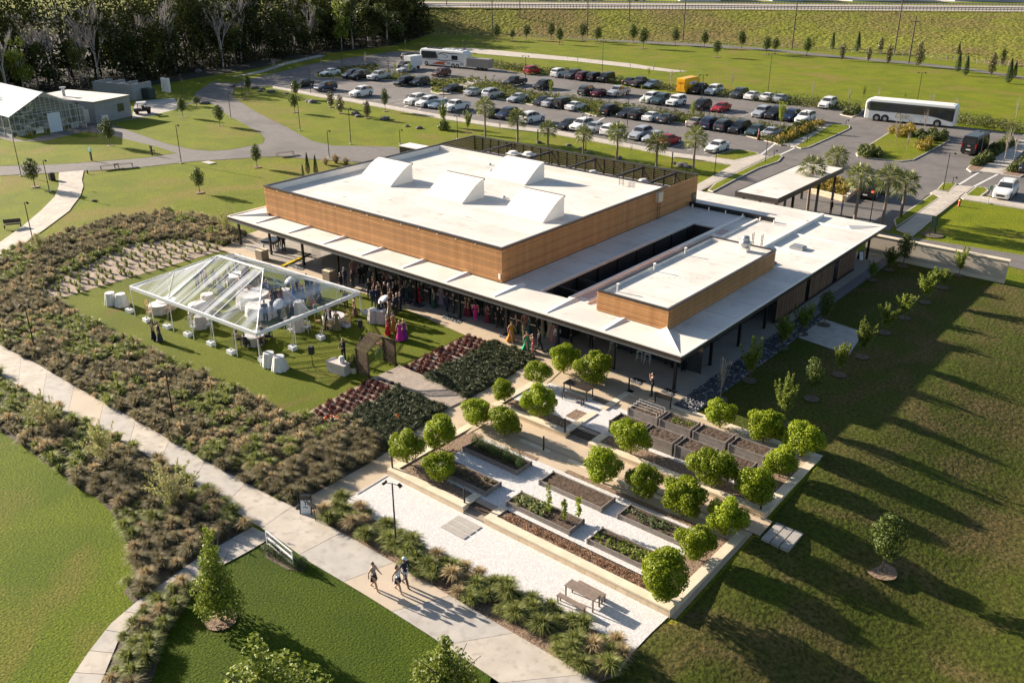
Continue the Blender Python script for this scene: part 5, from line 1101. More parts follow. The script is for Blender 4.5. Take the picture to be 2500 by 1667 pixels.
# shrubs in car park islands, hedges, flowers
SH = {}
for nm, m, n, sz in (('shrub', L_shrub, 520, .09), ('yellow', L_yel, 420, .07), ('rose', L_rose, 900, .035)):
    SH[nm] = [npmesh('shrub_leaves', [(*leafcloud(n, clumps(None, [(0, 0, .35), (.25, .1, .3), (-.2, .2, .3), (0, -.25, .25), (.05, 0, .6)], [.42, .35, .35, .3, .3], .4), sz, 200+s), 0)], [m]) for s in range(3)]
def shrub(nm, x, y, s, label, group, name='shrub', cat='shrub', z=None):
    o = obj(name, SH[nm][r_.randrange(3)], None, (x, y, gz(y)+.1 if z is None else z), r_.uniform(0, 6.28), s); return tag(o, label, cat, group)
for poly, dd, lb, kinds in (([(2089, 376), (2107, 365), (2140, 372), (2160, 392), (2093, 384)], 1.1, 'on the left of the round drive island', 'shrub'), ([(2172, 324), (2225, 318), (2240, 332), (2185, 338)], 1.0, 'at the back of the drive island', 'yellow'), ([(2230, 330), (2300, 329), (2318, 338), (2280, 352), (2245, 350)], 1.3, 'at the back right of the drive island', 'shrub'), ([(2240, 355), (2275, 350), (2270, 366), (2240, 372)], 1.0, 'at the right of the drive island', 'yellow'),
        ([(2362, 412), (2370, 405), (2410, 374), (2460, 340), (2468, 358), (2392, 416)], 1.3, 'in the narrow island beside the black van', 'shrub'), ([(2440, 360), (2470, 345), (2478, 350), (2420, 385)], 1.2, 'in the narrow island beside the black van', 'yellow'), ([(2444, 424), (2500, 392), (2530, 400), (2490, 430)], 1.3, 'by the walk at the right edge', 'shrub'), ([(1895, 350), (1997, 303), (2010, 306), (1908, 354)], .9, 'in the strip beside the island walk', 'yellow'), ([(1905, 335), (1940, 318), (1975, 305), (1995, 301), (1930, 330)], 1.1, 'behind the yellow flower strip', 'shrub'),
        ([(1960, 468), (2060, 488), (2085, 470), (2050, 445), (1990, 450)], 1.0, 'in the planter under the entrance canopy', 'yellow'), ([(2055, 284), (2080, 272), (2100, 272), (2085, 284)], 1.1, 'at the kerb end by the coach', 'shrub')):
    L_ = [(shrub(kinds, x, y, r_.uniform(.9, 1.5), 'x', kinds+' bushes '+lb), (x, y, 1)) for x, y in scatter(pix(poly), dd, .35, r_)]
    uniq(L_, ('yellow-flowered bush ' if kinds == 'yellow' else 'green bush ')+lb, ('left half', 'right half') if len(L_) > 12 else ('',))
hed = []
for poly, dd, s0 in ((MA, 1.5, .8), (MB_, 1.35, 1.0), (MC, 1.2, 1.1)):
    for x, y in scatter(pix(poly), dd, .4, r_): hed.append((x, y, s0*r_.uniform(.6, 1.3)))
HB = [(1200, 155), (1330, 172), (1400, 178), (1500, 195), (1560, 205), (1640, 215), (1760, 225), (1850, 235), (1960, 245), (2030, 258), (2100, 262), (2100, 274), (2030, 270), (1960, 262), (1850, 250), (1760, 238), (1640, 226), (1560, 215), (1500, 208), (1400, 188), (1330, 183), (1200, 168)]
HC = [(2330, 285), (2500, 310), (2600, 322), (2600, 340), (2500, 326), (2330, 306)]
for poly in (HB, HC):
    for x, y in scatter(pix(poly), 1.25, .45, r_): hed.append((x, y, r_.uniform(1.0, 1.7)))
hp = []
for x, y, s in hed: hp.append((*leafcloud(70, clumps(None, [(x, y, 1.15+.25*s), (x+.3, y+.2, 1.1+.3*s)], [.5*s, .4*s], .5), .11, int(x*10) % 9999+1, flat=.9), 0))
o = obj('low_hedging', npmesh('low_hedging', hp, [leafmat('hedge_leaf', (.07, .09, .02), (.19, .19, .06), .25)])); tag(o, 'rough low hedging along the car park edge and medians', None, None, 'stuff')
# bushes beside the food truck and at the roof corner
for px, py, s, lb in ((820, 398, 2.2, 'tawny bush behind the building left of the food truck'), (845, 402, 1.8, 'tawny bush behind the building close to the roof'), (795, 402, 1.8, 'tawny bush beside the lamp post by the road')):
    q = PG(px, py); o = obj('tawny_bush', GT['straw'][0][0], None, q, 0, s); tag(o, lb, 'bush', 'tawny bushes by the road')
for px, py, yt, lb in ((752, 425, 372, 'narrow dark columnar conifer at the roof corner, left one'), (772, 428, 378, 'narrow dark columnar conifer at the roof corner, right one'), (740, 430, 400, 'short dark conifer at the roof corner')):
    q = PG(px, py); H = hgt(q, yt); plant('cypress', q, lb, H, H*.28, None, 5.5, 2.1)
q = PG(2041, 408); o = plant('palm', q, 'big squat fan palm bush beside the entrance canopy'); bpy.context.view_layer.update()
for ch in [c for c in bpy.data.objects if c.parent == o]:
    ch.scale = (1, 1, .2) if ch.name.startswith('trunk') else (1.15, 1.15, 1.15); ch.location = (0, 0, 0 if ch.name.startswith('trunk') else 1.3-6.9)
# rosemary, seedlings, sunflowers in the beds
for i in range(12):
    x = -33.2+i*.34; o = obj('rosemary_bush', SH['rose'][i % 3], None, (x, 35.95+.2*math.sin(i*2.1), LZ+.2), i*1.1, (.62, .62, .95)); tag(o, 'bushy rosemary in the low timber bed, %s from the left' % ORD[i], 'shrub', 'rosemary bushes in the timber bed')
def seedlings(name, label, x0, x1, y0, y1, z, n, m, s=.05, tall=.12):
    r = np.random.default_rng(n)
    def f(q):
        i = q.integers(n); rr = np.random.default_rng(i+int(abs(x0)*10)); cx, cy = rr.uniform(x0, x1), rr.uniform(y0, y1); return np.array([cx+q.normal(0, .06), cy+q.normal(0, .06), z+q.random()*tall, q.normal(), q.normal(), 1.5])
    o = obj(name, npmesh(name, [(*leafcloud(n*16, f, s, n), 0)], [m])); tag(o, label, None, None, 'stuff')
seedlings('seedlings', 'green seedlings in the bed nearest the corner tree', -22.1, -18.3, 32.7, 33.7, LZ+.22, 90, L_tree)
seedlings('seedlings', 'dark seedlings in the bed behind', -22.1, -18.3, 35.55, 36.5, LZ+.22, 60, L_rose)
seedlings('leafy_greens', 'pale leafy greens in the sunflower bed', -27.5, -25.4, 32.65, 33.65, LZ+.23, 80, leafmat('pale_green_leaf', (.22, .26, .08), (.38, .40, .16), .3), .07, .22)
seedlings('seedlings', 'brown seedlings in the bed by the lower stairs', -32.9, -29.4, 32.6, 33.6, LZ+.22, 60, L_btuf)
seedlings('seedlings', 'pale seedlings in the second back planter', -24.9, -23.2, 44.4, 45.2, 1.64, 26, L_tree, .06)
seedlings('ground_cover', 'reddish ground cover in the mulch along the lower wall', -27.0, -17.2, 31.4, 32.0, .44, 420, leafmat('russet_leaf', (.28, .13, .07), (.45, .27, .15), .2), .03, .1)
for i, (px, py, H, nf) in enumerate(((1340, 1258, 2.0, 1), (1377, 1272, 1.35, 2), (1412, 1264, 1.4, 1))):
    q = P(px, py, LZ+.22); t = thing('sunflower', ('tall sunflower with one yellow head, leftmost in the timber bed', 'middle sunflower with two heads', 'right-hand sunflower at the bed end')[i], 'sunflower', q, i, 'three sunflowers in a timber bed')
    k = MB(); k.cyl((0, 0, 0), (0, 0, H), .02, .014, 6); k.build('stem', L_lime, t)
    def f(g_): z = g_.uniform(.12, .93)*H; a = g_.uniform(0, 6.28); rr = g_.uniform(.03, .17); return np.array([math.cos(a)*rr, math.sin(a)*rr, z, g_.normal(), g_.normal(), 1.2])
    obj('leaves', npmesh('leaves', [(*leafcloud(130, f, .085, i+3), 0)], [L_lime]), t)
    for j in range(nf):
        k = MB(); c = Vector((.0, .0, H)) if j == 0 else Vector((.1, -.05, H*.72)); d = Vector((.4, -.8, .45)).normalized(); qd = d.to_track_quat('Z', 'Y')
        for a in range(14):
            t0 = a*2*math.pi/14; p = [qd @ Vector((math.cos(t0+u)*r1, math.sin(t0+u)*r1, .0)) for u, r1 in ((-.2, .05), (0, .14), (.2, .05))]; k.add([c+p[0], c+p[1], c+p[2]], [(0, 1, 2)], 0)
        k.cyl(c-d*.02, c+d*.02, .055, n=10, mi=1); k.build('flower_head', [mat('petal', (.85, .55, .02), rough=.6), soil], t)
# canna-like orange flowers at the grass edge
for i, (px, py) in enumerate(((797, 1038), (812, 1034), (824, 1037), (972, 1032))):
    q = PG(px, py); o = obj('orange_flower', npmesh('orange_flower', [(*leafcloud(26, clumps(None, [(0, 0, .55)], [.14]), .05, i+2), 0), (*leafcloud(40, clumps(None, [(0, 0, .25)], [.2]), .07, i+9), 1)], [mat('orange_petal', (.8, .22, .02), rough=.6), L_dstrap]), None, q); tag(o, ORD[i]+' orange-flowered plant from the left among the dark strappy plants', 'flower', 'orange flowers among the dark plants')
# ------------------------------------------------------------------ vehicles
tyre = mat('tyre_rubber', (.02, .02, .02), rough=.85); rimm = mat('alloy_rim', (.45, .45, .46), rough=.35, metal=.7)
cglass = glassmat('car_glass', (.02, .025, .03)); chrome = mat('chrome_trim', (.55, .55, .56), rough=.2, metal=.9); plastic = mat('black_plastic', (.025, .025, .027), rough=.6)
lampw = mat('headlamp_glass', (.75, .76, .78), rough=.15); lampr = mat('tail_lamp_red', (.35, .012, .01), rough=.25); platem = mat('licence_plate', (.7, .7, .66), rough=.5)
PAINT = {n: mat('paint_'+n, c, rough=.28, metal=mt, spec=.6) for n, c, mt in (('white', (.74, .74, .73), 0), ('silver', (.47, .49, .52), .35), ('black', (.012, .012, .014), 0), ('navy', (.012, .022, .06), .1), ('darkgrey', (.06, .065, .075), .3), ('bluegrey', (.16, .22, .29), .3), ('brown', (.10, .04, .03), .2), ('red', (.33, .012, .015), .1), ('maroon', (.10, .015, .025), .2), ('teal', (.05, .085, .10), .3), ('champagne', (.38, .32, .27), .3), ('yellow', (.85, .42, .01), 0))}
CSPEC = {  # length, width, list of (y along, z bottom, z belt, z top, half width belt, half width top)
 'sedan': (4.75, 1.82, [(-2.36, .34, .58, .58, .62, .62), (-2.26, .24, .70, .70, .82, .80), (-1.55, .22, .84, .84, .90, .84), (-1.0, .20, .92, .93, .91, .80), (-.35, .20, .94, 1.36, .91, .62), (.25, .20, .95, 1.45, .91, .62), (.95, .20, .96, 1.40, .91, .60), (1.65, .22, .97, 1.02, .90, .76), (2.2, .26, .96, .96, .84, .78), (2.36, .36, .78, .78, .70, .68)], (-1.0, -.35), (.95, 1.65)),
 'suv': (4.7, 1.9, [(-2.34, .36, .72, .72, .66, .66), (-2.24, .28, .90, .90, .86, .84), (-1.5, .26, 1.04, 1.04, .94, .88), (-1.05, .25, 1.10, 1.12, .95, .84), (-.5, .25, 1.10, 1.66, .95, .70), (.2, .25, 1.12, 1.76, .95, .70), (1.3, .25, 1.14, 1.74, .95, .69), (1.95, .26, 1.14, 1.62, .94, .68), (2.25, .30, 1.08, 1.12, .90, .82), (2.34, .40, .86, .86, .78, .76)], (-1.05, -.5), (1.95, 2.25)),
 'jeep': (4.3, 1.88, [(-2.14, .45, .95, .95, .70, .68), (-2.08, .42, 1.08, 1.08, .86, .84), (-.95, .40, 1.16, 1.16, .90, .86), (-.88, .40, 1.16, 1.18, .92, .84), (-.65, .38, 1.16, 1.78, .92, .76), (.2, .38, 1.16, 1.84, .92, .77), (1.2, .38, 1.16, 1.84, .92, .77), (2.0, .40, 1.16, 1.82, .92, .76), (2.1, .42, 1.14, 1.16, .90, .88), (2.14, .45, 1.0, 1.0, .86, .86)], (-.88, -.65), (2.0, 2.1)),
 'pickup': (5.7, 1.98, [(-2.85, .42, .92, .92, .74, .72), (-2.76, .38, 1.06, 1.06, .92, .90), (-1.7, .36, 1.16, 1.16, .98, .90), (-1.35, .35, 1.18, 1.20, .98, .86), (-.85, .35, 1.18, 1.78, .98, .72), (-.1, .35, 1.18, 1.86, .98, .72), (.55, .35, 1.18, 1.80, .98, .71), (.8, .36, 1.18, 1.19, .98, .90), (2.72, .38, 1.16, 1.16, .96, .92), (2.84, .45, 1.08, 1.08, .90, .88)], (-1.35, -.85), (.55, .8))}
def carproto(kind, paint='white', rails=False):
    L, W, st, ws, rw = CSPEC[kind]; t = thing('parked_car' if kind != 'pickup' else 'pickup_truck', '', 'car' if kind != 'pickup' else 'pickup')
    k = MB(); n = 12; v = []
    for (y, zb, zt, zr, hb, ht) in st:
        low = hb*.94
        pr = [(-low, zb), (-hb, zb+.16), (-hb-.005, (zb+zt)/2), (-hb*.985, zt-.03), (-ht-(hb-ht)*.25 if zr > zt+.1 else -hb*.93, zt+.01), (-ht, zr-.02), (-ht*.7, zr+.015)]
        pr = pr+[(-x, z) for x, z in reversed(pr)]; v += [(x, y, z) for x, z in pr]
    m = 14; f = []
    for i in range(len(st)-1):
        for j in range(m): a = i*m+j; b = i*m+(j+1) % m; f.append((a, b, b+m, a+m))
    k.add(v, f, 0, False); k.add(v[:m], [tuple(range(m-1, -1, -1))], 0); k.add(v[-m:], [tuple(range(m))], 0)
    if kind == 'pickup': k.box(-.78, .78, .95, 2.7, 1.165, 1.2, 1)
    # dark wheel arches
    wr = {'sedan': .33, 'suv': .37, 'jeep': .42, 'pickup': .41}[kind]; wy = (-L*.31, L*.295)
    for y in wy:
        for s in (-1, 1): k.cyl((s*(W/2-.04), y, wr+.02), (s*(W/2+.006), y, wr+.02), wr*1.18, n=16, mi=1)
    body = k.build('body', [PAINT[paint], plastic], t)
    # glass
    def st_at(y):
        for a, b in zip(st, st[1:]):
            if a[0] <= y <= b[0]: u = (y-a[0])/(b[0]-a[0]); return [a[i]+(b[i]-a[i])*u for i in range(6)]
        return st[-1]
    def gq(name, ys, lift=.012):
        k = MB(); (ya, yb) = ys; A, B_ = st_at(ya+.04*(1 if yb > ya else -1)), st_at(yb-.04); up = Vector((0, 0, 1))
        k.add([(-A[5]*.92, A[0]-.0, A[3]+.03), (A[5]*.92, A[0], A[3]+.03), (B_[5]*.92, B_[0], B_[3]+.03), (-B_[5]*.92, B_[0], B_[3]+.03)], [(0, 1, 2, 3)]); k.build(name, cglass, t)
    gq('windshield', ws); gq('rear_window', rw)
    yr0, yr1 = ws[1]-.28, rw[0]+.12
    for s in (-1, 1):
        k = MB(); ys = [yr0, ws[1]+.02, (ws[1]+yr1)/2-.03, (ws[1]+yr1)/2+.03, yr1-.05, yr1+(.25 if kind in ('sedan',) else .05)]
        seg = ((ys[0], ys[2]), (ys[3], ys[5]))
        for a, b in seg:
            pts = []
            for y in (a, (a+b)/2, b):
                q = st_at(y); lo = (-q[5]-(q[4]-q[5])*.25); z0, z1 = q[2]+.05, q[3]-.06
                if z1 < z0+.02: z1 = z0+.02
                pts.append(((s*(abs(lo)+.0)), y, z0, s*(q[5]+.012), z1))
            k.add([(p[0]*1.012, p[1], p[2]) for p in pts]+[(p[3]*1.012, p[1], p[4]) for p in pts], [(0, 1, 4, 3), (1, 2, 5, 4)])
        k.build('side_windows', cglass, t)
        k = MB(); q = st_at(ws[0]+.25); k.box(s*(W/2+.02)-.09, s*(W/2+.02)+.09, ws[0]+.22, ws[0]+.32, q[2]+.02, q[2]+.16); k.build('mirror', PAINT[paint], t)
        for y in wy:
            k = MB(); k.cyl((s*(W/2-.2), y, wr), (s*(W/2+.012), y, wr), wr, n=16); k.cyl((s*(W/2+.012), y, wr), (s*(W/2+.02), y, wr), wr*.64, n=12, mi=1); k.build('wheel', [tyre, rimm], t)
        zl = st[1][2]-.1
        k = MB(); k.box(s*.62-.15, s*.62+.15, st[1][0]-.06, st[1][0]+.12, zl-.07, zl+.06); k.build('headlight', lampw, t)
        ze = st[-2][2]-.12; k = MB(); k.box(s*(W/2-.2)-.12, s*(W/2-.2)+.12, st[-2][0]-.02, st[-1][0]-.0, ze-.06, ze+.08); k.build('tail_light', lampr, t)
    k = MB(); k.box(-.42, .42, st[0][0]-.015, st[0][0]+.06, st[0][2]-.24, st[0][2]-.04); k.build('grille', plastic, t)
    k = MB(); k.box(-.24, .24, st[-1][0]-.02, st[-1][0]+.015, .5, .62); k.build('licence_plate', platem, t)
    if kind in ('suv',):
        for s in (-1, 1):
            k = MB(); k.cyl((s*.66, -.4, 1.79), (s*.66, 1.7, 1.79), .022, n=5); k.build('roof_rail', chrome, t)
    if kind == 'jeep':
        k = MB(); k.cyl((0, 2.15, .95), (0, 2.33, .95), .38, n=14); k.build('spare_wheel', tyre, t)
    return t
CP = {k: carproto(k) for k in CSPEC}
CUSED = set()
def place_car(kind, paint, x, y, z, rz, label, group, s=1.0, name=None):
    r = CP[kind]
    if kind in CUSED:
        o = dup(r, (x, y, z), rz, label, s, group)
        ks = [c for c in o.children]
    else:
        CUSED.add(kind); o = r; o.location = (x, y, z); o.rotation_euler = (0, 0, rz); o['label'] = label; o['group'] = group; ks = kids(r)
    return o
CNAME = {'white': 'white', 'silver': 'silver', 'black': 'black', 'navy': 'dark navy', 'darkgrey': 'dark grey', 'bluegrey': 'blue-grey', 'brown': 'brown', 'red': 'red', 'maroon': 'maroon', 'teal': 'dark teal', 'champagne': 'champagne'}
KN = {'sedan': 'sedan', 'suv': 'SUV', 'jeep': 'boxy off-roader', 'pickup': 'pickup truck'}
PM = {}   # painted copies of the shared body and mirror meshes
def painted(me, paint):
    key = (me.name, paint)
    if key not in PM:
        c = me.copy(); c.materials[0] = PAINT[paint]; PM[key] = c
    return PM[key]
CARS = [
(803,848,191,'sedan','white','F'),(843,870,197,'suv','navy','F'),(867,897,199.5,'suv','black','F'),(897,957,207,'pickup','silver','F'),
(724,767,220,'sedan','black','F'),(787,838,229,'suv','navy','F'),(868,922,244,'suv','white','F'),(974,1012,215.5,'suv','black','F'),(998,1050,219,'suv','darkgrey','F'),(984,1029,182.6,'sedan','silver','F'),(997,1027,151,'suv','black','R'),
(992,1044,264.5,'suv','white','F'),(1018,1070,270,'suv','white','F'),(1049,1093,273,'sedan','bluegrey','F'),(1093,1159,281,'pickup','white','F'),(1182,1215,295,'sedan','black','R'),(1210,1266,298,'suv','navy','F'),(1280,1326,307,'suv','white','R'),
(1066,1114,194,'suv','brown','F'),(1096,1144,231.6,'sedan','black','F'),(1136,1185,241.5,'sedan','silver','R'),(1190,1244,247.7,'suv','silver','R'),(1239,1285,257.6,'sedan','silver','F'),(1243,1298,217.8,'pickup','black','F'),(1289,1334,188,'suv','red','R'),(1304,1340,225.5,'suv','black','F'),
(1346,1387,196,'suv','white','R'),(1379,1422,200.5,'suv','darkgrey','F'),(1409,1445,203,'suv','maroon','R'),(1433,1472,205,'suv','black','R'),(1458,1504,209,'jeep','black','F'),(1517,1553,216,'sedan','black','R'),(1540,1589,217,'pickup','darkgrey','R'),(1575,1617,222,'sedan','bluegrey','F'),
(1301,1347,265.6,'sedan','black','F'),(1325,1363,267,'sedan','silver','R'),(1354,1400,273,'jeep','black','R'),(1387,1436,277,'sedan','white','R'),(1415,1455,240,'suv','darkgrey','R'),(1458,1492,240,'sedan','maroon','R'),(1475,1533,245,'pickup','silver','F'),
(1561,1606,260,'suv','white','F'),(1589,1640,263,'suv','teal','F'),(1621,1674,270,'jeep','white','F'),(1471,1520,288.5,'suv','black','R'),(1507,1550,294.6,'sedan','black','F'),(1540,1586,298.5,'suv','black','R'),(1573,1620,303,'sedan','white','R'),(1608,1654,308,'sedan','darkgrey','R'),
(1364,1414,323,'sedan','black','F'),(1391,1447,327,'suv','white','F'),(1427,1479,330,'sedan','silver','F'),(1457,1517,343,'suv','white','R'),(1535,1583,350.5,'suv','silver','F'),(1565,1604,356,'sedan','silver','F'),(1610,1654,360,'sedan','red','R'),
(1695,1734,234,'pickup','black','R'),(1721,1769,239.7,'suv','white','F'),(1775,1822,249,'suv','darkgrey','F'),(1813,1855,252,'sedan','white','R'),(1850,1891,256,'sedan','white','R'),(1881,1927,258,'sedan','silver','R'),
(1690,1743,276.5,'suv','black','F'),(1732,1778,282.5,'sedan','red','F'),(1832,1873,295.6,'suv','silver','F'),(1863,1907,299.4,'suv','black','F'),(1900,1941,305.5,'suv','navy','F'),(1942,1992,308,'suv','white','F'),
(1675,1718,318.5,'sedan','champagne','R'),(1710,1757,324,'suv','navy','R'),(1744,1788,328.5,'suv','darkgrey','R'),(1776,1836,335,'suv','black','F'),(1819,1870,339,'sedan','teal','F'),(1855,1904,345,'sedan','silver','R'),
(1721,1779,380.5,'sedan','white','F'),(1986,2032,276,'suv','white','F')]
rows = {}
for c in CARS:
    x0, x1, yb, kd, pt, dr = c; q = PG((x0+x1)/2, yb-.2*(x1-x0)); Y = min(ROWS, key=lambda r: abs(r-q.y)); rows.setdefault(Y, []).append([q.x, q.y, kd, pt, dr])
RN = {117.5: 'in the nearest row', 131.3: 'in the second row', 145.5: 'in the third row', 160.5: 'in the farthest row'}
for Y, L_ in rows.items():
    L_.sort(); 
    for i in range(1, len(L_)):                         # keep neighbours a door apart
        if L_[i][0]-L_[i-1][0] < 2.35 and abs((L_[i][1])-(L_[i-1][1])) < 6: L_[i][0] = L_[i-1][0]+2.35
    tot = {}
    for c in L_: tot[(c[3], c[2])] = tot.get((c[3], c[2]), 0)+1
    seen = {}
    for x, y, kd, pt, dr in L_:
        seen[(pt, kd)] = seen.get((pt, kd), 0)+1; n = tot[(pt, kd)]
        od = '' if n == 1 else (ORD[seen[(pt, kd)]-1]+' of %d, ' % n)
        lb = '%s %s %s%s, %s' % (CNAME[pt], KN[kd], 'nose-out ' if dr == 'F' else 'tail-out ', RN[Y], (od+'counted from the left') if od else 'the only one there')
        jx = rnd.uniform(-.06, .06); yy = Y+rnd.uniform(-.3, .3)
        if abs(y-Y) > 2.2: yy = y
        o = place_car(kd, pt, x+jx, yy, 1.022, (0 if dr == 'F' else math.pi)+rnd.uniform(-.02, .02), lb.replace(' of %d' % n, ''), 'cars parked in the four-row car park', (1, 1, 1) if kd != 'suv' else (1, rnd.uniform(.96, 1.05), rnd.uniform(.95, 1.06)))
        for ch in o.children:
            if ch.name.split('.')[0] in ('body', 'mirror'): ch['_p'] = pt
def repaint():
    for o in bpy.data.objects:
        if '_p' in o.keys(): o.data = painted(o.data, o['_p']); del o['_p']
def lone(kd, pt, px, py, rz, label, s=1.0):
    q = PG(px, py); o = place_car(kd, pt, q.x, q.y, 1.022, rz, label, None, s)
    for ch in o.children:
        if ch.name.split('.')[0] in ('body', 'mirror'): ch['_p'] = pt
    if 'group' in o.keys(): del o['group']
    return o
lone('suv', 'white', 2452, 480, R(2), 'large white SUV facing the camera at the far right, beside the accessible bay', (1.02, 1.12, 1.08))
lone('suv', 'black', 2512, 420, 0, 'black car cut off by the right edge of the photo')
lone('suv', 'black', 2130, 478, math.pi, 'black SUV under the palms at the entrance, tail lamps glowing', (1.05, 1.1, 1.1))
# lit tail lamps of that one
em = bpy.data.materials.new('lit_tail_lamp'); em.use_nodes = True; b_ = em.node_tree.nodes['Principled BSDF']; b_.inputs['Base Color'].default_value = (.6, .02, .01, 1); b_.inputs['Emission Color'].default_value = (1, .05, .02, 1); b_.inputs['Emission Strength'].default_value = 2.0
# big black van seen from behind
def boxcar(name, label, cat, loc, rz, L, W, H, paint, side, roofm_=None, wheels=(.2, .8), z0=.35, wr=.38, taper=.12, dual=False, group=None):
    t = thing(name, label, cat, loc, rz, group); k = MB(); tp = taper
    v = []
    for (y, zb, zt, s) in ((-L/2, z0+.1, H*.62, .9), (-L/2+.35, z0, H*.80, .97), (-L/2+.9, z0, H*.98, 1), (0, z0, H, 1), (L/2-.15, z0, H, 1), (L/2, z0+.05, H-.12, .96)):
        hb = W/2*s; v += [(-hb*.97, y, zb), (-hb, y, zb+.25), (-hb, y, z0+(zt-z0)*.55), (-hb+tp*.6, y, zt-.15), (-hb+tp*1.6, y, zt), (hb-tp*1.6, y, zt), (hb-tp*.6, y, zt-.15), (hb, y, z0+(zt-z0)*.55), (hb, y, zb+.25), (hb*.97, y, zb)]
    m = 10; f = [(i*m+j, i*m+(j+1) % m, (i+1)*m+(j+1) % m, (i+1)*m+j) for i in range(5) for j in range(m)]
    k.add(v, f, 0); k.add(v[:m], [tuple(range(m-1, -1, -1))]); k.add(v[-m:], [tuple(range(m))])
    bd = k.build('body', [paint], t)
    if roofm_: k = MB(); k.box(-W/2+tp*1.7, W/2-tp*1.7, -L/2+.95, L/2-.2, H+.002, H+.03); k.build('roof_panel', roofm_, t)
    for s in (-1, 1):
        for u in wheels:
            y = -L/2+L*u; k = MB(); k.cyl((s*(W/2-.25), y, wr), (s*(W/2+.02), y, wr), wr, n=18); k.cyl((s*(W/2+.02), y, wr), (s*(W/2+.03), y, wr), wr*.6, n=14, mi=1); k.build('wheel', [tyre, rimm], t)
    return t
q = PG(2378, 372); V = boxcar('passenger_van', 'tall black passenger van seen from behind, beside the narrow shrub island', 'van', (q.x, q.y, 1.02), R(178), 6.0, 2.05, 2.6, PAINT['black'], None, PAINT['darkgrey'])
k = MB(); k.box(-.8, .8, 3.002, 3.03, 1.55, 2.25); k.build('rear_window', cglass, V); k = MB(); k.lathe([(.22, 0), (.24, .02)], 16); o = k.build('spare_cover_badge', chrome, V); o.rotation_euler = (-math.pi/2, 0, 0); o.location = (0, 3.0, 1.35); o.scale = (1, .45, 1)
for s in (-1, 1):
    k = MB(); k.box(s*.9-.07, s*.9+.07, 2.99, 3.03, 1.0, 1.7); k.build('tail_light', lampr, V)
    for y0, y1 in ((-2.0, -.9), (-.8, .6), (.7, 2.4)): k = MB(); k.box(s*1.0-.03, s*1.0+.03, y0, y1, 1.55, 2.2); k.build('side_window', cglass, V)
k = MB(); k.box(-.3, .3, 3.0, 3.03, .75, .9); k.build('licence_plate', platem, V)
# yellow delivery van
q = PG(1672, 227); V = boxcar('delivery_van', 'bright yellow high-roof delivery van in the farthest row, lettered doors to the camera', 'van', (q.x, 160.0, 1.02), math.pi, 5.9, 2.0, 2.8, PAINT['yellow'], None)
def text(name, s, size, loc, rot, m, parent, ext=.004, font_shear=0, al='CENTER'):
    c = bpy.data.curves.new(name, 'FONT'); c.body = s; c.size = size; c.extrude = ext; c.align_x = al; c.align_y = 'CENTER'; c.shear = font_shear; c.materials.append(m)
    dg = bpy.context.evaluated_depsgraph_get(); to = bpy.data.objects.new('tmp_text', c); col.objects.link(to); dg.update(); me = bpy.data.meshes.new_from_object(to.evaluated_get(dg)); bpy.data.objects.remove(to); me.materials.clear(); me.materials.append(m)
    o = obj(name, me, parent); o.location = loc; o.rotation_euler = rot; return o
for s in (-1, 1):
    k = MB(); k.box(s*.42-.37, s*.42+.37, 2.96, 2.985, .8, 2.5); k.build('rear_door', PAINT['yellow'], V)
    k = MB(); k.box(s*.86-.06, s*.86+.06, 2.92, 2.97, 1.1, 1.5); k.build('tail_light', lampr, V)
text('lettering', 'DELIVERS', .28, (0, 3.0, 1.95), (math.pi/2, 0, math.pi), lampr, V)
k = MB(); k.box(-1.012, -1.0, -1.2, 1.4, 1.5, 2.1); k.box(1.0, 1.012, -1.2, 1.4, 1.5, 2.1); k.build('side_logo', PAINT['white'], V)
text('lettering', 'FRESH', .42, (-1.02, .1, 1.8), (math.pi/2, 0, -math.pi/2), PAINT['navy'], V)
# box truck beside the silver sedan, at the back
q = PG(988, 172); V = boxcar('box_truck', 'small white box truck with a black bonnet, behind the silver sedan', 'truck', (q.x, q.y, 1.02), 0, 2.6, 1.95, 1.9, PAINT['black'], None, wheels=(.3,))
k = MB(); k.box(-1.05, 1.05, .9, 4.6, .7, 2.9); k.build('cargo_box', PAINT['white'], V); k = MB(); k.box(-.8, .8, -.5, -.35, 1.25, 1.75); k.build('windshield', cglass, V)
for s in (-1, 1): k = MB(); k.cyl((s*.75, 3.4, .38), (s*1.02, 3.4, .38), .38, n=16); k.build('wheel', tyre, V)
# white coach
def coach(label, loc, rz, L=13.7, W=2.6, H=3.5, name='coach_bus', tag_axle=True):
    t = thing(name, label, 'bus', loc, rz); k = MB(); hw2 = W/2
    pr = lambda s, zb, zt: [(-hw2*s, zb), (-hw2*s, zb+.7), (-hw2*s, zt-.42), (-hw2*s+.06, zt-.12), (-hw2*s+.3, zt), (hw2*s-.3, zt), (hw2*s-.06, zt-.12), (hw2*s, zt-.42), (hw2*s, zb+.7), (hw2*s, zb)]
    st_ = [(-L/2, .5, H-.55, .9), (-L/2+.12, .38, H-.3, .96), (-L/2+.7, .35, H-.03, 1), (-L/4, .35, H, 1), (L/4, .35, H, 1), (L/2-.35, .35, H-.02, 1), (L/2-.08, .4, H-.25, .97), (L/2, .5, H-.5, .92)]
    v = [(y, -x, z) for (y, zb, zt, s) in st_ for x, z in pr(s, zb, zt)]; m = 10
    f = [(i*m+j, i*m+(j+1) % m, (i+1)*m+(j+1) % m, (i+1)*m+j) for i in range(len(st_)-1) for j in range(m)]
    k.add(v, f, 0); k.add(v[:m], [tuple(range(m-1, -1, -1))]); k.add(v[-m:], [tuple(range(m))]); k.build('body', PAINT['white'], t)
    return t
q0, q1 = PG(2106, 293), PG(2325, 315); c = (q0+q1)/2; d = (q1-q0); rz = math.atan2(d.y, d.x)
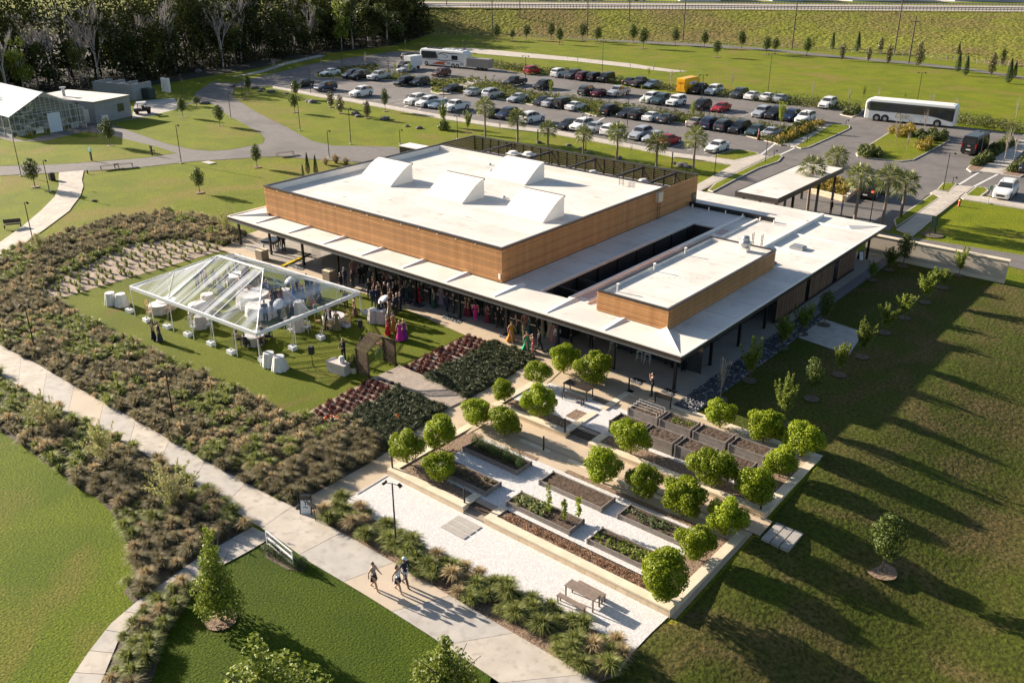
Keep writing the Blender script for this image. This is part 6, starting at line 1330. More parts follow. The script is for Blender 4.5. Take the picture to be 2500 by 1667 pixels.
C1 = coach('long white coach with a black window band turning at the edge of the car park', (c.x, c.y+1.3, 1.02), rz)
for s in (-1, 1):
    k = MB(); n = 9
    k.add([(-6.55, s*1.312, 1.9), (-6.2, s*1.312, 1.62), (2.6, s*1.312, 1.62), (4.0, s*1.312, 1.45), (6.2, s*1.312, 1.0), (6.55, s*1.312, 1.0), (6.6, s*1.312, 3.02), (-6.3, s*1.312, 3.06), (-6.6, s*1.312, 2.7)], [tuple(range(9)) if s < 0 else tuple(range(8, -1, -1))]); k.build('window_band', cglass, C1)
    for x, r_w in ((-4.85, .5), (-3.55, .5), (4.35, .5)):
        k = MB(); k.cyl((x, s*.95, .5), (x, s*1.325, .5), .5, n=20); k.cyl((x, s*1.325, .5), (x, s*1.335, .5), .29, n=14, mi=1); k.build('wheel', [tyre, rimm], C1)
        k = MB(); k.cyl((x, s*1.28, .56), (x, s*1.306, .56), .62, n=20); k.build('wheel_arch', plastic, C1)
    for x in (-1.2, .2, 1.8): k = MB(); k.box(x, x+.08, s*1.305-.01, s*1.305+.01, .5, .72); k.build('hatch_handle', plastic, C1)
k = MB(); k.add([(6.79, -1.12, 1.2), (6.79, 1.12, 1.2), (6.62, 1.05, 3.05), (6.62, -1.05, 3.05)], [(0, 1, 2, 3)]); k.build('windshield', cglass, C1)
k = MB(); k.box(-6.1, 6.2, -1.0, 1.0, 3.495, 3.515); k.build('roof_panel', roofm, C1)
for s in (-1, 1): k = MB(); k.box(6.6, 6.85, s*1.0-.14, s*1.0+.14, .7, .86); k.build('headlight', lampw, C1)
gold = mat('gold_script', (.42, .32, .13), rough=.4, metal=.3); grey_t = mat('grey_lettering', (.35, .36, .40), rough=.5)
text('lettering', 'Dale', 1.15, (-1.1, -1.318, 1.18), (math.pi/2, 0, 0), gold, C1, font_shear=.4); text('lettering', 'COACH LINES', .26, (1.4, -1.318, 1.42), (math.pi/2, 0, 0), grey_t, C1)
# motor home with swirls, and its trailer
q0, q1 = PG(1030, 160), PG(1131, 169); c = (q0+q1)/2; d = q1-q0; rz = math.atan2(-d.y, -d.x)
C2 = coach('white motor coach with brown and orange swirls, parked facing left at the back', (c.x, c.y+1.2, 1.03), rz, 12.8, 2.6, 3.75, 'motor_home')
swb = mat('brown_swirl', (.12, .05, .04), rough=.4); swo = mat('orange_swirl', (.45, .10, .03), rough=.4)
for s in (1,):
    y = s*1.315
    k = MB(); k.add([(1.2, y, 1.9), (1.8, y, 3.3), (5.6, y, 3.25), (6.0, y, 2.9), (6.05, y, 1.6), (3.0, y, 1.75)], [tuple(range(6))]); k.build('window_band', cglass, C2)
    k = MB(); k.box(-4.3, -2.6, y-.002, y+.012, 1.75, 2.7); k.build('side_window', cglass, C2)
    def swirl(pts, w, m, zoff=0):
        k = MB(); n = len(pts)
        up = [(x, y+.004+zoff, z+w*math.sin(math.pi*i/(n-1))+.01) for i, (x, z) in enumerate(pts)]; lo = [(x, y+.004+zoff, z-.01) for x, z in pts]
        k.add(up+lo, [(i, i+1, n+i+1, n+i) for i in range(n-1)]); k.build('swirl_stripe', m, C2)
    swirl([(6.2, 1.25), (4, 1.5), (2, 1.55), (0, 1.35), (-2, 1.5), (-4, 1.45), (-6.2, 1.25)], .16, swb)
    swirl([(1.6, 2.3), (.8, 2.9), (-.4, 3.2), (-2, 3.0), (-4, 3.1), (-6, 3.0)], .16, swb, .002)
    swirl([(2.0, 2.0), (1.4, 2.6), (.4, 2.85), (-.8, 2.75), (-1.6, 2.3), (-.9, 2.0), (-.3, 2.3)], .12, swb, .004)
    k = MB(); k.add([(3.2, y+.01, .55), (.9, y+.01, 1.15), (-1.6, y+.01, 1.3), (-.4, y+.01, .9), (-1.0, y+.01, .5)], [tuple(range(5))]); k.build('swirl_stripe', swo, C2)
    k = MB(); k.box(-5.9, -4.9, y-.002, y+.012, .7, 1.2); k.box(-2.2, -1.3, y-.002, y+.012, .7, 1.2); k.build('vent_grille', mat('grille_grey', (.35, .35, .36), rough=.6), C2)
for s in (-1, 1):
    for x in (4.6, -3.0, -4.2): k = MB(); k.cyl((x, s*.95, .5), (x, s*1.33, .5), .5, n=18); k.cyl((x, s*1.33, .5), (x, s*1.34, .5), .28, n=12, mi=1); k.build('wheel', [tyre, rimm], C2)
for x in (4.5, 3.1, 1.6, -.4, -2.0, -4.2): k = MB(); k.box(x-.45, x+.45, -.45, .45, 3.74, 3.95); k.build('roof_unit', darkm if x > 1 else PAINT['white'], C2)
q = PG(1165, 173); TRL = thing('cargo_trailer', 'dull silver tandem-axle cargo trailer hitched behind the swirly motor coach', 'trailer', (q.x, q.y+1.0, 1.03), math.atan2(d.y, d.x))
k = MB(); k.box(-2.9, 2.9, -1.05, 1.05, .6, 2.5); k.build('body', mat('dull_aluminium', (.34, .31, .28), (.27, .25, .23), 3, .5, metal=.4), TRL)
for i in range(14): k = MB(); k.box(-2.8+i*.42, -2.77+i*.42, -1.075, -1.052, .65, 2.45); k.build('side_rib', steel, TRL)
for s in (-1, 1):
    for x in (.1, .95): k = MB(); k.cyl((x, s*.85, .36), (x, s*1.1, .36), .36, n=16); k.build('wheel', tyre, TRL)
# dark food trailer behind the building
q = PG(1008, 402); FT = thing('food_truck', 'black food trailer with a white roof behind the building corner', 'food truck', (q.x, q.y+1, 1.03), R(1))
k = MB(); k.box(-2.4, 2.4, -1.0, 1.0, .45, 2.1); k.build('body', PAINT['black'], FT); k = MB(); k.box(-2.45, 2.45, -1.05, 1.05, 2.1, 2.22); k.build('roof', roofm, FT)
for x in (-.6, .6): k = MB(); k.cyl((x, -1.04, .38), (x, 1.04, .38), .36, n=16); k.build('wheel', tyre, FT)
text('lettering', 'NELLIE', .5, (-.2, -1.01, 1.5), (math.pi/2, 0, 0), PAINT['white'], FT)
# utility vehicle on the service yard
q = PG(349, 278); UV = thing('utility_vehicle', 'small open black and white utility buggy on the service yard', 'buggy', (q.x, q.y, 1.03), R(-25))
k = MB(); k.box(-.7, .7, -1.4, 1.3, .45, .85); k.box(-.65, .65, .1, 1.35, .85, 1.05); k.build('body', PAINT['black'], UV)
k = MB(); k.box(-.72, .72, -.75, .75, 1.85, 1.93); k.build('roof', PAINT['white'], UV)
for sx in (-1, 1):
    for y in (-.7, .7): k = MB(); k.cyl((sx*.66, y, .8), (sx*.62, y*.9, 1.86), .03, n=5); k.build('roll_bar', black, UV); k = MB(); k.cyl((sx*.55, y*1.35, .32), (sx*.8, y*1.35, .32), .32, n=14); k.build('wheel', tyre, UV)
k = MB(); k.box(-.5, .5, -.1, .35, .86, 1.35); k.build('seat', plastic, UV)
# cars on the far road, only their tops in the picture
for i, (px, kd, pt) in enumerate(((1330, 'sedan', 'maroon'), (1345, 'sedan', 'black'), (1385, 'sedan', 'silver'), (1402, 'sedan', 'navy'), (1420, 'suv', 'white'), (1440, 'sedan', 'silver'), (1458, 'sedan', 'bluegrey'), (1545, 'suv', 'silver'), (1562, 'sedan', 'white'))):
    q = P(px, 3, 7.3); o = place_car(kd, pt, q.x, q.y, 7.27, math.atan2(hd.y, hd.x)+math.pi/2, '%s far car from the left beyond the highway, at the top edge' % ORD[i], 'cars beyond the highway')
    for ch in o.children:
        if ch.name.split('.')[0] in ('body', 'mirror'): ch['_p'] = pt
bpy.context.view_layer.update(); repaint()
for ch in bpy.data.objects:
    if ch.parent and ch.parent.get('label', '').endswith('tail lamps glowing') and ch.name.startswith('tail_light'):
        ch.data = ch.data.copy(); ch.data.materials[0] = em
# ------------------------------------------------------------------ people
skin = mat('skin', (.50, .30, .21), rough=.55); skin_d = mat('skin_dark', (.16, .085, .055), rough=.55)
CL = {}
def cloth(n, c): CL[n] = mat('cloth_'+n, c, rough=.85); return CL[n]
for n, c in (('black', (.012, .012, .014)), ('navy', (.014, .02, .05)), ('charcoal', (.035, .036, .042)), ('white', (.75, .75, .76)), ('grey', (.25, .24, .22)), ('red', (.45, .015, .02)), ('magenta', (.55, .02, .25)), ('purple', (.22, .02, .24)), ('mustard', (.32, .19, .03)), ('orange', (.55, .20, .02)), ('green', (.02, .32, .14)), ('coral', (.55, .14, .14)), ('blue', (.02, .07, .35)), ('lilac', (.34, .28, .36)), ('rose', (.42, .18, .16)), ('yellow', (.42, .38, .05)), ('brown', (.14, .075, .05)), ('olive', (.20, .17, .07)), ('beige', (.42, .35, .24)), ('darkred', (.14, .012, .03)), ('darkgreen', (.02, .06, .04)), ('paleyellow', (.55, .48, .24)), ('jeans', (.10, .15, .24)), ('teal', (.03, .11, .13))): cloth(n, c)
HAIR = {'dark': mat('hair_dark', (.018, .012, .01), rough=.6), 'brown': mat('hair_brown', (.09, .045, .025), rough=.6), 'blond': mat('hair_blond', (.42, .29, .13), rough=.6), 'grey': mat('hair_grey', (.4, .38, .36), rough=.6)}
def tube(k, pts, rad, n=8):
    """a closed tapered tube through the joints"""
    P_ = [Vector(p) for p in pts]; rings = []
    for i, p in enumerate(P_):
        d = (P_[min(i+1, len(P_)-1)]-P_[max(i-1, 0)]).normalized(); q = d.to_track_quat('Z', 'Y'); r = rad[i]; rx, ry = (r if hasattr(r, '__len__') else (r, r))
        rings.append([p+q @ Vector((rx*math.cos(2*math.pi*j/n), ry*math.sin(2*math.pi*j/n), 0)) for j in range(n)])
    v = [x for r in rings for x in r]; f = [(i*n+j, i*n+(j+1) % n, (i+1)*n+(j+1) % n, (i+1)*n+j) for i in range(len(rings)-1) for j in range(n)]
    f += [tuple(range(n-1, -1, -1)), tuple(range((len(rings)-1)*n, len(rings)*n))]; k.add(v, f, 0, True)
def ball(k, c, r, n=10, m=8):
    rx, ry, rz_ = r if hasattr(r, '__len__') else (r, r, r); v = []; f = []
    for i in range(1, m): 
        t = math.pi*i/m
        for j in range(n): a = 2*math.pi*j/n; v.append((c[0]+rx*math.sin(t)*math.cos(a), c[1]+ry*math.sin(t)*math.sin(a), c[2]+rz_*math.cos(t)))
    v += [(c[0], c[1], c[2]+rz_), (c[0], c[1], c[2]-rz_)]; T_, B_ = len(v)-2, len(v)-1
    for i in range(m-2):
        for j in range(n): f.append((i*n+j, (i+1)*n+j, (i+1)*n+(j+1) % n, i*n+(j+1) % n))
    for j in range(n): f.append((T_, j, (j+1) % n)); f.append((B_, (m-2)*n+(j+1) % n, (m-2)*n+j))
    k.add(v, f, 0, True)
def hand(k, w, d, s=1):
    """palm, four unequal bent fingers and a thumb from the side of the palm"""
    d = Vector(d).normalized(); side = d.cross(Vector((0, 1, .2))).normalized()*s; nrm = side.cross(d).normalized(); w = Vector(w); pe = w+d*.085
    tube(k, [w, w+d*.04, pe], [(.030, .018), (.040, .017), (.036, .015)], 6)
    for i, L in enumerate((.070, .080, .074, .058)):
        b = pe-d*.012+side*(i-1.5)*.019; m_ = b+d*L*.55+nrm*.006; tube(k, [b, m_, m_+d*L*.4+nrm*.022], [.0095, .0088, .0065], 5)
    b = w+d*.03+side*.034; tube(k, [b, b+(d*.6+side*.8).normalized()*.035, b+(d*.6+side*.8).normalized()*.035+(d+nrm*.5).normalized()*.03], [.012, .0105, .008], 5)
def figure(pose, female=False):
    k = MB(); sh = .185 if not female else .165; hip = .095; H = 1.0
    z_hip, z_kn, z_an = .92, .50, .08
    legs = {'stand': [((-hip, 0, z_hip), (-hip-.01, -.015, z_kn), (-hip-.02, .02, z_an)), ((hip, 0, z_hip), (hip+.02, -.02, z_kn), (hip+.05, .0, z_an))],
            'walk': [((-hip, 0, z_hip), (-hip, -.17, z_kn+.03), (-hip, -.27, z_an+.01)), ((hip, 0, z_hip), (hip, .02, z_kn), (hip, .30, z_an+.07))],
            'sit': [((-hip, 0, .50), (-hip-.03, -.42, .50), (-hip-.03, -.44, z_an)), ((hip, 0, .50), (hip+.04, -.40, .50), (hip+.05, -.36, z_an))]}[{'drink': 'stand', 'photo': 'stand', 'serve': 'stand'}.get(pose, pose)]
    for i, L in enumerate(legs):
        f = 1.0 if not female else .92
        tube(k, [L[0], tuple((Vector(L[0])*.45+Vector(L[1])*.55)), L[1], tuple((Vector(L[1])*.6+Vector(L[2])*.4)), L[2]], [.098*f, .083*f, .063*f, .066*f, .043*f])
        a = Vector(L[2]); lift = .05 if (pose == 'walk' and i == 1) else 0
        tube(k, [a+Vector((0, .05, -.02)), a+Vector((0, -.06, -.035-lift*.3)), a+Vector((0, -.17, -.05-lift))], [(.036, .035), (.042, .032), (.03, .02)], 6)
    zb = .50 if pose == 'sit' else z_hip; up_ = lambda z: z-(z_hip-zb)
    tube(k, [(0, .01, up_(.86)), (0, .0, up_(.97)), (0, -.005, up_(1.10)), (0, 0, up_(1.25)), (0, .0, up_(1.38)), (0, .005, up_(1.45))], [(.15, .105), (.165 if female else .155, .115), (.125 if female else .14, .092), (.155, .112), (.17 if not female else .15, .10), (.09, .07)], 12)
    tube(k, [(0, .005, up_(1.43)), (0, -.01, up_(1.53))], [.055, .05])
    hz = up_(1.62); ball(k, (0, -.015, hz), (.075, .095, .115), 12, 10); tube(k, [(0, -.095, hz+.015), (0, -.125, hz-.015)], [.010, .015], 5)     # head, nose
    ball(k, (0, -.07, hz-.075), (.035, .035, .03), 8, 6)
    for s in (-1, 1): ball(k, (s*.077, -.005, hz-.005), (.012, .022, .03), 6, 5)
    szh = up_(1.39)
    arms = {'stand': [((-.25, .02, 1.12), (-.26, -.06, .88)), ((.25, .02, 1.12), (.27, -.05, .88))], 'walk': [((-.24, .13, 1.13), (-.25, .12, .90)), ((.24, -.08, 1.13), (.24, -.25, 1.0))],
            'drink': [((-.24, .02, 1.12), (-.12, -.24, 1.14)), ((.24, .03, 1.12), (.27, -.03, .88))], 'photo': [((-.27, -.12, 1.30), (-.10, -.20, 1.53)), ((.27, -.12, 1.30), (.10, -.20, 1.53))],
            'serve': [((-.22, -.08, 1.14), (-.15, -.34, 1.10)), ((.22, -.08, 1.14), (.15, -.34, 1.10))], 'sit': [((-.24, -.06, 1.12), (-.14, -.32, 1.12)), ((.24, -.06, 1.12), (.16, -.32, 1.12))]}[pose]
    hands = []
    for s, (e, w) in zip((-1, 1), arms):
        e = Vector((e[0], e[1], up_(e[2]))); w = Vector((w[0], w[1], up_(w[2]))); a = Vector((s*sh, 0, szh))
        tube(k, [(s*.10, .0, szh+.015), a, a.lerp(e, .5), e, e.lerp(w, .5), w], [.066, .062, .052, .044, .040, .028]); dh = (w-e).normalized(); hand(k, w-dh*.01, dh, -s); hands.append(w+dh*.06)
    me = k.mesh('tmp_body', skin); o = bpy.data.objects.new('tmp_body', me); col.objects.link(o)
    m = o.modifiers.new('r', 'REMESH'); m.mode = 'VOXEL'; m.voxel_size = .0105; m.use_smooth_shade = True
    m2 = o.modifiers.new('d', 'DECIMATE'); m2.ratio = .42
    dg = bpy.context.evaluated_depsgraph_get(); dg.update(); out = bpy.data.meshes.new_from_object(o.evaluated_get(dg)); bpy.data.objects.remove(o); out.name = 'person_body'
    # clothes by region: 0 skin, 1 top, 2 bottom, 3 shoes
    n = len(out.polygons); c = np.zeros(n*3, np.float32); out.polygons.foreach_get('center', c); c = c.reshape(-1, 3); mi = np.zeros(n, np.int32); x, y, z = c.T
    hipz = up_(.93); torso = (z > hipz) & (z < up_(1.46)) & (np.abs(x) < .30)
    mi[torso] = 1; mi[(np.abs(x) < .06) & (z > up_(1.43))] = 0
    handm = np.zeros(n, bool)
    for h in hands: handm |= np.linalg.norm(c-np.array(h), axis=1) < .115
    if pose == 'sit': mi[(z <= up_(.95))] = 2
    else: mi[z <= hipz] = 2
    arm = (np.abs(x) > .2) & (z > up_(.8)) & (z < up_(1.43)) & ~handm; mi[arm] = 1
    mi[z < (.10)] = 3; mi[handm] = 0
    if female:
        bare = (np.abs(x) > .185) & (z > up_(.8)); mi[bare] = 0; mi[(z > up_(1.36))] = 0
    mi[(z > up_(1.47))] = 0
    for q in (skin, CL['black'], CL['black'], CL['black']): 
        pass
    out.materials.clear()
    for q in (skin, CL['black'], CL['black'], CL['black']): out.materials.append(q)
    out.polygons.foreach_set('material_index', mi); out.polygons.foreach_set('use_smooth', [True]*n); return out, up_
BODY = {}
for p_ in ('stand', 'walk', 'drink', 'sit', 'photo', 'serve'): BODY[(p_, False)] = figure(p_, False)
for p_ in ('stand', 'walk', 'drink', 'sit', 'photo'): BODY[(p_, True)] = figure(p_, True)
def skirt(z0, z1, r0, r1, yo=0, seed=0, sway=0.0):
    k = MB(); n = 28; m = 7; v = []
    for i in range(m+1):
        t = i/m; z = z0+(z1-z0)*t; rr = r0+(r1-r0)*t**1.3
        for j in range(n): a = 2*math.pi*j/n; w = 1+.09*t*math.sin(7*a+seed)+.04*t*math.sin(13*a); v.append((rr*w*math.cos(a), yo+sway*t*t+rr*w*.72*math.sin(a), z))
    k.add(v, [(i*n+j, i*n+(j+1) % n, (i+1)*n+(j+1) % n, (i+1)*n+j) for i in range(m) for j in range(n)], 0, True); return k
SK = {}
for nm, a in (('long', (1.12, .06, .135, .34)), ('knee', (1.02, .52, .16, .24)), ('short', (1.0, .62, .165, .22))): SK[nm] = skirt(a[0], a[1], a[2], a[3]).mesh('skirt', CL['black'])
SK['flow'] = skirt(1.12, .08, .135, .40, 0, 2, .22).mesh('skirt', CL['black'])
k = MB(); n = 16; v = []                     # jacket
for z, rx, ry in ((1.47, .09, .075), (1.44, .17, .105), (1.36, .205, .128), (1.22, .185, .13), (1.08, .165, .115), (.95, .18, .135), (.84, .19, .14)):
    for j in range(n): a = 2*math.pi*j/n; v.append((rx*math.cos(a), ry*math.sin(a), z))
k.add(v, [(i*n+j, (i+1)*n+j, (i+1)*n+(j+1) % n, i*n+(j+1) % n) for i in range(6) for j in range(n) if not (i < 5 and j in (11, 12))], 0, True); JK = k.mesh('jacket', CL['black'])
k = MB(); ball(k, (0, .008, 1.645), (.083, .098, .10), 12, 8); HS = k.mesh('hair', HAIR['dark'])
k = MB(); ball(k, (0, .012, 1.64), (.088, .10, .108), 12, 8); tube(k, [(0, .06, 1.62), (0, .09, 1.50), (0, .085, 1.36)], [(.07, .05), (.075, .045), (.05, .03)], 8); HL = k.mesh('long_hair', HAIR['dark'])
HM = {}
def recol(me, m):
    key = (me.name, m.name)
    if key not in HM: c = me.copy(); c.materials[0] = m; HM[key] = c
    return HM[key]
eye = MB(); 
for s in (-1, 1): ball(eye, (s*.03, -.098, 1.632), (.012, .008, .009), 6, 5)
EYE = eye.mesh('eyes', mat('eye_dark', (.03, .02, .02), rough=.3))
k = MB(); k.box(-.022, .022, -.108, -.098, 1.572, 1.582); MOUTH = k.mesh('mouth', mat('lips', (.35, .10, .09), rough=.5))
k = MB(); k.add([(-.045, -.131, 1.40), (.045, -.131, 1.40), (.02, -.137, 1.2), (-.02, -.137, 1.2)], [(0, 3, 2, 1)]); SHIRT = k.mesh('shirt_front', CL['white'])
NP = [0]
def person(px, py, kind, top, bottom=None, hair='dark', pose='stand', rz=None, label='', sk=None, z=None, h=1.0, group=None, loc=None, jacket=None):
    q = loc if loc is not None else (PG(px, py) if z is None else P(px, py, z)); fem = kind == 'w'
    me, up_ = BODY[(pose, fem)]; t = thing('person', label, 'person', (q.x, q.y, q.z+.035), rnd.uniform(-3.1, 3.1) if rz is None else rz, group, (1.75/1.74*h if not fem else h*.955,)*3)
    b = obj('body', me, t); bottom = bottom or top
    for i, m in ((0, skin_d if sk == 'd' else skin), (1, CL[top]), (2, CL[bottom] if (not fem or bottom != top or pose in ('sit',)) else (skin_d if sk == 'd' else skin)), (3, CL['black'] if not fem else (CL['beige'] if top != 'black' else CL['black']))):
        b.material_slots[i].link = 'OBJECT'; b.material_slots[i].material = m
    dz = up_(1.0)-1.0; off = Vector((0, 0, dz))
    hm = HL if (fem and NP[0] % 4) else HS; o = obj('hair', recol(hm, HAIR[hair]), t, off) if hair else None
    obj('eyes', EYE, t, off); obj('mouth', MOUTH, t, off)
    if not fem and (jacket or (jacket is None and top in ('black', 'navy', 'charcoal') and bottom == top)):
        obj('jacket', recol(JK, CL[top]), t, off); obj('shirt_front', SHIRT, t, off+Vector((0, .003, 0)))
    NP[0] += 1
    return t
def lady(px, py, colr, style='long', **k):
    pose = k.get('pose', 'stand'); t = person(px, py, 'w', colr, None, **k)
    if pose != 'sit' and style: obj('skirt', recol(SK[style], CL[colr]), t, None)
    return t
FACE_R = R(97)
# three walkers on the main path
wa = R(180+180-95)
t = person(914.8, 1440, 'w', 'grey', 'grey', hair='brown', pose='walk', rz=R(100), label='woman with long brown hair walking in a grey top and black skirt', h=1.0)
obj('skirt', recol(SK['short'], CL['black']), t)
t = person(973, 1446, 'w', 'white', 'navy', hair='brown', pose='walk', rz=R(98), label='woman walking in a white shirt and dark shorts, middle of three', h=.98); t.children[0].material_slots[2].material = skin
obj('shorts', recol(SK['short'], CL['navy']), t, (0, 0, .06), None, (1, 1, .95))
t = person(990.5, 1432, 'm', 'navy', 'white', hair=None, pose='walk', rz=R(95), label='man walking in a navy shirt, white shorts and white cap', sk='d', jacket=False); t.children[0].material_slots[2].material = skin_d
k = MB(); tube(k, [(-.095, 0, .95), (-.1, -.08, .60)], [.11, .09]); tube(k, [(.095, 0, .95), (.1, .02, .60)], [.11, .09]); k.build('shorts', CL['white'], t)
k = MB(); ball(k, (0, .005, 1.665), (.088, .102, .09), 12, 8); k.box(-.06, .06, -.19, -.08, 1.665, 1.68); k.build('cap', CL['white'], t)
lady(376, 829, 'black', hair='brown', rz=2.8, label='woman in a black dress standing alone with a friend left of the tent'); lady(391, 834, 'charcoal', hair='brown', rz=2.2, label='woman in a slate grey gown beside the woman in black, left of the tent')
G1 = 'guests on the patio'; G2 = 'guests in the throng between tent and veranda'; G3 = 'guests under the clear tent'; G4 = 'guests in the veranda shade'
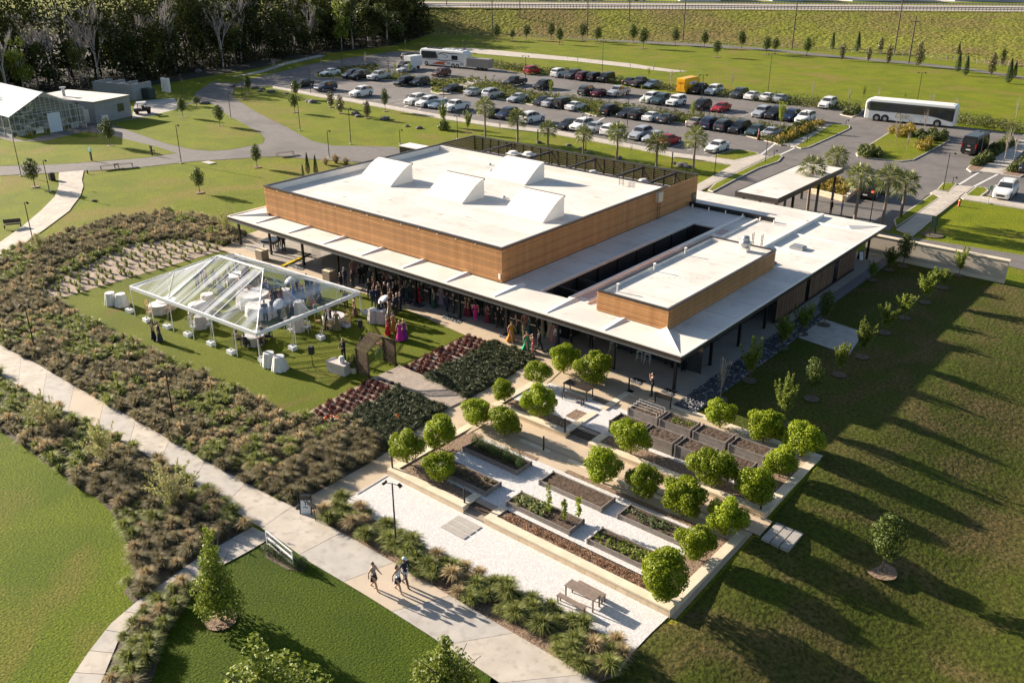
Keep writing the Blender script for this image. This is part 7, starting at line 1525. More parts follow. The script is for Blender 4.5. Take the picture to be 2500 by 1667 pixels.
A_ = [
 ('m', 694, 614, 'black', 'drink', 'man in a dark suit by the piano at the far left of the veranda', 0), ('m', 684, 606, 'charcoal', 'stand', 'dark-suited man behind the one by the piano', 0),
 ('m', 834, 714, 'black', 'stand', 'man in black beside the stone cube, left of two in suits', G2), ('m', 843, 700, 'navy', 'stand', 'man in a navy suit with a pale tie facing the tent', G2), ('m', 862, 705, 'charcoal', 'drink', 'man in a charcoal suit alone on the patio near the stone cube', G2), ('w', 862, 676, 'rose', 'stand', 'woman in a dusty rose gown under the canopy edge', G4),
 ('m', 880, 694, 'black', 'stand', 'man in black, left of three close together under the canopy', G4), ('m', 888, 692, 'black', 'drink', 'man in black, middle of three close together under the canopy', G4), ('m', 897, 686, 'charcoal', 'stand', 'man in black, right of three close together under the canopy', G4),
 ('w', 921, 706, 'darkgreen', 'drink', 'woman in dark green holding a white bag under the canopy', G4), ('m', 930, 709, 'black', 'stand', 'man in black next to the woman with the white bag', G4), ('w', 940, 706, 'darkred', 'stand', 'woman in dark red in the middle of the veranda throng', G4), ('w', 951, 709, 'brown', 'stand', 'woman in brown at the back of the veranda throng', G4),
 ('m', 941, 737, 'black', 'stand', 'balding man in black in front of the pebble pit', G2), ('w', 951, 736, 'brown', 'drink', 'woman in a brown dress beside the balding man', G2), ('m', 962, 735, 'black', 'stand', 'grey-haired man in black, left of a pair facing away', G2), ('m', 969, 733, 'black', 'stand', 'man in black, right of a pair facing away', G2),
 ('m', 913, 752, 'navy', 'drink', 'man in dark navy at the left of the tall table', G2), ('m', 923, 750, 'navy', 'stand', 'man in navy with a pale shirt behind the tall table', G2), ('m', 931, 785, 'black', 'stand', 'tall man in black leaning by the tall draped table', G2), ('m', 943, 780, 'black', 'drink', 'broad man in black right of the tall draped table', G2), ('w', 952, 776, 'beige', 'drink', 'woman in tan holding a cream parasol amid the throng', G2),
 ('m', 964, 768, 'navy', 'stand', 'man in dark blue, left of three at the lawn edge', G2), ('m', 971, 765, 'charcoal', 'drink', 'man in charcoal, middle of three at the lawn edge', G2), ('m', 979, 761, 'navy', 'stand', 'man in navy, right of three at the lawn edge', G2),
 ('w', 947, 818, 'red', 'drink', 'woman in a bright red gown on the lawn', 0), ('w', 961, 810, 'mustard', 'drink', 'woman in a mustard gown beside the woman in red', 0), ('w', 977, 833, 'magenta', 'stand', 'blonde woman in a magenta gown at the arbour end of the lawn', 0), ('w', 987, 830, 'purple', 'stand', 'woman in deep purple next to the blonde in magenta', 0),
 ('m', 798, 808, 'black', 'drink', 'man in a black suit at the tent corner, left of a pair', 0), ('m', 808, 799, 'charcoal', 'stand', 'man in a dark suit at the tent corner, right of a pair', 0), ('w', 824, 808, 'olive', 'stand', 'woman in an olive patterned gown facing the two men', 0), ('w', 867, 771, 'brown', 'stand', 'woman in a long brown patterned dress right of the tent', 0), ('m', 846, 756, 'black', 'drink', 'man in a dark suit near the right corner of the tent', 0),
 ('m', 648, 730, 'navy', 'stand', 'tall dark figure under the tent, left of the ridge seam', G3), ('m', 655, 727, 'black', 'drink', 'dark-suited man under the tent by the ridge end', G3), ('w', 666, 754, 'charcoal', 'drink', 'woman in dark grey in the middle of the tent', G3), ('m', 676, 751, 'black', 'stand', 'man in black in the middle of the tent', G3), ('w', 718, 727, 'blue', 'stand', 'woman in royal blue under the tent', G3), ('m', 729, 726, 'navy', 'drink', 'man in navy beside the woman in royal blue', G3),
 ('m', 742, 745, 'navy', 'stand', 'tall man in navy right of the middle of the tent', G3), ('m', 751, 717, 'charcoal', 'drink', 'man in charcoal at the back of the tent', G3), ('w', 756, 748, 'yellow', 'stand', 'woman in a yellow-green dress under the tent', G3), ('w', 764, 749, 'rose', 'drink', 'woman in rose beside the yellow-green dress', G3), ('w', 777, 731, 'teal', 'stand', 'woman in long dark teal alone near the tent right side', G3), ('w', 694, 779, 'beige', 'drink', 'woman with a white parasol near the tent front corner', G3), ('m', 650, 785, 'black', 'drink', 'dark figure near the front left corner table', G3), ('w', 713, 771, 'navy', 'stand', 'woman in navy beside the tall white table', G3), ('w', 772, 770, 'green', 'sit', 'woman in emerald green crouched at the tent edge', 0),
 ('m', 484, 707, 'charcoal', 'stand', 'dark figure at the far left under the tent', G3), ('m', 497, 691, 'navy', 'drink', 'navy figure under the second tent panel', G3), ('w', 505, 696, 'charcoal', 'stand', 'woman in slate under the second tent panel', G3), ('m', 556, 705, 'black', 'drink', 'man in black under the third tent panel', G3), ('m', 563, 685, 'charcoal', 'stand', 'man in charcoal behind the buffet', G3), ('w', 577, 662, 'navy', 'stand', 'woman in navy at the back of the tent', G3), ('m', 591, 667, 'charcoal', 'drink', 'man in slate beside her at the back of the tent', G3), ('w', 604, 668, 'charcoal', 'stand', 'woman at the back of the tent by the ridge end', G3), ('m', 600, 700, 'navy', 'stand', 'man in navy in the middle of the tent behind the bar', G3),
 ('w', 1023, 737, 'red', 'stand', 'woman in crimson with a white shawl in the veranda shade', G4), ('m', 1031, 737, 'charcoal', 'stand', 'dark man right behind the woman in crimson', G4), ('m', 1050, 744, 'black', 'drink', 'man in a black waistcoat on the veranda step', G4), ('w', 1059, 751, 'darkgreen', 'stand', 'woman in long dark green on the veranda step', G4), ('w', 1077, 744, 'lilac', 'stand', 'woman in a pale lilac gown in the veranda shade', G4),
 ('w', 1138, 771, 'darkred', 'stand', 'woman in burgundy, left of two in dark reds', G4), ('w', 1146, 773, 'darkred', 'drink', 'woman in burgundy, right of two in dark reds', G4), ('w', 1161, 785, 'magenta', 'walk', 'woman striding in a bright fuchsia trouser outfit', 0), ('m', 1162, 752, 'black', 'stand', 'man in a black suit behind the fuchsia outfit', G4), ('m', 1175, 771, 'black', 'drink', 'man in black right of the fuchsia outfit', G4),
 ('m', 1216, 800, 'black', 'drink', 'bald man in black, left of a pair at the veranda edge', G4), ('m', 1226, 800, 'black', 'stand', 'man in black, right of a pair at the veranda edge', G4), ('w', 1249, 836, 'orange', 'walk', 'woman walking in a flowing orange dress', 0),
 ('w', 1277, 834, 'paleyellow', 'drink', 'woman in pale yellow trousers by the orange dress', 0), ('w', 1286, 858, 'green', 'walk', 'woman in a flowing emerald dress', 0), ('w', 1301, 864, 'coral', 'photo', 'woman in a coral jumpsuit raising a phone', 0), ('m', 1316, 861, 'black', 'walk', 'man in a black suit walking behind the coral jumpsuit', 0),
 ('w', 1281, 810, 'rose', 'stand', 'woman in a flowery coral gown in the veranda shade', G4), ('m', 1312, 823, 'black', 'stand', 'man in black in the shade near the beige gown', G4), ('w', 1324, 822, 'beige', 'stand', 'woman in beige, left of two pale gowns in the shade', G4), ('w', 1341, 825, 'beige', 'stand', 'woman in beige, right of two pale gowns in the shade', G4), ('m', 1360, 846, 'white', 'drink', 'man in a white shirt and jeans behind a column', G4), ('m', 1443, 849, 'black', 'stand', 'man in dark clothes deep in the shade near the bar stools', G4),
 ('m', 1643, 901, 'black', 'stand', 'man in black behind the last front column', G4), ('m', 1667, 907, 'black', 'stand', 'man in black at the far corner of the veranda', G4), ('w', 1591, 967, 'black', 'photo', 'photographer in black holding a camera on the patio corner', 0),
 ('m', 840, 880, 'black', 'serve', 'bartender in black behind the small draped bar', 0), ('m', 2053, 527, 'bluegrey' if 'bluegrey' in CL else 'jeans', 'stand', 'person in pale blue on the drive behind the roof', 0), ('m', 2027, 524, 'black', 'stand', 'person in black on the drive behind the roof', 0), ('w', 1851, 342, 'darkred', 'stand', 'person in dark red between two parked cars', 0), ('w', 783, 748, 'charcoal', 'sit', 'seated guest in grey by the tent right corner', 0)]
EX = [(640, 712), (625, 700), (660, 735), (688, 745), (705, 720), (735, 738), (760, 728), (590, 720), (575, 735), (540, 715), (525, 700), (612, 735), (668, 775), (682, 788), (905, 700), (912, 718), (903, 730), (926, 735), (958, 722), (978, 722), (985, 745), (992, 728), (1004, 730), (955, 752), (936, 762), (1092, 762), (1108, 765), (1190, 788), (1202, 792), (1260, 815), (1240, 805), (1350, 835), (1395, 842), (1290, 815)]
EC = ['black', 'navy', 'charcoal', 'darkred', 'black', 'darkgreen', 'navy', 'rose', 'black', 'teal', 'charcoal', 'brown']
for i, (x, y) in enumerate(EX):
    kd = 'w' if i % 12 in (3, 5, 7, 9, 11) else 'm'; A_.append((kd, x, y, EC[i % 12], 'drink' if i % 2 else 'stand', '%s of the packed-in guests %s, %s' % (ORD[i if i < 14 else i-14], 'under the tent' if i < 14 else 'by the veranda', ('a man in ' if kd == 'm' else 'a woman in ')+{'darkred': 'dark red', 'darkgreen': 'dark green'}.get(EC[i % 12], EC[i % 12])), G3 if i < 14 else G4))
for i, (kd, x, y, c, ps, lb, g) in enumerate(A_):
    hr_ = ['dark', 'dark', 'brown', 'dark', 'blond'][i % 5] if kd == 'w' else ['dark', 'brown', 'dark', 'grey'][i % 4]
    if 'blonde' in lb or c == 'orange' or c == 'red': hr_ = 'blond'
    h = rnd.uniform(.96, 1.05)
    if 'bald' in lb: hr_ = 'grey'
    kw = dict(hair=hr_, pose=ps, label=lb, h=h, group=g or None)
    if c in ('orange', 'green') and ps == 'walk': kw['rz'] = R(70)
    if ps == 'photo': kw['rz'] = R(-60)
    if kd == 'w':
        if c in ('magenta',) and ps == 'walk' or c in ('paleyellow', 'coral') or ps == 'photo': person(x, y, 'w', c, c, **kw).children[0].material_slots[2].material = CL[c]
        else: lady(x, y, c, 'flow' if ps == 'walk' else 'long', **kw)
    else: person(x, y, 'm', c, 'jeans' if c == 'white' else c, **kw)
def parasol(px, py, label, z=1.0, tilt=(.5, -.3), hh=1.95):
    q = PG(px, py); t = thing('parasol', label, 'parasol', (q.x+.1, q.y, q.z+.9)); k = MB(); k.cyl((0, 0, 0), (0, 0, 1.1), .012, n=5); k.build('handle', darkm, t)
    k = MB(); k.lathe([(.48, 0), (.42, .08), (.25, .15), (.05, .19)], 16, c=(0, 0, .95)); k.build('shade', CL['white'], t); t.rotation_euler = (tilt[0], tilt[1], 0)
parasol(952, 776, 'cream paper parasol held over the throng'); parasol(694, 779, 'white paper parasol under the tent front', tilt=(.7, .3)); parasol(724, 727, 'pale parasol at the back of the tent')
# ------------------------------------------------------------------ party tent
def tent():
    m = bpy.data.materials.new('clear_vinyl'); m.use_nodes = True; n = m.node_tree.nodes; L = m.node_tree.links; b = n['Principled BSDF']
    b.inputs['Base Color'].default_value = (.85, .88, .92, 1); b.inputs['Roughness'].default_value = .12; b.inputs['Specular IOR Level'].default_value = 1.0
    tc = n.new('ShaderNodeTexCoord'); mp = n.new('ShaderNodeMapping'); mp.inputs['Scale'].default_value = (.55, .05, .05); no = n.new('ShaderNodeTexNoise'); no.inputs['Scale'].default_value = 1.6; no.inputs['Detail'].default_value = 3
    mr = n.new('ShaderNodeMapRange'); mr.inputs[1].default_value = .42; mr.inputs[2].default_value = .68; mr.inputs[3].default_value = .08; mr.inputs[4].default_value = .66  # milky alpha streaks imitate bright reflections on the clear film
    L.new(tc.outputs['Object'], mp.inputs[0]); L.new(mp.outputs[0], no.inputs['Vector']); L.new(no.outputs[0], mr.inputs[0]); L.new(mr.outputs[0], b.inputs['Alpha'])
    bp = n.new('ShaderNodeBump'); bp.inputs['Distance'].default_value = .03; L.new(no.outputs[0], bp.inputs['Height']); L.new(bp.outputs[0], b.inputs['Normal'])
    return m
clear = tent()
O0 = P(318, 703, 2.75); O1 = P(627, 817.5, 2.75); O2 = P(881, 712, 2.95); ux = (O1-O0).normalized(); ux.z = 0; L0 = (O1-O0).length; uy = Vector((-ux.y, ux.x, 0)); W0 = (O2-O1).dot(uy)
TT = thing('party_tent', 'large clear-roofed frame tent with white valance standing on the party lawn', 'tent')
def tp(a, b, z): q = O0+ux*a+uy*b; return Vector((q.x, q.y, z))
EZ, RZ = 2.85, 5.15; hip_ = W0/2
n4 = [tp(0, 0, EZ), tp(L0, 0, EZ), tp(L0, W0, EZ), tp(0, W0, EZ)]; r0, r1 = tp(hip_, W0/2, RZ), tp(L0-hip_, W0/2, RZ)
def lerpq(a, b, t): return a.lerp(b, t)
nb = 4
for i in range(nb):
    a, b = i/nb, (i+1)/nb
    k = MB(); k.add([tp(hip_+(L0-2*hip_)*a, 0, EZ), tp(hip_+(L0-2*hip_)*b, 0, EZ), r0.lerp(r1, b), r0.lerp(r1, a)], [(0, 1, 2, 3)]); k.build('roof_panel', clear, TT)
    k = MB(); k.add([tp(hip_+(L0-2*hip_)*b, W0, EZ), tp(hip_+(L0-2*hip_)*a, W0, EZ), r0.lerp(r1, a), r0.lerp(r1, b)], [(0, 1, 2, 3)]); k.build('roof_panel', clear, TT)
for tri in ((n4[0], tp(hip_, 0, EZ), r0), (tp(hip_, W0, EZ), n4[3], r0), (n4[3], n4[0], r0), (tp(L0-hip_, 0, EZ), n4[1], r1), (n4[2], tp(L0-hip_, W0, EZ), r1), (n4[1], n4[2], r1)):
    k = MB(); k.add(tri, [(0, 1, 2)]); k.build('roof_panel', clear, TT)
white_v = mat('white_vinyl', (.80, .80, .80), rough=.5); alu = mat('tent_aluminium', (.78, .80, .83), rough=.4, metal=.2)
def bar(p, q, r, name='frame_tube', m=alu): k = MB(); k.cyl(p, q, r, n=6); k.build(name, m, TT)
def band(p, q, w, h, name, m=white_v):
    d = (q-p).normalized(); s = Vector((-d.y, d.x, 0))*w; k = MB(); v = [p-s, q-s, q+s, p+s]; k.add([x+Vector((0, 0, h)) for x in v]+[x-Vector((0, 0, h)) for x in v], [(0, 1, 2, 3), (7, 6, 5, 4), (0, 4, 5, 1), (1, 5, 6, 2), (2, 6, 7, 3), (3, 7, 4, 0)]); k.build(name, m, TT)
for a, b in ((0, 1), (1, 2), (2, 3), (3, 0)): band(n4[a]+Vector((0, 0, -.06)), n4[b]+Vector((0, 0, -.06)), .08, .14, 'valance')
band(r0+Vector((0, 0, .02)), r1+Vector((0, 0, .02)), .14, .03, 'ridge_strip')
for c_, r in ((0, r0), (3, r0), (1, r1), (2, r1)): bar(n4[c_]+Vector((0, 0, .03)), r+Vector((0, 0, .03)), .045)
for i in range(nb+1):
    a = hip_+(L0-2*hip_)*i/nb; t_ = r0.lerp(r1, i/nb)
    for b in (0, W0): bar(tp(a, b, EZ)+Vector((0, 0, .03)), t_+Vector((0, 0, .03)), .045 if i in (0, nb) else .022)
for s, r in ((0, r0), (1, r1)):
    x = 0 if s == 0 else L0; bar(tp(x, W0/2, EZ), r, .03); xi = hip_ if s == 0 else L0-hip_; mid = (n4[0 if s == 0 else 1]+r)/2; bar(mid+Vector((0, 0, .03)), tp(xi, 0, EZ)+Vector((0, 0, .03)), .018, 'seam', white_v)
    for u in (.5,):
        for b in (0, W0): bar(tp(hip_*u if s == 0 else L0-hip_*u, b, EZ), (tp(x, b, EZ)).lerp(r, .5)+Vector((0, 0, .02)), .02, 'seam', white_v)
legs = []
for i in range(7):
    a = L0*i/6
    for b in (0, W0): legs.append((a, b))
for i in range(1, 3):
    for a in (0, L0): legs.append((a, W0*i/3))
for a, b in legs:
    q = tp(a, b, 0); bar(Vector((q.x, q.y, gz(q.y))), Vector((q.x, q.y, EZ-.05)), .032, 'leg', mat('leg_white', (.7, .7, .68), rough=.5))
wl = 'white concrete tent weight '
WT = [(317, 762, 'at the left tent corner'), (359, 785, 'second from the left along the tent front'), (409, 801, 'third from the left along the tent front'), (459, 820, 'fourth from the left along the tent front'), (516, 842, 'fifth from the left along the tent front'), (565, 863, 'sixth from the left along the tent front'), (641, 882, 'beside the two tall tables'), (715, 853, 'first along the shaded tent end'), (783, 827, 'in the middle of the shaded tent end'), (845, 797, 'near the man in the black suit'), (893, 766, 'at the right tent corner, by the throng')]
w0_ = thing('tent_weight', '', 'weight', (0, 0, 0), 0, 'white tent weights'); k = MB(); k.box(-.32, .32, -.22, .22, 0, .13); k.build('block', white_v, w0_); k = MB(); k.box(-.32, .32, -.22, .22, .14, .30); k.build('block', white_v, w0_); k = MB(); k.box(-.07, .07, -.04, .04, .301, .36); k.build('ring', darkm, w0_)
WP_ = Proto(w0_)
for i, (x, y, lb) in enumerate(WT):
    q = PG(x, y); WP_.put((q.x, q.y, q.z+.005), math.atan2(ux.y, ux.x)+rnd.uniform(-.1, .1), wl+lb)
    f = min(((tp(a, b, EZ)-q).length, a, b) for a, b in legs); e = tp(f[1], f[2], EZ-.1)
    for s in (-.12, .12): k = MB(); k.cyl((q.x+s, q.y, q.z+.3), e, .014, n=4, caps=False); k.build('guy_strap', mat('guy_strap', (.62, .56, .44), rough=.7), TT)
# --- draped tables
linen = mat('linen', (.62, .56, .50), (.52, .46, .41), 4, .85); linen_w = mat('linen_white', (.74, .71, .68), (.66, .63, .6), 4, .85); stripe = mat('striped_linen', (.60, .52, .48), (.38, .33, .31), 9, .85, stretch=(6, 6, .1))
def draped(px, py, h, rt, rb, label, cat='table', m=linen, seed=0, group='draped round tables', name='draped_table'):
    q = PG(px, py); t = thing(name, label, cat, (q.x, q.y, q.z+.005), seed, group)
    k = MB(); nf = 9; w = lambda a, j: 1+(.0 if j < 2 else (.09*((j-1)/6))*math.sin(nf*a+seed)+.03*math.sin(17*a))
    pr = [(rb, 0), (rb*.97, h*.2), (rt+(rb-rt)*.55, h*.5), (rt+(rb-rt)*.25, h*.8), (rt*1.02, h*.95), (rt, h)]
    k.lathe([(a, b) for a, b in pr], 40, 0, wob=lambda a, j: 1+.085*(1-j/5)*math.sin(nf*a+seed)+.03*(1-j/5)*math.sin(17*a+1)); k.build('tablecloth', m, t)
    k = MB(); k.lathe([(rt*.98, h), (rt*.98, h+.012)], 32); k.build('tabletop', linen_w, t); return t
D = [(273, 743, 1.07, .40, .52, 'tall draped table, left of the pair on the left lawn edge'), (299, 746, 1.07, .40, .58, 'tall draped table, right of the pair on the left lawn edge'), (659, 893, 1.07, .40, .52, 'tall draped table, left of the pair in front of the tent corner'), (684, 902, 1.07, .40, .6, 'tall draped table, right of the pair in front of the tent corner'),
     (390, 762, .74, .80, .86, 'low round draped table under the left end of the tent front'), (408, 752, .74, .80, .86, 'low round draped table just behind the left front one'), (491, 800, 1.05, .42, .55, 'draped table with white chairs under the tent front edge'), (621, 838, .74, .85, .8, 'round table with seated guests at the near tent corner'), (727, 806, 1.05, .48, .62, 'draped table with white chairs at the shaded tent end'),
     (816, 792, .76, .9, .85, 'round table with gold chairs at the right tent end'), (914, 785, 1.07, .40, .55, 'tall draped table in the throng, left one'), (932, 787, 1.07, .40, .5, 'tall draped table in the throng, right one'), (699, 735, 1.07, .42, .6, 'tall draped table in the middle right of the tent'), (733, 765, 1.07, .42, .62, 'tall white table near the shaded tent end'), (508, 738, .76, .5, .62, 'small draped table under the third tent panel'), (486, 762, .74, .8, .84, 'low round table under the tent front, beside the fourth weight'), (580, 690, .76, .9, .9, 'large round buffet table in the back half of the tent')]
for i, (x, y, h, a, b, lb) in enumerate(D): draped(x, y, h, a, b, lb, m=(linen_w if i in (0, 1, 2, 3, 12, 13) else (linen if i in (4, 5, 15, 14) else stripe)), seed=i)
draped(620, 745, 1.1, 1.35, 1.4, 'big round white bar in the middle of the tent', 'bar', linen_w, 3, None, 'round_bar'); draped(640, 770, 1.0, 1.2, 1.3, 'curved white bar counter at the near end of the tent', 'bar', linen_w, 5, None, 'round_bar')
def chair(px, py, rz, label, m, s=1.0, group='white folding chairs', loc=None):
    q = loc or PG(px, py); t = thing('party_chair', label, 'chair', (q.x, q.y, q.z+.005), rz, group, s)
    k = MB(); k.box(-.2, .2, -.2, .2, .43, .47); k.build('seat', m, t)
    for z in (.62, .74, .86): k = MB(); k.box(-.19, .19, .19, .215, z, z+.05); k.build('slat', m, t)
    for sx in (-1, 1):
        k = MB(); k.cyl((sx*.19, -.19, 0), (sx*.19, -.17, .43), .016, n=5); k.build('leg', m, t); k = MB(); k.cyl((sx*.19, .24, 0), (sx*.19, .19, .92), .016, n=5); k.build('leg', m, t)
    return t
wch = mat('white_chair', (.72, .72, .72), rough=.5); gch = mat('gold_chair', (.50, .33, .16), rough=.4, metal=.3); dch = mat('dark_chair', (.05, .04, .045), rough=.5)
def ring(px, py, R_, n, m, lb, g, a0=.3, sit=None):
    c = PG(px, py)
    for i in range(n):
        a = a0+2*math.pi*i/n; p = Vector((c.x+R_*math.cos(a), c.y+R_*math.sin(a), gz(c.y))); rz_ = math.atan2(math.sin(a), math.cos(a))-math.pi/2
        chair(0, 0, rz_, '%s, %s clockwise round the table' % (lb, ORD[i]), m, group=g, loc=p)
        if sit and i in sit: person(0, 0, 'w' if i % 2 else 'm', 'black' if i % 3 else 'navy', 'black', pose='sit', rz=rz_, loc=Vector((p.x, p.y, p.z-.03)), label='guest in dark clothes seated on the %s chair of the near corner table' % ORD[i])
ring(491, 800, .85, 4, wch, 'white chair at the tent front table', 'white chairs at the tent front table'); ring(727, 806, .9, 4, wch, 'white chair at the shaded tent end table', 'white chairs at the shaded tent end table')
ring(816, 792, 1.25, 5, gch, 'gold bamboo chair at the right tent end', 'gold chairs at the right tent end'); ring(621, 838, 1.2, 6, dch, 'dark chair at the near tent corner table', 'dark chairs at the near corner table', .9, (0, 1, 3, 4, 5))
ring(390, 762, 1.15, 4, gch, 'gold chair at the left tent table', 'gold chairs at the left tent table')
# bar stools in the veranda shade
def stool(px, py, label):
    q = P(px, py, 1.05); t = thing('bar_stool', label, 'stool', q, .3, 'white bar stools in the veranda shade')
    k = MB(); k.box(-.19, .19, -.19, .19, .74, .78); k.build('seat', wch, t)
    for sx in (-1, 1):
        for sy in (-1, 1): k = MB(); k.cyl((sx*.22, sy*.22, 0), (sx*.16, sy*.16, .74), .02, n=5); k.build('leg', wch, t)
        k = MB(); k.cyl((sx*.2, -.2, .28), (sx*.2, .2, .28), .014, n=5); k.build('footrest', wch, t); k = MB(); k.cyl((-.2, sx*.2, .28), (.2, sx*.2, .28), .014, n=5); k.build('footrest', wch, t)
for i, (x, y) in enumerate(((1496, 858), (1513, 850), (1561, 879), (1580, 886), (1604, 876), (1590, 872))): stool(x, y, '%s white bar stool from the left in the shade behind the front columns' % ORD[i])
# speakers on tripods
def speaker(px, py, label, rz):
    q = PG(px, py); t = thing('speaker_stand', label, 'speaker', q, rz, 'black speakers on tripods')
    k = MB(); k.cyl((0, 0, .35), (0, 0, 1.35), .022, n=6); k.build('pole', black, t)
    for i in range(3): a = i*2.09; k = MB(); k.cyl((0, 0, .6), (math.cos(a)*.45, math.sin(a)*.45, .01), .016, n=5); k.build('leg', black, t)
    k = MB(); k.box(-.17, .17, -.16, .16, 1.35, 1.95); k.build('cabinet', plastic, t); k = MB(); k.box(-.14, .14, -.175, -.162, 1.4, 1.9); k.build('grille', black, t)
speaker(765, 905, 'black speaker on a tripod on the open lawn near the small bar', 2.0); speaker(883, 838, 'black speaker on a tripod behind the slatted arbour', 2.4)
# small bar with cloth and ice urn, potted plants by the arbour
q = PG(829, 908); t = thing('draped_bar', 'small bar table with a pale striped cloth beside the arbour', 'bar', (q.x, q.y, q.z), .12); k = MB(); k.box(-.85, .85, -.38, .38, .0, .8); k.build('tablecloth', linen, t); k = MB(); k.box(-.9, .9, -.42, .42, .8, .83); k.build('tabletop', stripe, t)
b2 = thing('drinks_urn', 'white drinks urn standing on the small bar', 'urn', (q.x+.3, q.y+.05, q.z+.835)); k = MB(); k.lathe([(.15, 0), (.2, .1), (.2, .4), (.12, .5)], 14); k.build('urn_body', wch, b2)
for i, (x, y, s) in enumerate(((853, 906, .8), (864, 910, 1.0))):
    q = PG(x, y); t = thing('potted_shrub', ('smaller' if i == 0 else 'taller')+' potted shrub in a pale pot beside the arbour', 'potted plant', q, 0, None, s); k = MB(); k.lathe([(.2, 0), (.27, .4), (.28, .45)], 14); k.build('pot', cream if i else mat('blue_pot', (.25, .32, .42), rough=.5), t); o = obj('foliage', SH['shrub'][i], t, (0, 0, .4)); o.scale = (.55, .55, 1.3)
fl = thing('flower_arrangement', 'tall arrangement of dark greens and pink flowers inside the arbour', 'flowers', PG(928, 880)); obj('foliage', SH['rose'][1], fl, (0, 0, .1)).scale = (.9, .9, 1.4); obj('blooms', npmesh('blooms', [(*leafcloud(60, clumps(None, [(0, 0, 1.25)], [.3]), .06, 4), 0)], [CL['rose']]), fl)
# veranda things: stone cubes, piano, yellow mat, wicker screen, floral stand
for x, y, lb in ((641, 633, 'pale stone cube with four holes at the left of the patio'), (805, 684, 'pale stone cube with holes beside the two men in suits')):
    q = PG(x, y); t = thing('stone_cube', lb, 'stone cube', q, R(3), 'stone cubes with holes'); k = MB(); k.box(-.45, .45, -.42, .42, 0, .95); k.build('block', mat('cube_stone', (.40, .31, .24), (.35, .27, .2), 2, .8), t); k = MB(); k.box(-.46, .46, -.43, .43, .952, .98); k.build('top_slab', cream, t)
    for i in range(4): k = MB(); k.box(-.36+i*.2, -.25+i*.2, -.12, .12, .981, .99); k.build('hole', black, t)
q = PG(664, 606); t = thing('piano', 'dark grand piano with white keys lid at the left end of the veranda', 'piano', q, .4); k = MB(); k.prism([(-.7, -.7), (.7, -.7), (.75, .2), (.2, .9), (-.4, .95), (-.7, .3)], .62, .92); k.build('case', PAINT['black'], t)
for a, b in ((-.55, -.55), (.55, -.55), (0, .7)): k = MB(); k.cyl((a, b, 0), (a, b, .62), .05, n=8); k.build('leg', PAINT['black'], t)
k = MB(); k.box(-.6, .6, -.95, -.71, .64, .72); k.build('keyboard', wch, t)
q = PG(678, 612); t = thing('drum_stool', 'small white round drum beside the piano', 'drum', q); k = MB(); k.lathe([(.2, 0), (.22, .25), (.22, .5)], 14); k.build('drum_body', wch, t)
q0, q1 = PG(690, 652), PG(738, 630); t = thing('yellow_board', 'long yellow board lying on the patio beside the second column', 'board', (q0+q1)/2, math.atan2((q1-q0).y, (q1-q0).x)); L = (q1-q0).length/2; k = MB(); k.box(-L, L, -.16, .16, .05, .14); k.build('deck', mat('yellow_paint', (.72, .52, .02), rough=.5), t)
k = MB(); k.box(L, L+1.2, -.1, .1, .06, .12); k.build('handle', black, t)
q = PG(775, 648); t = thing('woven_screen', 'white curly metal screen standing under the veranda', 'screen', q, .2); k = MB()
for i in range(8):
    for j in range(5): 
        c = Vector((-.45+j*.22, 0, .15+i*.2)); 
        for a in range(8): p = 2*math.pi*a/8; p2 = 2*math.pi*(a+1)/8; k.cyl(c+Vector((.11*math.cos(p), 0, .1*math.sin(p))), c+Vector((.11*math.cos(p2), 0, .1*math.sin(p2))), .011, n=3, caps=False)
o = k.build('curls', wire, t); o['kind'] = 'stuff'
q = PG(983, 712); t = thing('floral_stand', 'large dark floral stand under the veranda canopy', 'flowers', q); k = MB(); k.lathe([(.25, 0), (.12, .3), (.1, .9), (.3, 1.1)], 12); k.build('urn', darkm, t); o = obj('foliage', SH['rose'][0], t, (0, 0, 1.0)); o.scale = (1.7, 1.7, 1.2); obj('blooms', npmesh('blooms', [(*leafcloud(50, clumps(None, [(0, 0, 1.45)], [.75]), .07, 9), 0)], [CL['white']]), t)
# --- lamps and poles
def lamp(px, py, yt, heads, label, group, r=.05, arm=.35, cat='lamp post', name='lamp_post', foot=True):
    q = PG(px, py); H = hgt(q, yt); t = thing(name, label, cat, q, 0, group); k = MB(); k.cyl((0, 0, .1), (0, 0, H-.08), r, r*.75, 8); k.build('pole', black, t)
    if foot: k = MB(); k.cyl((0, 0, 0), (0, 0, .1), .2, n=12); k.build('footing', kerbm, t)
    for i in range(heads):
        a = math.pi*i+R(20); e = Vector((math.cos(a)*arm, math.sin(a)*arm, H-.12)); k = MB(); k.cyl((0, 0, H-.1), e, .02, n=5); k.build('arm', black, t); k = MB(); k.cyl(e+Vector((math.cos(a)*-.02, 0, .08)), e+Vector((math.cos(a)*.16, math.sin(a)*.16, -.08)), .085, .11, 10); k.build('lamp_head', darkm, t)
    return t
for x, y, yt, lb in ((86, 856, 744, 'black twin-head path lamp at the far left of the grasses'), (425, 1026, 908, 'black twin-head path lamp amid the grasses above the main path'), (968, 1341, 1176, 'black twin-head path lamp beside the gravel court')): lamp(x, y, yt, 2, lb, 'twin-head path lamps')
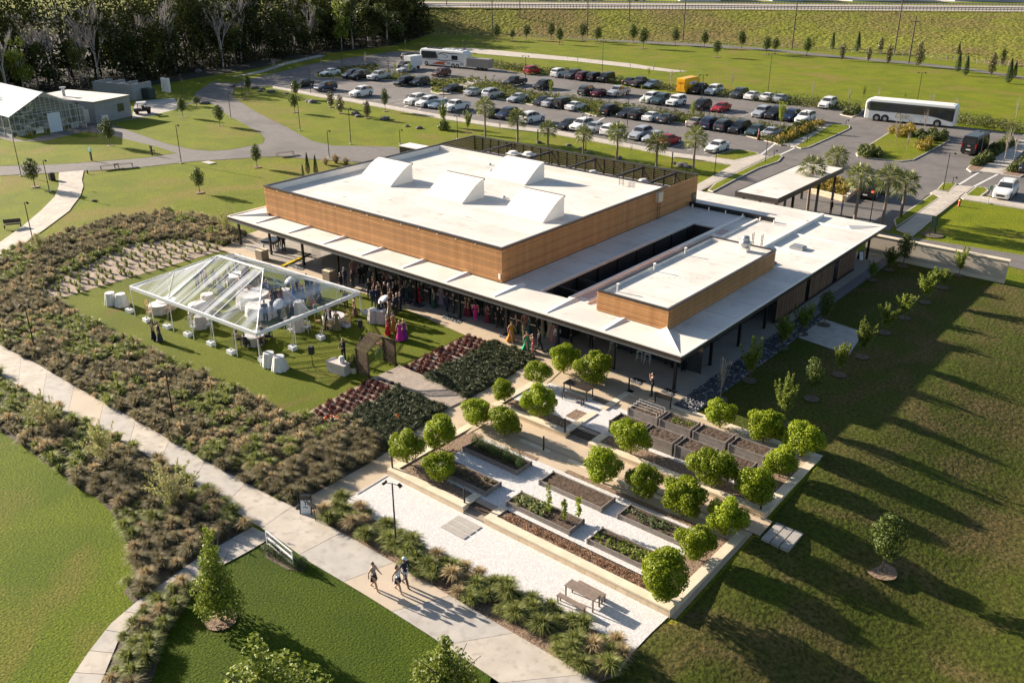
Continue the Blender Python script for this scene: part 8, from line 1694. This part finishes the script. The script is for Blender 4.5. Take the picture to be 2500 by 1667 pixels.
PLMP = [(80, 585, 492), (121, 468, 390), (52, 430, 330), (443, 399, 304), (564, 289, 226), (593, 243, 184), (446, 242, 180), (733, 319, 243), (857, 352, 263), (804, 384, 318), (977, 352, 316), (1117, 340, 280), (759, 230, 135), (836, 172, 118), (949, 182, 108), (1084, 252, 170), (1134, 124, 100), (1283, 235, 136), (1470, 185, 100), (1531, 312, 232), (1709, 292, 182), (1874, 232, 130), (2239, 250, 176), (1868, 398, 340), (1744, 432, 366), (1970, 350, 272), (2302, 466, 372), (2391, 392, 320), (2123, 546, 460), (2200, 534, 430), (1430, 372, 280)]
for i, (x, y, yt) in enumerate(sorted(PLMP)):
    tall = i; lamp(x, y, yt, 2 if x > 1000 else 1, '%s slim dark lamp post from the left, in the park and car park' % (ORD[i] if i < len(ORD) else ['twenty-ninth', 'thirtieth', 'thirty-first', 'thirty-second'][i-len(ORD)]), 'slim dark lamp posts', .055, .5 if x > 1200 else .3)
for i, (x, y, yt) in enumerate(((993, 246, 232), (1204, 200, 184), (1889, 385, 366), (2064, 310, 292), (2325, 451, 431))): lamp(x, y, yt, 1, '%s short bent bollard light from the left at the walk ends' % ORD[i], 'short bent bollard lights', .05, .25, 'bollard light', 'bollard_light')
for i, (x, y, yt) in enumerate(((1092, 62, -30), (1202, 85, -30), (1269, 78, -30), (1433, 92, -20), (1534, 84, -20), (1667, 102, -20), (1933, 121, -20), (2183, 132, -30), (2218, 155, 40), (1200, 20, 0))):
    q = PG(x, y); H = min(hgt(q, yt), 24); t = thing('utility_pole', '%s tall utility pole from the left in front of the bank' % ORD[i], 'utility pole', q, 0, 'tall utility poles'); k = MB(); k.cyl((0, 0, 0), (0, 0, H), .19, .13, 8); k.build('pole', mat('pole_wood', (.13, .10, .08), (.09, .07, .055), 4, .9), t); k = MB(); k.box(-1.1, 1.1, -.07, .07, H-1.2, H-1.05); k.build('crossarm', darkm, t)
# fence at the toe of the bank and highway rails
F_ = thing('wire_fence', 'low wire fence with thin posts along the foot of the bank', 'fence'); FPT = resample([PG(*p) for p in [(1060, 86), (1300, 94), (1500, 103), (1750, 112), (2000, 125), (2250, 144), (2500, 169)]], 90)
pst = MB(); pst.cyl((0, 0, 0), (0, 0, 1.3), .035, n=5); pm_ = pst.mesh('fence_post', steel)
for p in FPT: obj('fence_post', pm_, F_, p)
for z in (.4, .8, 1.25):
    k = MB()
    for a, b in zip(FPT, FPT[1:]): k.cyl(a+Vector((0, 0, z)), b+Vector((0, 0, z)), .012, n=3, caps=False)
    k.build('fence_wire', steel, F_)
rust = mat('rail_steel', (.16, .13, .115), (.11, .09, .08), 3, .7)
for lb, off, z in (('guard rail with close posts along the near edge of the highway', 3.0, 7.24), ('guard rail along the far edge of the highway', 25, 7.24)):
    G = thing('guard_rail', lb, 'guard rail'); A = [p+hn*off for p in resample(C3, 260)]; ps = MB(); ps.box(-.06, .06, -.06, .06, 0, 1.15 if off < 10 else .8); pmm = ps.mesh('rail_post', rust)
    for p in A[60:]: obj('rail_post', pmm, G, (p.x, p.y, z))
    for zz in (.5, .95) if off < 10 else (.5,):
        k = MB()
        for a, b in zip(A[::10], A[10::10]): 
            s = hn*.03; k.add([(a.x, a.y, z+zz-.12), (b.x, b.y, z+zz-.12), (b.x, b.y, z+zz+.12), (a.x, a.y, z+zz+.12)], [(0, 1, 2, 3)])
            k.add([(a.x-s.x, a.y-s.y, z+zz+.12), (b.x-s.x, b.y-s.y, z+zz+.12), (b.x, b.y, z+zz+.12), (a.x, a.y, z+zz+.12)], [(0, 1, 2, 3)])
        k.build('rail_beam', steel if zz < .6 else rust, G)
# pale low buildings beyond the highway
for px0, px1, lb, m in ((1660, 1760, 'long pale low building beyond the highway', roofm), (1885, 1960, 'pale blue and white shed beyond the highway', mat('pale_blue', (.4, .5, .58), rough=.6)), (2080, 2200, 'white warehouse roof beyond the highway', roofm), (2330, 2440, 'grey hall beyond the highway near the right edge', steel)):
    a, b = P(px0, 4, 7.2), P(px1, 4, 7.2); t = thing('distant_building', lb, 'building', a, math.atan2((b-a).y, (b-a).x)); L = (b-a).length; k = MB(); k.box(0, L, 0, 14, 0, 5); k.build('wall', m, t); k = MB(); k.box(-.3, L+.3, -.3, 14.3, 5, 5.3); k.build('roof', steel, t)
    nwin = int(L/3)
    for i in range(nwin): k = MB(); k.box(1+i*3, 2.4+i*3, -.03, -.002, 1.2, 3.0); k.build('window', glass, t)
# --- greenhouse
GH = thing('greenhouse', 'glass greenhouse with a bright ridged roof and rolling white door', 'greenhouse')
ghf = mat('greenhouse_frame', (.58, .60, .58), (.48, .5, .48), 4, .5); ghg = bpy.data.materials.new('greenhouse_glass'); ghg.use_nodes = True; b_ = ghg.node_tree.nodes['Principled BSDF']; b_.inputs['Base Color'].default_value = (.5, .56, .55, 1); b_.inputs['Alpha'].default_value = .16; b_.inputs['Roughness'].default_value = .1; b_.inputs['Specular IOR Level'].default_value = .8
ghr = bpy.data.materials.new('greenhouse_roof'); ghr.use_nodes = True; b_ = ghr.node_tree.nodes['Principled BSDF']; b_.inputs['Base Color'].default_value = (.62, .68, .70, 1); b_.inputs['Alpha'].default_value = .85; b_.inputs['Roughness'].default_value = .25
ga, gb = PG(32, 338), PG(212, 310); gd = (gb-ga).normalized(); gw = (gb-ga).length; gn = Vector((-gd.y, gd.x, 0)); 
if gn.x > 0: gn = -gn
EH = hgt(gb, 262); rk = ga.lerp(gb, .5); RH = None
lo_, hi_ = 3, 16
for _ in range(40):
    m_ = (lo_+hi_)/2
    if proj((rk.x, rk.y, 1+m_))[1] > 226: lo_ = m_
    else: hi_ = m_
RH = lo_; GL = 30
def gp(a, d, z): q = ga+gd*a+gn*d; return Vector((q.x, q.y, 1+z))
nbay = 12
for s in (0, 1):
    for i in range(nbay):
        for j in range(3):
            u0, u1 = j/3, (j+1)/3; d0, d1 = GL*i/nbay+.03, GL*(i+1)/nbay-.03; e = 0 if s == 0 else gw
            A0 = gp(e+(gw/2-e)*u0, d0, EH+(RH-EH)*u0+.03); A1 = gp(e+(gw/2-e)*u1, d0, EH+(RH-EH)*u1+.03); B1 = gp(e+(gw/2-e)*u1, d1, EH+(RH-EH)*u1+.03); B0 = gp(e+(gw/2-e)*u0, d1, EH+(RH-EH)*u0+.03)
            k = MB(); k.add([A0, A1, B1, B0], [(0, 1, 2, 3)]); k.build('roof_pane', ghr, GH)
def gbar(p, q, r=.05): k = MB(); k.cyl(p, q, r, n=5); k.build('frame_bar', ghf, GH)
for i in range(nbay+1):
    d = GL*i/nbay; gbar(gp(0, d, 0), gp(0, d, EH), .07); gbar(gp(gw, d, 0), gp(gw, d, EH), .07); gbar(gp(0, d, EH), gp(gw/2, d, RH)); gbar(gp(gw, d, EH), gp(gw/2, d, RH)); gbar(gp(0, d, EH), gp(gw, d, EH), .03)
for z in (.9, 1.9, EH): gbar(gp(0, 0, z), gp(gw, 0, z), .035)
for i in range(1, 16):
    a = gw*i/16; zt = EH+(RH-EH)*(1-abs(a-gw/2)/(gw/2)); gbar(gp(a, 0, 0), gp(a, 0, zt), .03)
for i in range(16):
    a0, a1 = gw*i/16+.03, gw*(i+1)/16-.03; z0_, z1_ = [EH+(RH-EH)*(1-abs(a-gw/2)/(gw/2)) for a in (a0, a1)]; k = MB(); k.add([gp(a0, 0, .5), gp(a1, 0, .5), gp(a1, 0, z1_), gp(a0, 0, z0_)], [(0, 1, 2, 3)]); k.build('gable_pane', ghg, GH)
for e in (0, gw):
    for i in range(nbay): k = MB(); k.add([gp(e, GL*i/nbay+.04, .5), gp(e, GL*(i+1)/nbay-.04, .5), gp(e, GL*(i+1)/nbay-.04, EH), gp(e, GL*i/nbay+.04, EH)], [(0, 1, 2, 3)]); k.build('side_pane', ghg, GH)
k = MB(); dv = [gp(gw*.49, -.08, 0), gp(gw*.66, -.08, 0), gp(gw*.66, -.08, 2.9), gp(gw*.49, -.08, 2.9)]; k.add(dv+[v+gn*-.1 for v in dv], [(0, 1, 2, 3), (7, 6, 5, 4), (0, 4, 5, 1), (1, 5, 6, 2), (2, 6, 7, 3), (3, 7, 4, 0)]); k.build('rolling_door', mat('rolling_door', (.62, .68, .74), rough=.5), GH)
for e in (0, gw): k = MB(); p, q = gp(e, 0, .0), gp(e, GL, .5); k.add([gp(e, 0, 0), gp(e, GL, 0), gp(e, GL, .5), gp(e, 0, .5)], [(0, 1, 2, 3)]); k.build('kickboard', ghf, GH)
for j in range(4):
    for i in range(7):
        c = gp(gw*(.14+.24*j), 2+i*4, 0); t = thing('plant_bench', 'greenhouse bench with trays of plants, %s row, %s from the door' % (ORD[j], ORD[i]), 'bench', c, math.atan2(gn.y, gn.x), 'plant benches in the greenhouse'); k = MB(); k.box(-1.6, 1.6, -.7, .7, .75, .82)
        for sx in (-1.4, 1.4): k.box(sx-.03, sx+.03, -.6, .6, 0, .75)
        k.build('bench_top', roofm if (i+j) % 3 else steel, t); o = obj('plants', SH['shrub'][(i+j) % 3], t, (0, 0, .75)); o.scale = (2.3, 1.1, .8)
# --- block building and storage bays
BB = thing('block_building', 'low grey concrete block building with a flat white roof beside the greenhouse', 'building'); blk = mat('concrete_block', (.30, .31, .31), (.26, .27, .275), 2, .85, .006, 8, vary=.04)
a, b = PG(238, 303), PG(323, 284); d = (b-a).normalized(); n_ = Vector((-d.y, d.x, 0)); n_ = n_ if n_.x < 0 else -n_; L = (b-a).length; hh = hgt(a, 251); dep = 14
def bx(k, p, d, n_, u0, u1, v0, v1, z0, z1, mi=0):
    q = [p+d*u+n_*v for u, v in ((u0, v0), (u1, v0), (u1, v1), (u0, v1))]; v = [Vector((x.x, x.y, 1+z)) for z in (z0, z1) for x in q]; k.add(v, [(3, 2, 1, 0), (4, 5, 6, 7), (0, 1, 5, 4), (1, 2, 6, 5), (2, 3, 7, 6), (3, 0, 4, 7)], mi)
k = MB(); bx(k, a, d, n_, 0, L, 0, dep, 0, hh); k.build('wall', blk, BB); k = MB(); bx(k, a, d, n_, -.1, L+.1, -.1, dep+.1, hh, hh+.12); k.build('roof', roofw, BB); k = MB(); bx(k, a, d, n_, -.12, L+.12, -.12, -.102, hh-.15, hh+.13); bx(k, a, d, n_, -.12, -.102, -.1, dep, hh-.15, hh+.13); k.build('roof_edge', flash, BB)
k = MB(); bx(k, a, d, n_, L*.62, L*.80, -.04, -.002, hh*.35, hh*.72); k.build('window', glass, BB); k = MB(); bx(k, a, d, n_, -.04, -.002, 1.5, 2.5, 0, 2.2); k.build('door', roofm, BB); k = MB(); bx(k, a, d, n_, -.05, -.002, 3.6, 5.8, 0, hh*.9); k.build('garage_door', darkm, BB)
k = MB(); bx(k, a, d, n_, .8, 1.9, -.55, -.05, .15, 1.2); k.build('wall_unit', roofm, BB)
k = MB(); q = a+d*(L*.3)+n_*9; k.cyl((q.x, q.y, 1+hh), (q.x, q.y, 2.4+hh), .25, n=10); k.cyl((q.x, q.y, 2.4+hh), (q.x, q.y, 2.6+hh), .5, n=10); k.build('roof_vent', steel, BB)
SBY = thing('storage_bays', 'row of open concrete block storage bays behind the block building', 'storage bays'); s0 = PG(330, 246)
for i in range(4):
    k = MB(); bx(k, s0, d, n_, 0, .3, -.2+i*3.3*0+0, 5, 0, 2.9) if False else bx(k, s0, n_, d, i*3.2, i*3.2+.25, 0, 4.5, 0, 2.9-.25*i*0); k.build('bay_wall', blk, SBY)
k = MB(); bx(k, s0, n_, d, 0, 9.85, -.25, -.002, 0, 2.9); k.build('back_wall', blk, SBY)
q = PG(364, 242); t = thing('dumpster', 'dark green dumpster beside the storage bays', 'dumpster', q, .2); k = MB(); k.box(-1.1, 1.1, -.7, .7, .1, 1.8); k.build('bin', mat('dumpster_green', (.03, .045, .035), rough=.6), t); k = MB(); k.box(-1.12, 1.12, -.72, .72, 1.81, 1.9); k.build('lid', plastic, t)
q = PG(402, 224); t = thing('water_tanks', 'pair of pale upright tanks by the service yard', 'tank', q); 
for i in (0, 1): k = MB(); k.cyl((i*1.5, 0, 0), (i*1.5, 0, 2.6), .45, n=12); k.build('tank', roofm, t)
q = PG(414, 162); t = thing('field_box', 'small pale utility cabinet at the woodland edge', 'cabinet', q); k = MB(); k.box(-2.2, 2.2, -1, 1, 0, 2.2); k.build('cabinet_body', steel, t); k = MB(); k.box(-2.3, 2.3, -1.1, 1.1, 2.2, 2.35); k.build('cabinet_roof', roofm, t)
# boulders, benches, bins, signs
def rock(px, py, s, label, m=None, g='boulders on the lawns'):
    q = PG(px, py); bm = bmesh.new(); bmesh.ops.create_icosphere(bm, subdivisions=2, radius=1); r = random.Random(int(px*3+py))
    for v in bm.verts: v.co *= r.uniform(.78, 1.1); v.co.z *= .55
    me = bpy.data.meshes.new('boulder'); bm.to_mesh(me); bm.free(); me.materials.append(m or mat('boulder_grey', (.17, .15, .145), (.10, .09, .09), 2, .9, .05, 4)); o = obj('boulder', me, None, (q.x, q.y, q.z+s*.2), r.uniform(0, 3), (s*1.3, s, s)); tag(o, label, 'boulder', g)
RK = [(500, 254, 1.1), (624, 216, .9), (634, 224, .6), (661, 225, .9), (640, 218, .6), (752, 249, .8), (763, 251, 1.1), (868, 278, .8), (873, 285, .7), (940, 292, 1.0), (993, 309, .5), (1023, 314, .6), (700, 230, .5), (1315, 349, .6), (1388, 356, .5), (1418, 364, .5), (1443, 374, .4), (1511, 388, .7), (1665, 406, .9), (1678, 409, .7), (350, 190, 1.2), (370, 187, 1.5), (390, 182, 1.0), (340, 186, .8), (230, 491, .35), (1646, 400, .5), (470, 170, 1.4), (440, 178, 1.0), (484, 176, 1.2)]
for i, (x, y, s) in enumerate(sorted(RK)): rock(x, y, s*.75, '%s boulder from the left among those scattered on the lawns' % (ORD[i] if i < len(ORD) else 'rightmost'))
q = PG(1083, 317); o = obj('rocky_shrub', SH['shrub'][0], None, q, 0, 1.9); tag(o, 'grey clump of plants in front of the blue-grey car', 'shrub')
stn = mat('bench_stone', (.11, .08, .07), (.08, .06, .05), 4, .8)
for px, py, n, L, lb in ((268, 412, 0, 2.3, 'left slatted bench of the pair beside the park road'), (302, 409, 0, 2.3, 'right slatted bench of the pair beside the park road'), (696, 380, 0, 2.4, 'slatted bench on the verge of the park road bend')):
    q = PG(px, py); a1, a2 = PG(px-18, py+3), PG(px+18, py-1); bench_set(lb, q.x, q.y, q.z, L, 1.0, .5, math.atan2((a2-a1).y, (a2-a1).x), 4, m=stn)
q = PG(32, 557); bt = bench_set('slatted bench with a backrest beside the curving lawn path', q.x, q.y, q.z, 1.7, .5, .46, R(60), 4, m=stn); k = MB(); k.box(-.85, .85, .24, .28, .5, .95); k.build('backrest', stn, bt)
for x, y, lb in ((128, 440, 'dark litter bin beside the head of the lawn path'), (214, 424, 'small dark path light at the road verge'), (1313, 350, 'slim black post behind the plant yard'), (1640, 410, 'black post beside the last palm')):
    q = PG(x, y); H = .9 if 'bin' in lb else (.4 if 'light' in lb else 2.0); t = thing('litter_bin' if 'bin' in lb else 'post', lb, 'bin' if 'bin' in lb else 'post', q); k = MB(); k.box(-.3, .3, -.3, .3, 0, H) if 'bin' in lb else k.cyl((0, 0, 0), (0, 0, H), .08, n=8); k.build('body', black, t); k = MB(); k.cyl((0, 0, H+.002), (0, 0, H+.05), .25 if 'bin' in lb else .09, n=10); k.build('top', darkm, t)
for x, y, yt, lb, m in ((224, 393, 362, 'dark signpost with a pale blue panel on the wedge lawn', 1), (371, 380, 356, 'dark directional signpost with two arms near the road junction', 0)):
    q = PG(x, y); H = hgt(q, yt); t = thing('sign_post', lb, 'sign', q); k = MB(); k.box(-.12, .12, -.08, .08, 0, H*.72); k.build('post', black, t); k = MB(); k.box(-.3, .3, -.05, .05, H*.73, H); k.build('panel', mat('panel_teal', (.25, .5, .55), rough=.4) if m else black, t)
    if not m: k = MB(); k.box(.12, .9, -.04, .04, H*.5, H*.62); k.build('arm', black, t); k = MB(); k.box(.12, .8, -.04, .04, H*.3, H*.42); k.build('arm', black, t)
# drain covers
for x, y, lb in ((510, 398, 'pale square drain cover in the lawn beside the road'), (1852, 406, 'dark square drain grate at the kerb'),):
    q = PG(x, y); k = MB(); k.box(-.9, .9, -.5, .5, .02, .08); o = k.build('drain_cover', kerbm if x < 600 else darkm, None, loc=q); tag(o, lb, 'drain cover')
# sign board beside the path junction: easel sign with black frame
def board(px, py, rz, w, h, label, lines, m=white_v, fm=black, tiltx=R(-14), z=None, name='sandwich_board'):
    q = PG(px, py); t = thing(name, label, 'sign', q, rz); 
    k = MB(); k.box(-w/2, w/2, -.02, .02, 0, h); o = k.build('board', m, t); o.rotation_euler = (tiltx, 0, 0)
    for s in (-1, 1): k = MB(); k.box(s*w/2-.03, s*w/2+.03, -.03, .03, -.05, h+.05); o2 = k.build('frame_side', fm, t); o2.rotation_euler = (tiltx, 0, 0)
    for zz in (-.02, h): k = MB(); k.box(-w/2, w/2, -.03, .03, zz, zz+.05); o2 = k.build('frame_rail', fm, t); o2.rotation_euler = (tiltx, 0, 0)
    k = MB(); k.box(-w/2, w/2, .38, .42, 0, h*.95); o2 = k.build('back_board', fm, t); o2.rotation_euler = (-tiltx, 0, 0)
    for i, (s, sz, zz) in enumerate(lines):
        o2 = text('lettering', s, sz, (0, 0, 0), (math.pi/2+tiltx, 0, 0), CL['navy'], t); v = Vector((0, -.026, zz)); v.rotate(Euler((tiltx, 0, 0))); o2.location = v
    return t
board(747, 1256, R(38), .62, 1.15, 'black-framed A-board with a dark hand-drawn emblem on white at the path junction', [('Y', .5, .68), ('~', .5, .45)])
board(2069, 554, R(32), .6, 1.0, 'black-framed A-board standing on the walk behind the building', [('EVENT', .14, .75), ('~~', .3, .45)]); board(2103, 636, R(60), .5, .9, 'white A-board against the cedar screens at the far building corner', [('~', .3, .5)])
q = PG(771, 1272); t = thing('sign_stand', 'thin dark easel stand behind the A-board at the junction', 'stand', q); k = MB(); k.cyl((0, 0, 0), (-.1, 0, 1.1), .03, n=6); k.build('leg', black, t); k = MB(); k.box(-.6, .1, -.03, .03, .85, 1.05); k.build('panel', black, t)
q = PG(729, 1242); t = thing('post_light', 'short dark post on a round base beside the big green clump', 'post', q); k = MB(); k.cyl((0, 0, 0), (0, 0, .06), .17, n=12); k.build('base', black, t); k = MB(); k.cyl((0, 0, .06), (0, 0, .95), .02, n=6); k.build('stem', black, t)
# long white name sign on the lawn
a, b = PG(653, 1331), PG(718, 1385); d = (b-a); rz = math.atan2(d.y, d.x); L = d.length
NS_ = thing('name_sign', 'long white landscape sign with cut-out lettering beside the main path', 'sign', ((a.x+b.x)/2, (a.y+b.y)/2, .12), rz)
sheet('sign_bed', [(635, 1330), (700, 1352), (750, 1375), (742, 1395), (700, 1390), (650, 1362)], litter, .02)
for z in (.0, .43, .8): k = MB(); k.box(-L/2, L/2, -.025, .025, z, z+.06); k.build('sign_rail', white_v, NS_)
k = MB(); k.box(-L/2, L/2, .0, .02, .06, .43); k.build('sign_panel', white_v, NS_)
for i in range(2): k = MB(); k.box((-L/2, L/2-.05)[i], (-L/2+.05, L/2)[i], -.03, .03, -.15, .86); k.build('sign_post', white_v, NS_)
text('lettering', 'LEARNING GARDEN', .27, (0, -.012, .245), (math.pi/2, 0, 0), black, NS_, .01); text('lettering', 'THE LAKEHOUSE  *  WELCOME', .17, (0, 0, .63), (math.pi/2, 0, 0), mat('sign_grey', (.2, .2, .2), rough=.6), NS_, .01)
for x, y in ((650, 1345), (665, 1352), (690, 1364), (705, 1372), (720, 1382), (735, 1385), (740, 1378)): q = PG(x, y); shrub('rose', q.x, q.y, rnd.uniform(.5, .8), 'low dark shrub under the long white sign, %s from its left end' % ORD[(650, 665, 690, 705, 720, 735, 740).index(x)], 'shrubs under the white sign', z=.02)
# event banner stand, hydrant, accessible sign on the right
q = PG(2275, 574); t = thing('banner_stand', 'tall dark framed banner on two posts in a mulch patch on the right lawn', 'sign', q, R(75)); mulch_ring(q.x, q.y, 1.0, 1.1, litter)
for s in (-1, 1): k = MB(); k.box(s*.45-.04, s*.45+.04, -.04, .04, 0, 2.1); k.build('post', black, t)
k = MB(); k.box(-.41, .41, -.02, .02, .7, 2.0); k.build('panel', mat('banner_green', (.06, .10, .07), rough=.5), t)
q = PG(2341, 503); t = thing('fire_hydrant', 'red fire hydrant with a yellow cap on the lawn edge', 'hydrant', q); hy = mat('hydrant_red', (.5, .03, .02), rough=.45)
k = MB(); k.lathe([(.17, 0), (.17, .05), (.11, .07), (.11, .55)], 12); k.build('barrel', hy, t); k = MB(); k.lathe([(.13, .55), (.12, .65), (.05, .74)], 12); k.build('cap', mat('hydrant_yellow', (.75, .45, .03), rough=.45), t)
for s in (-1, 1): k = MB(); k.cyl((s*.1, 0, .42), (s*.2, 0, .42), .05, n=8); k.build('nozzle', hy, t)
q = PG(2412, 498); t = thing('parking_sign', 'thin pale green parking sign post in front of the white SUV', 'sign', q, R(20)); k = MB(); k.cyl((0, 0, 0), (0, 0, 2.1), .03, n=6); k.build('post', steel, t); k = MB(); k.box(-.16, .16, -.01, .01, 1.6, 2.1); k.build('panel', mat('sign_pale_green', (.25, .42, .33), rough=.5), t)
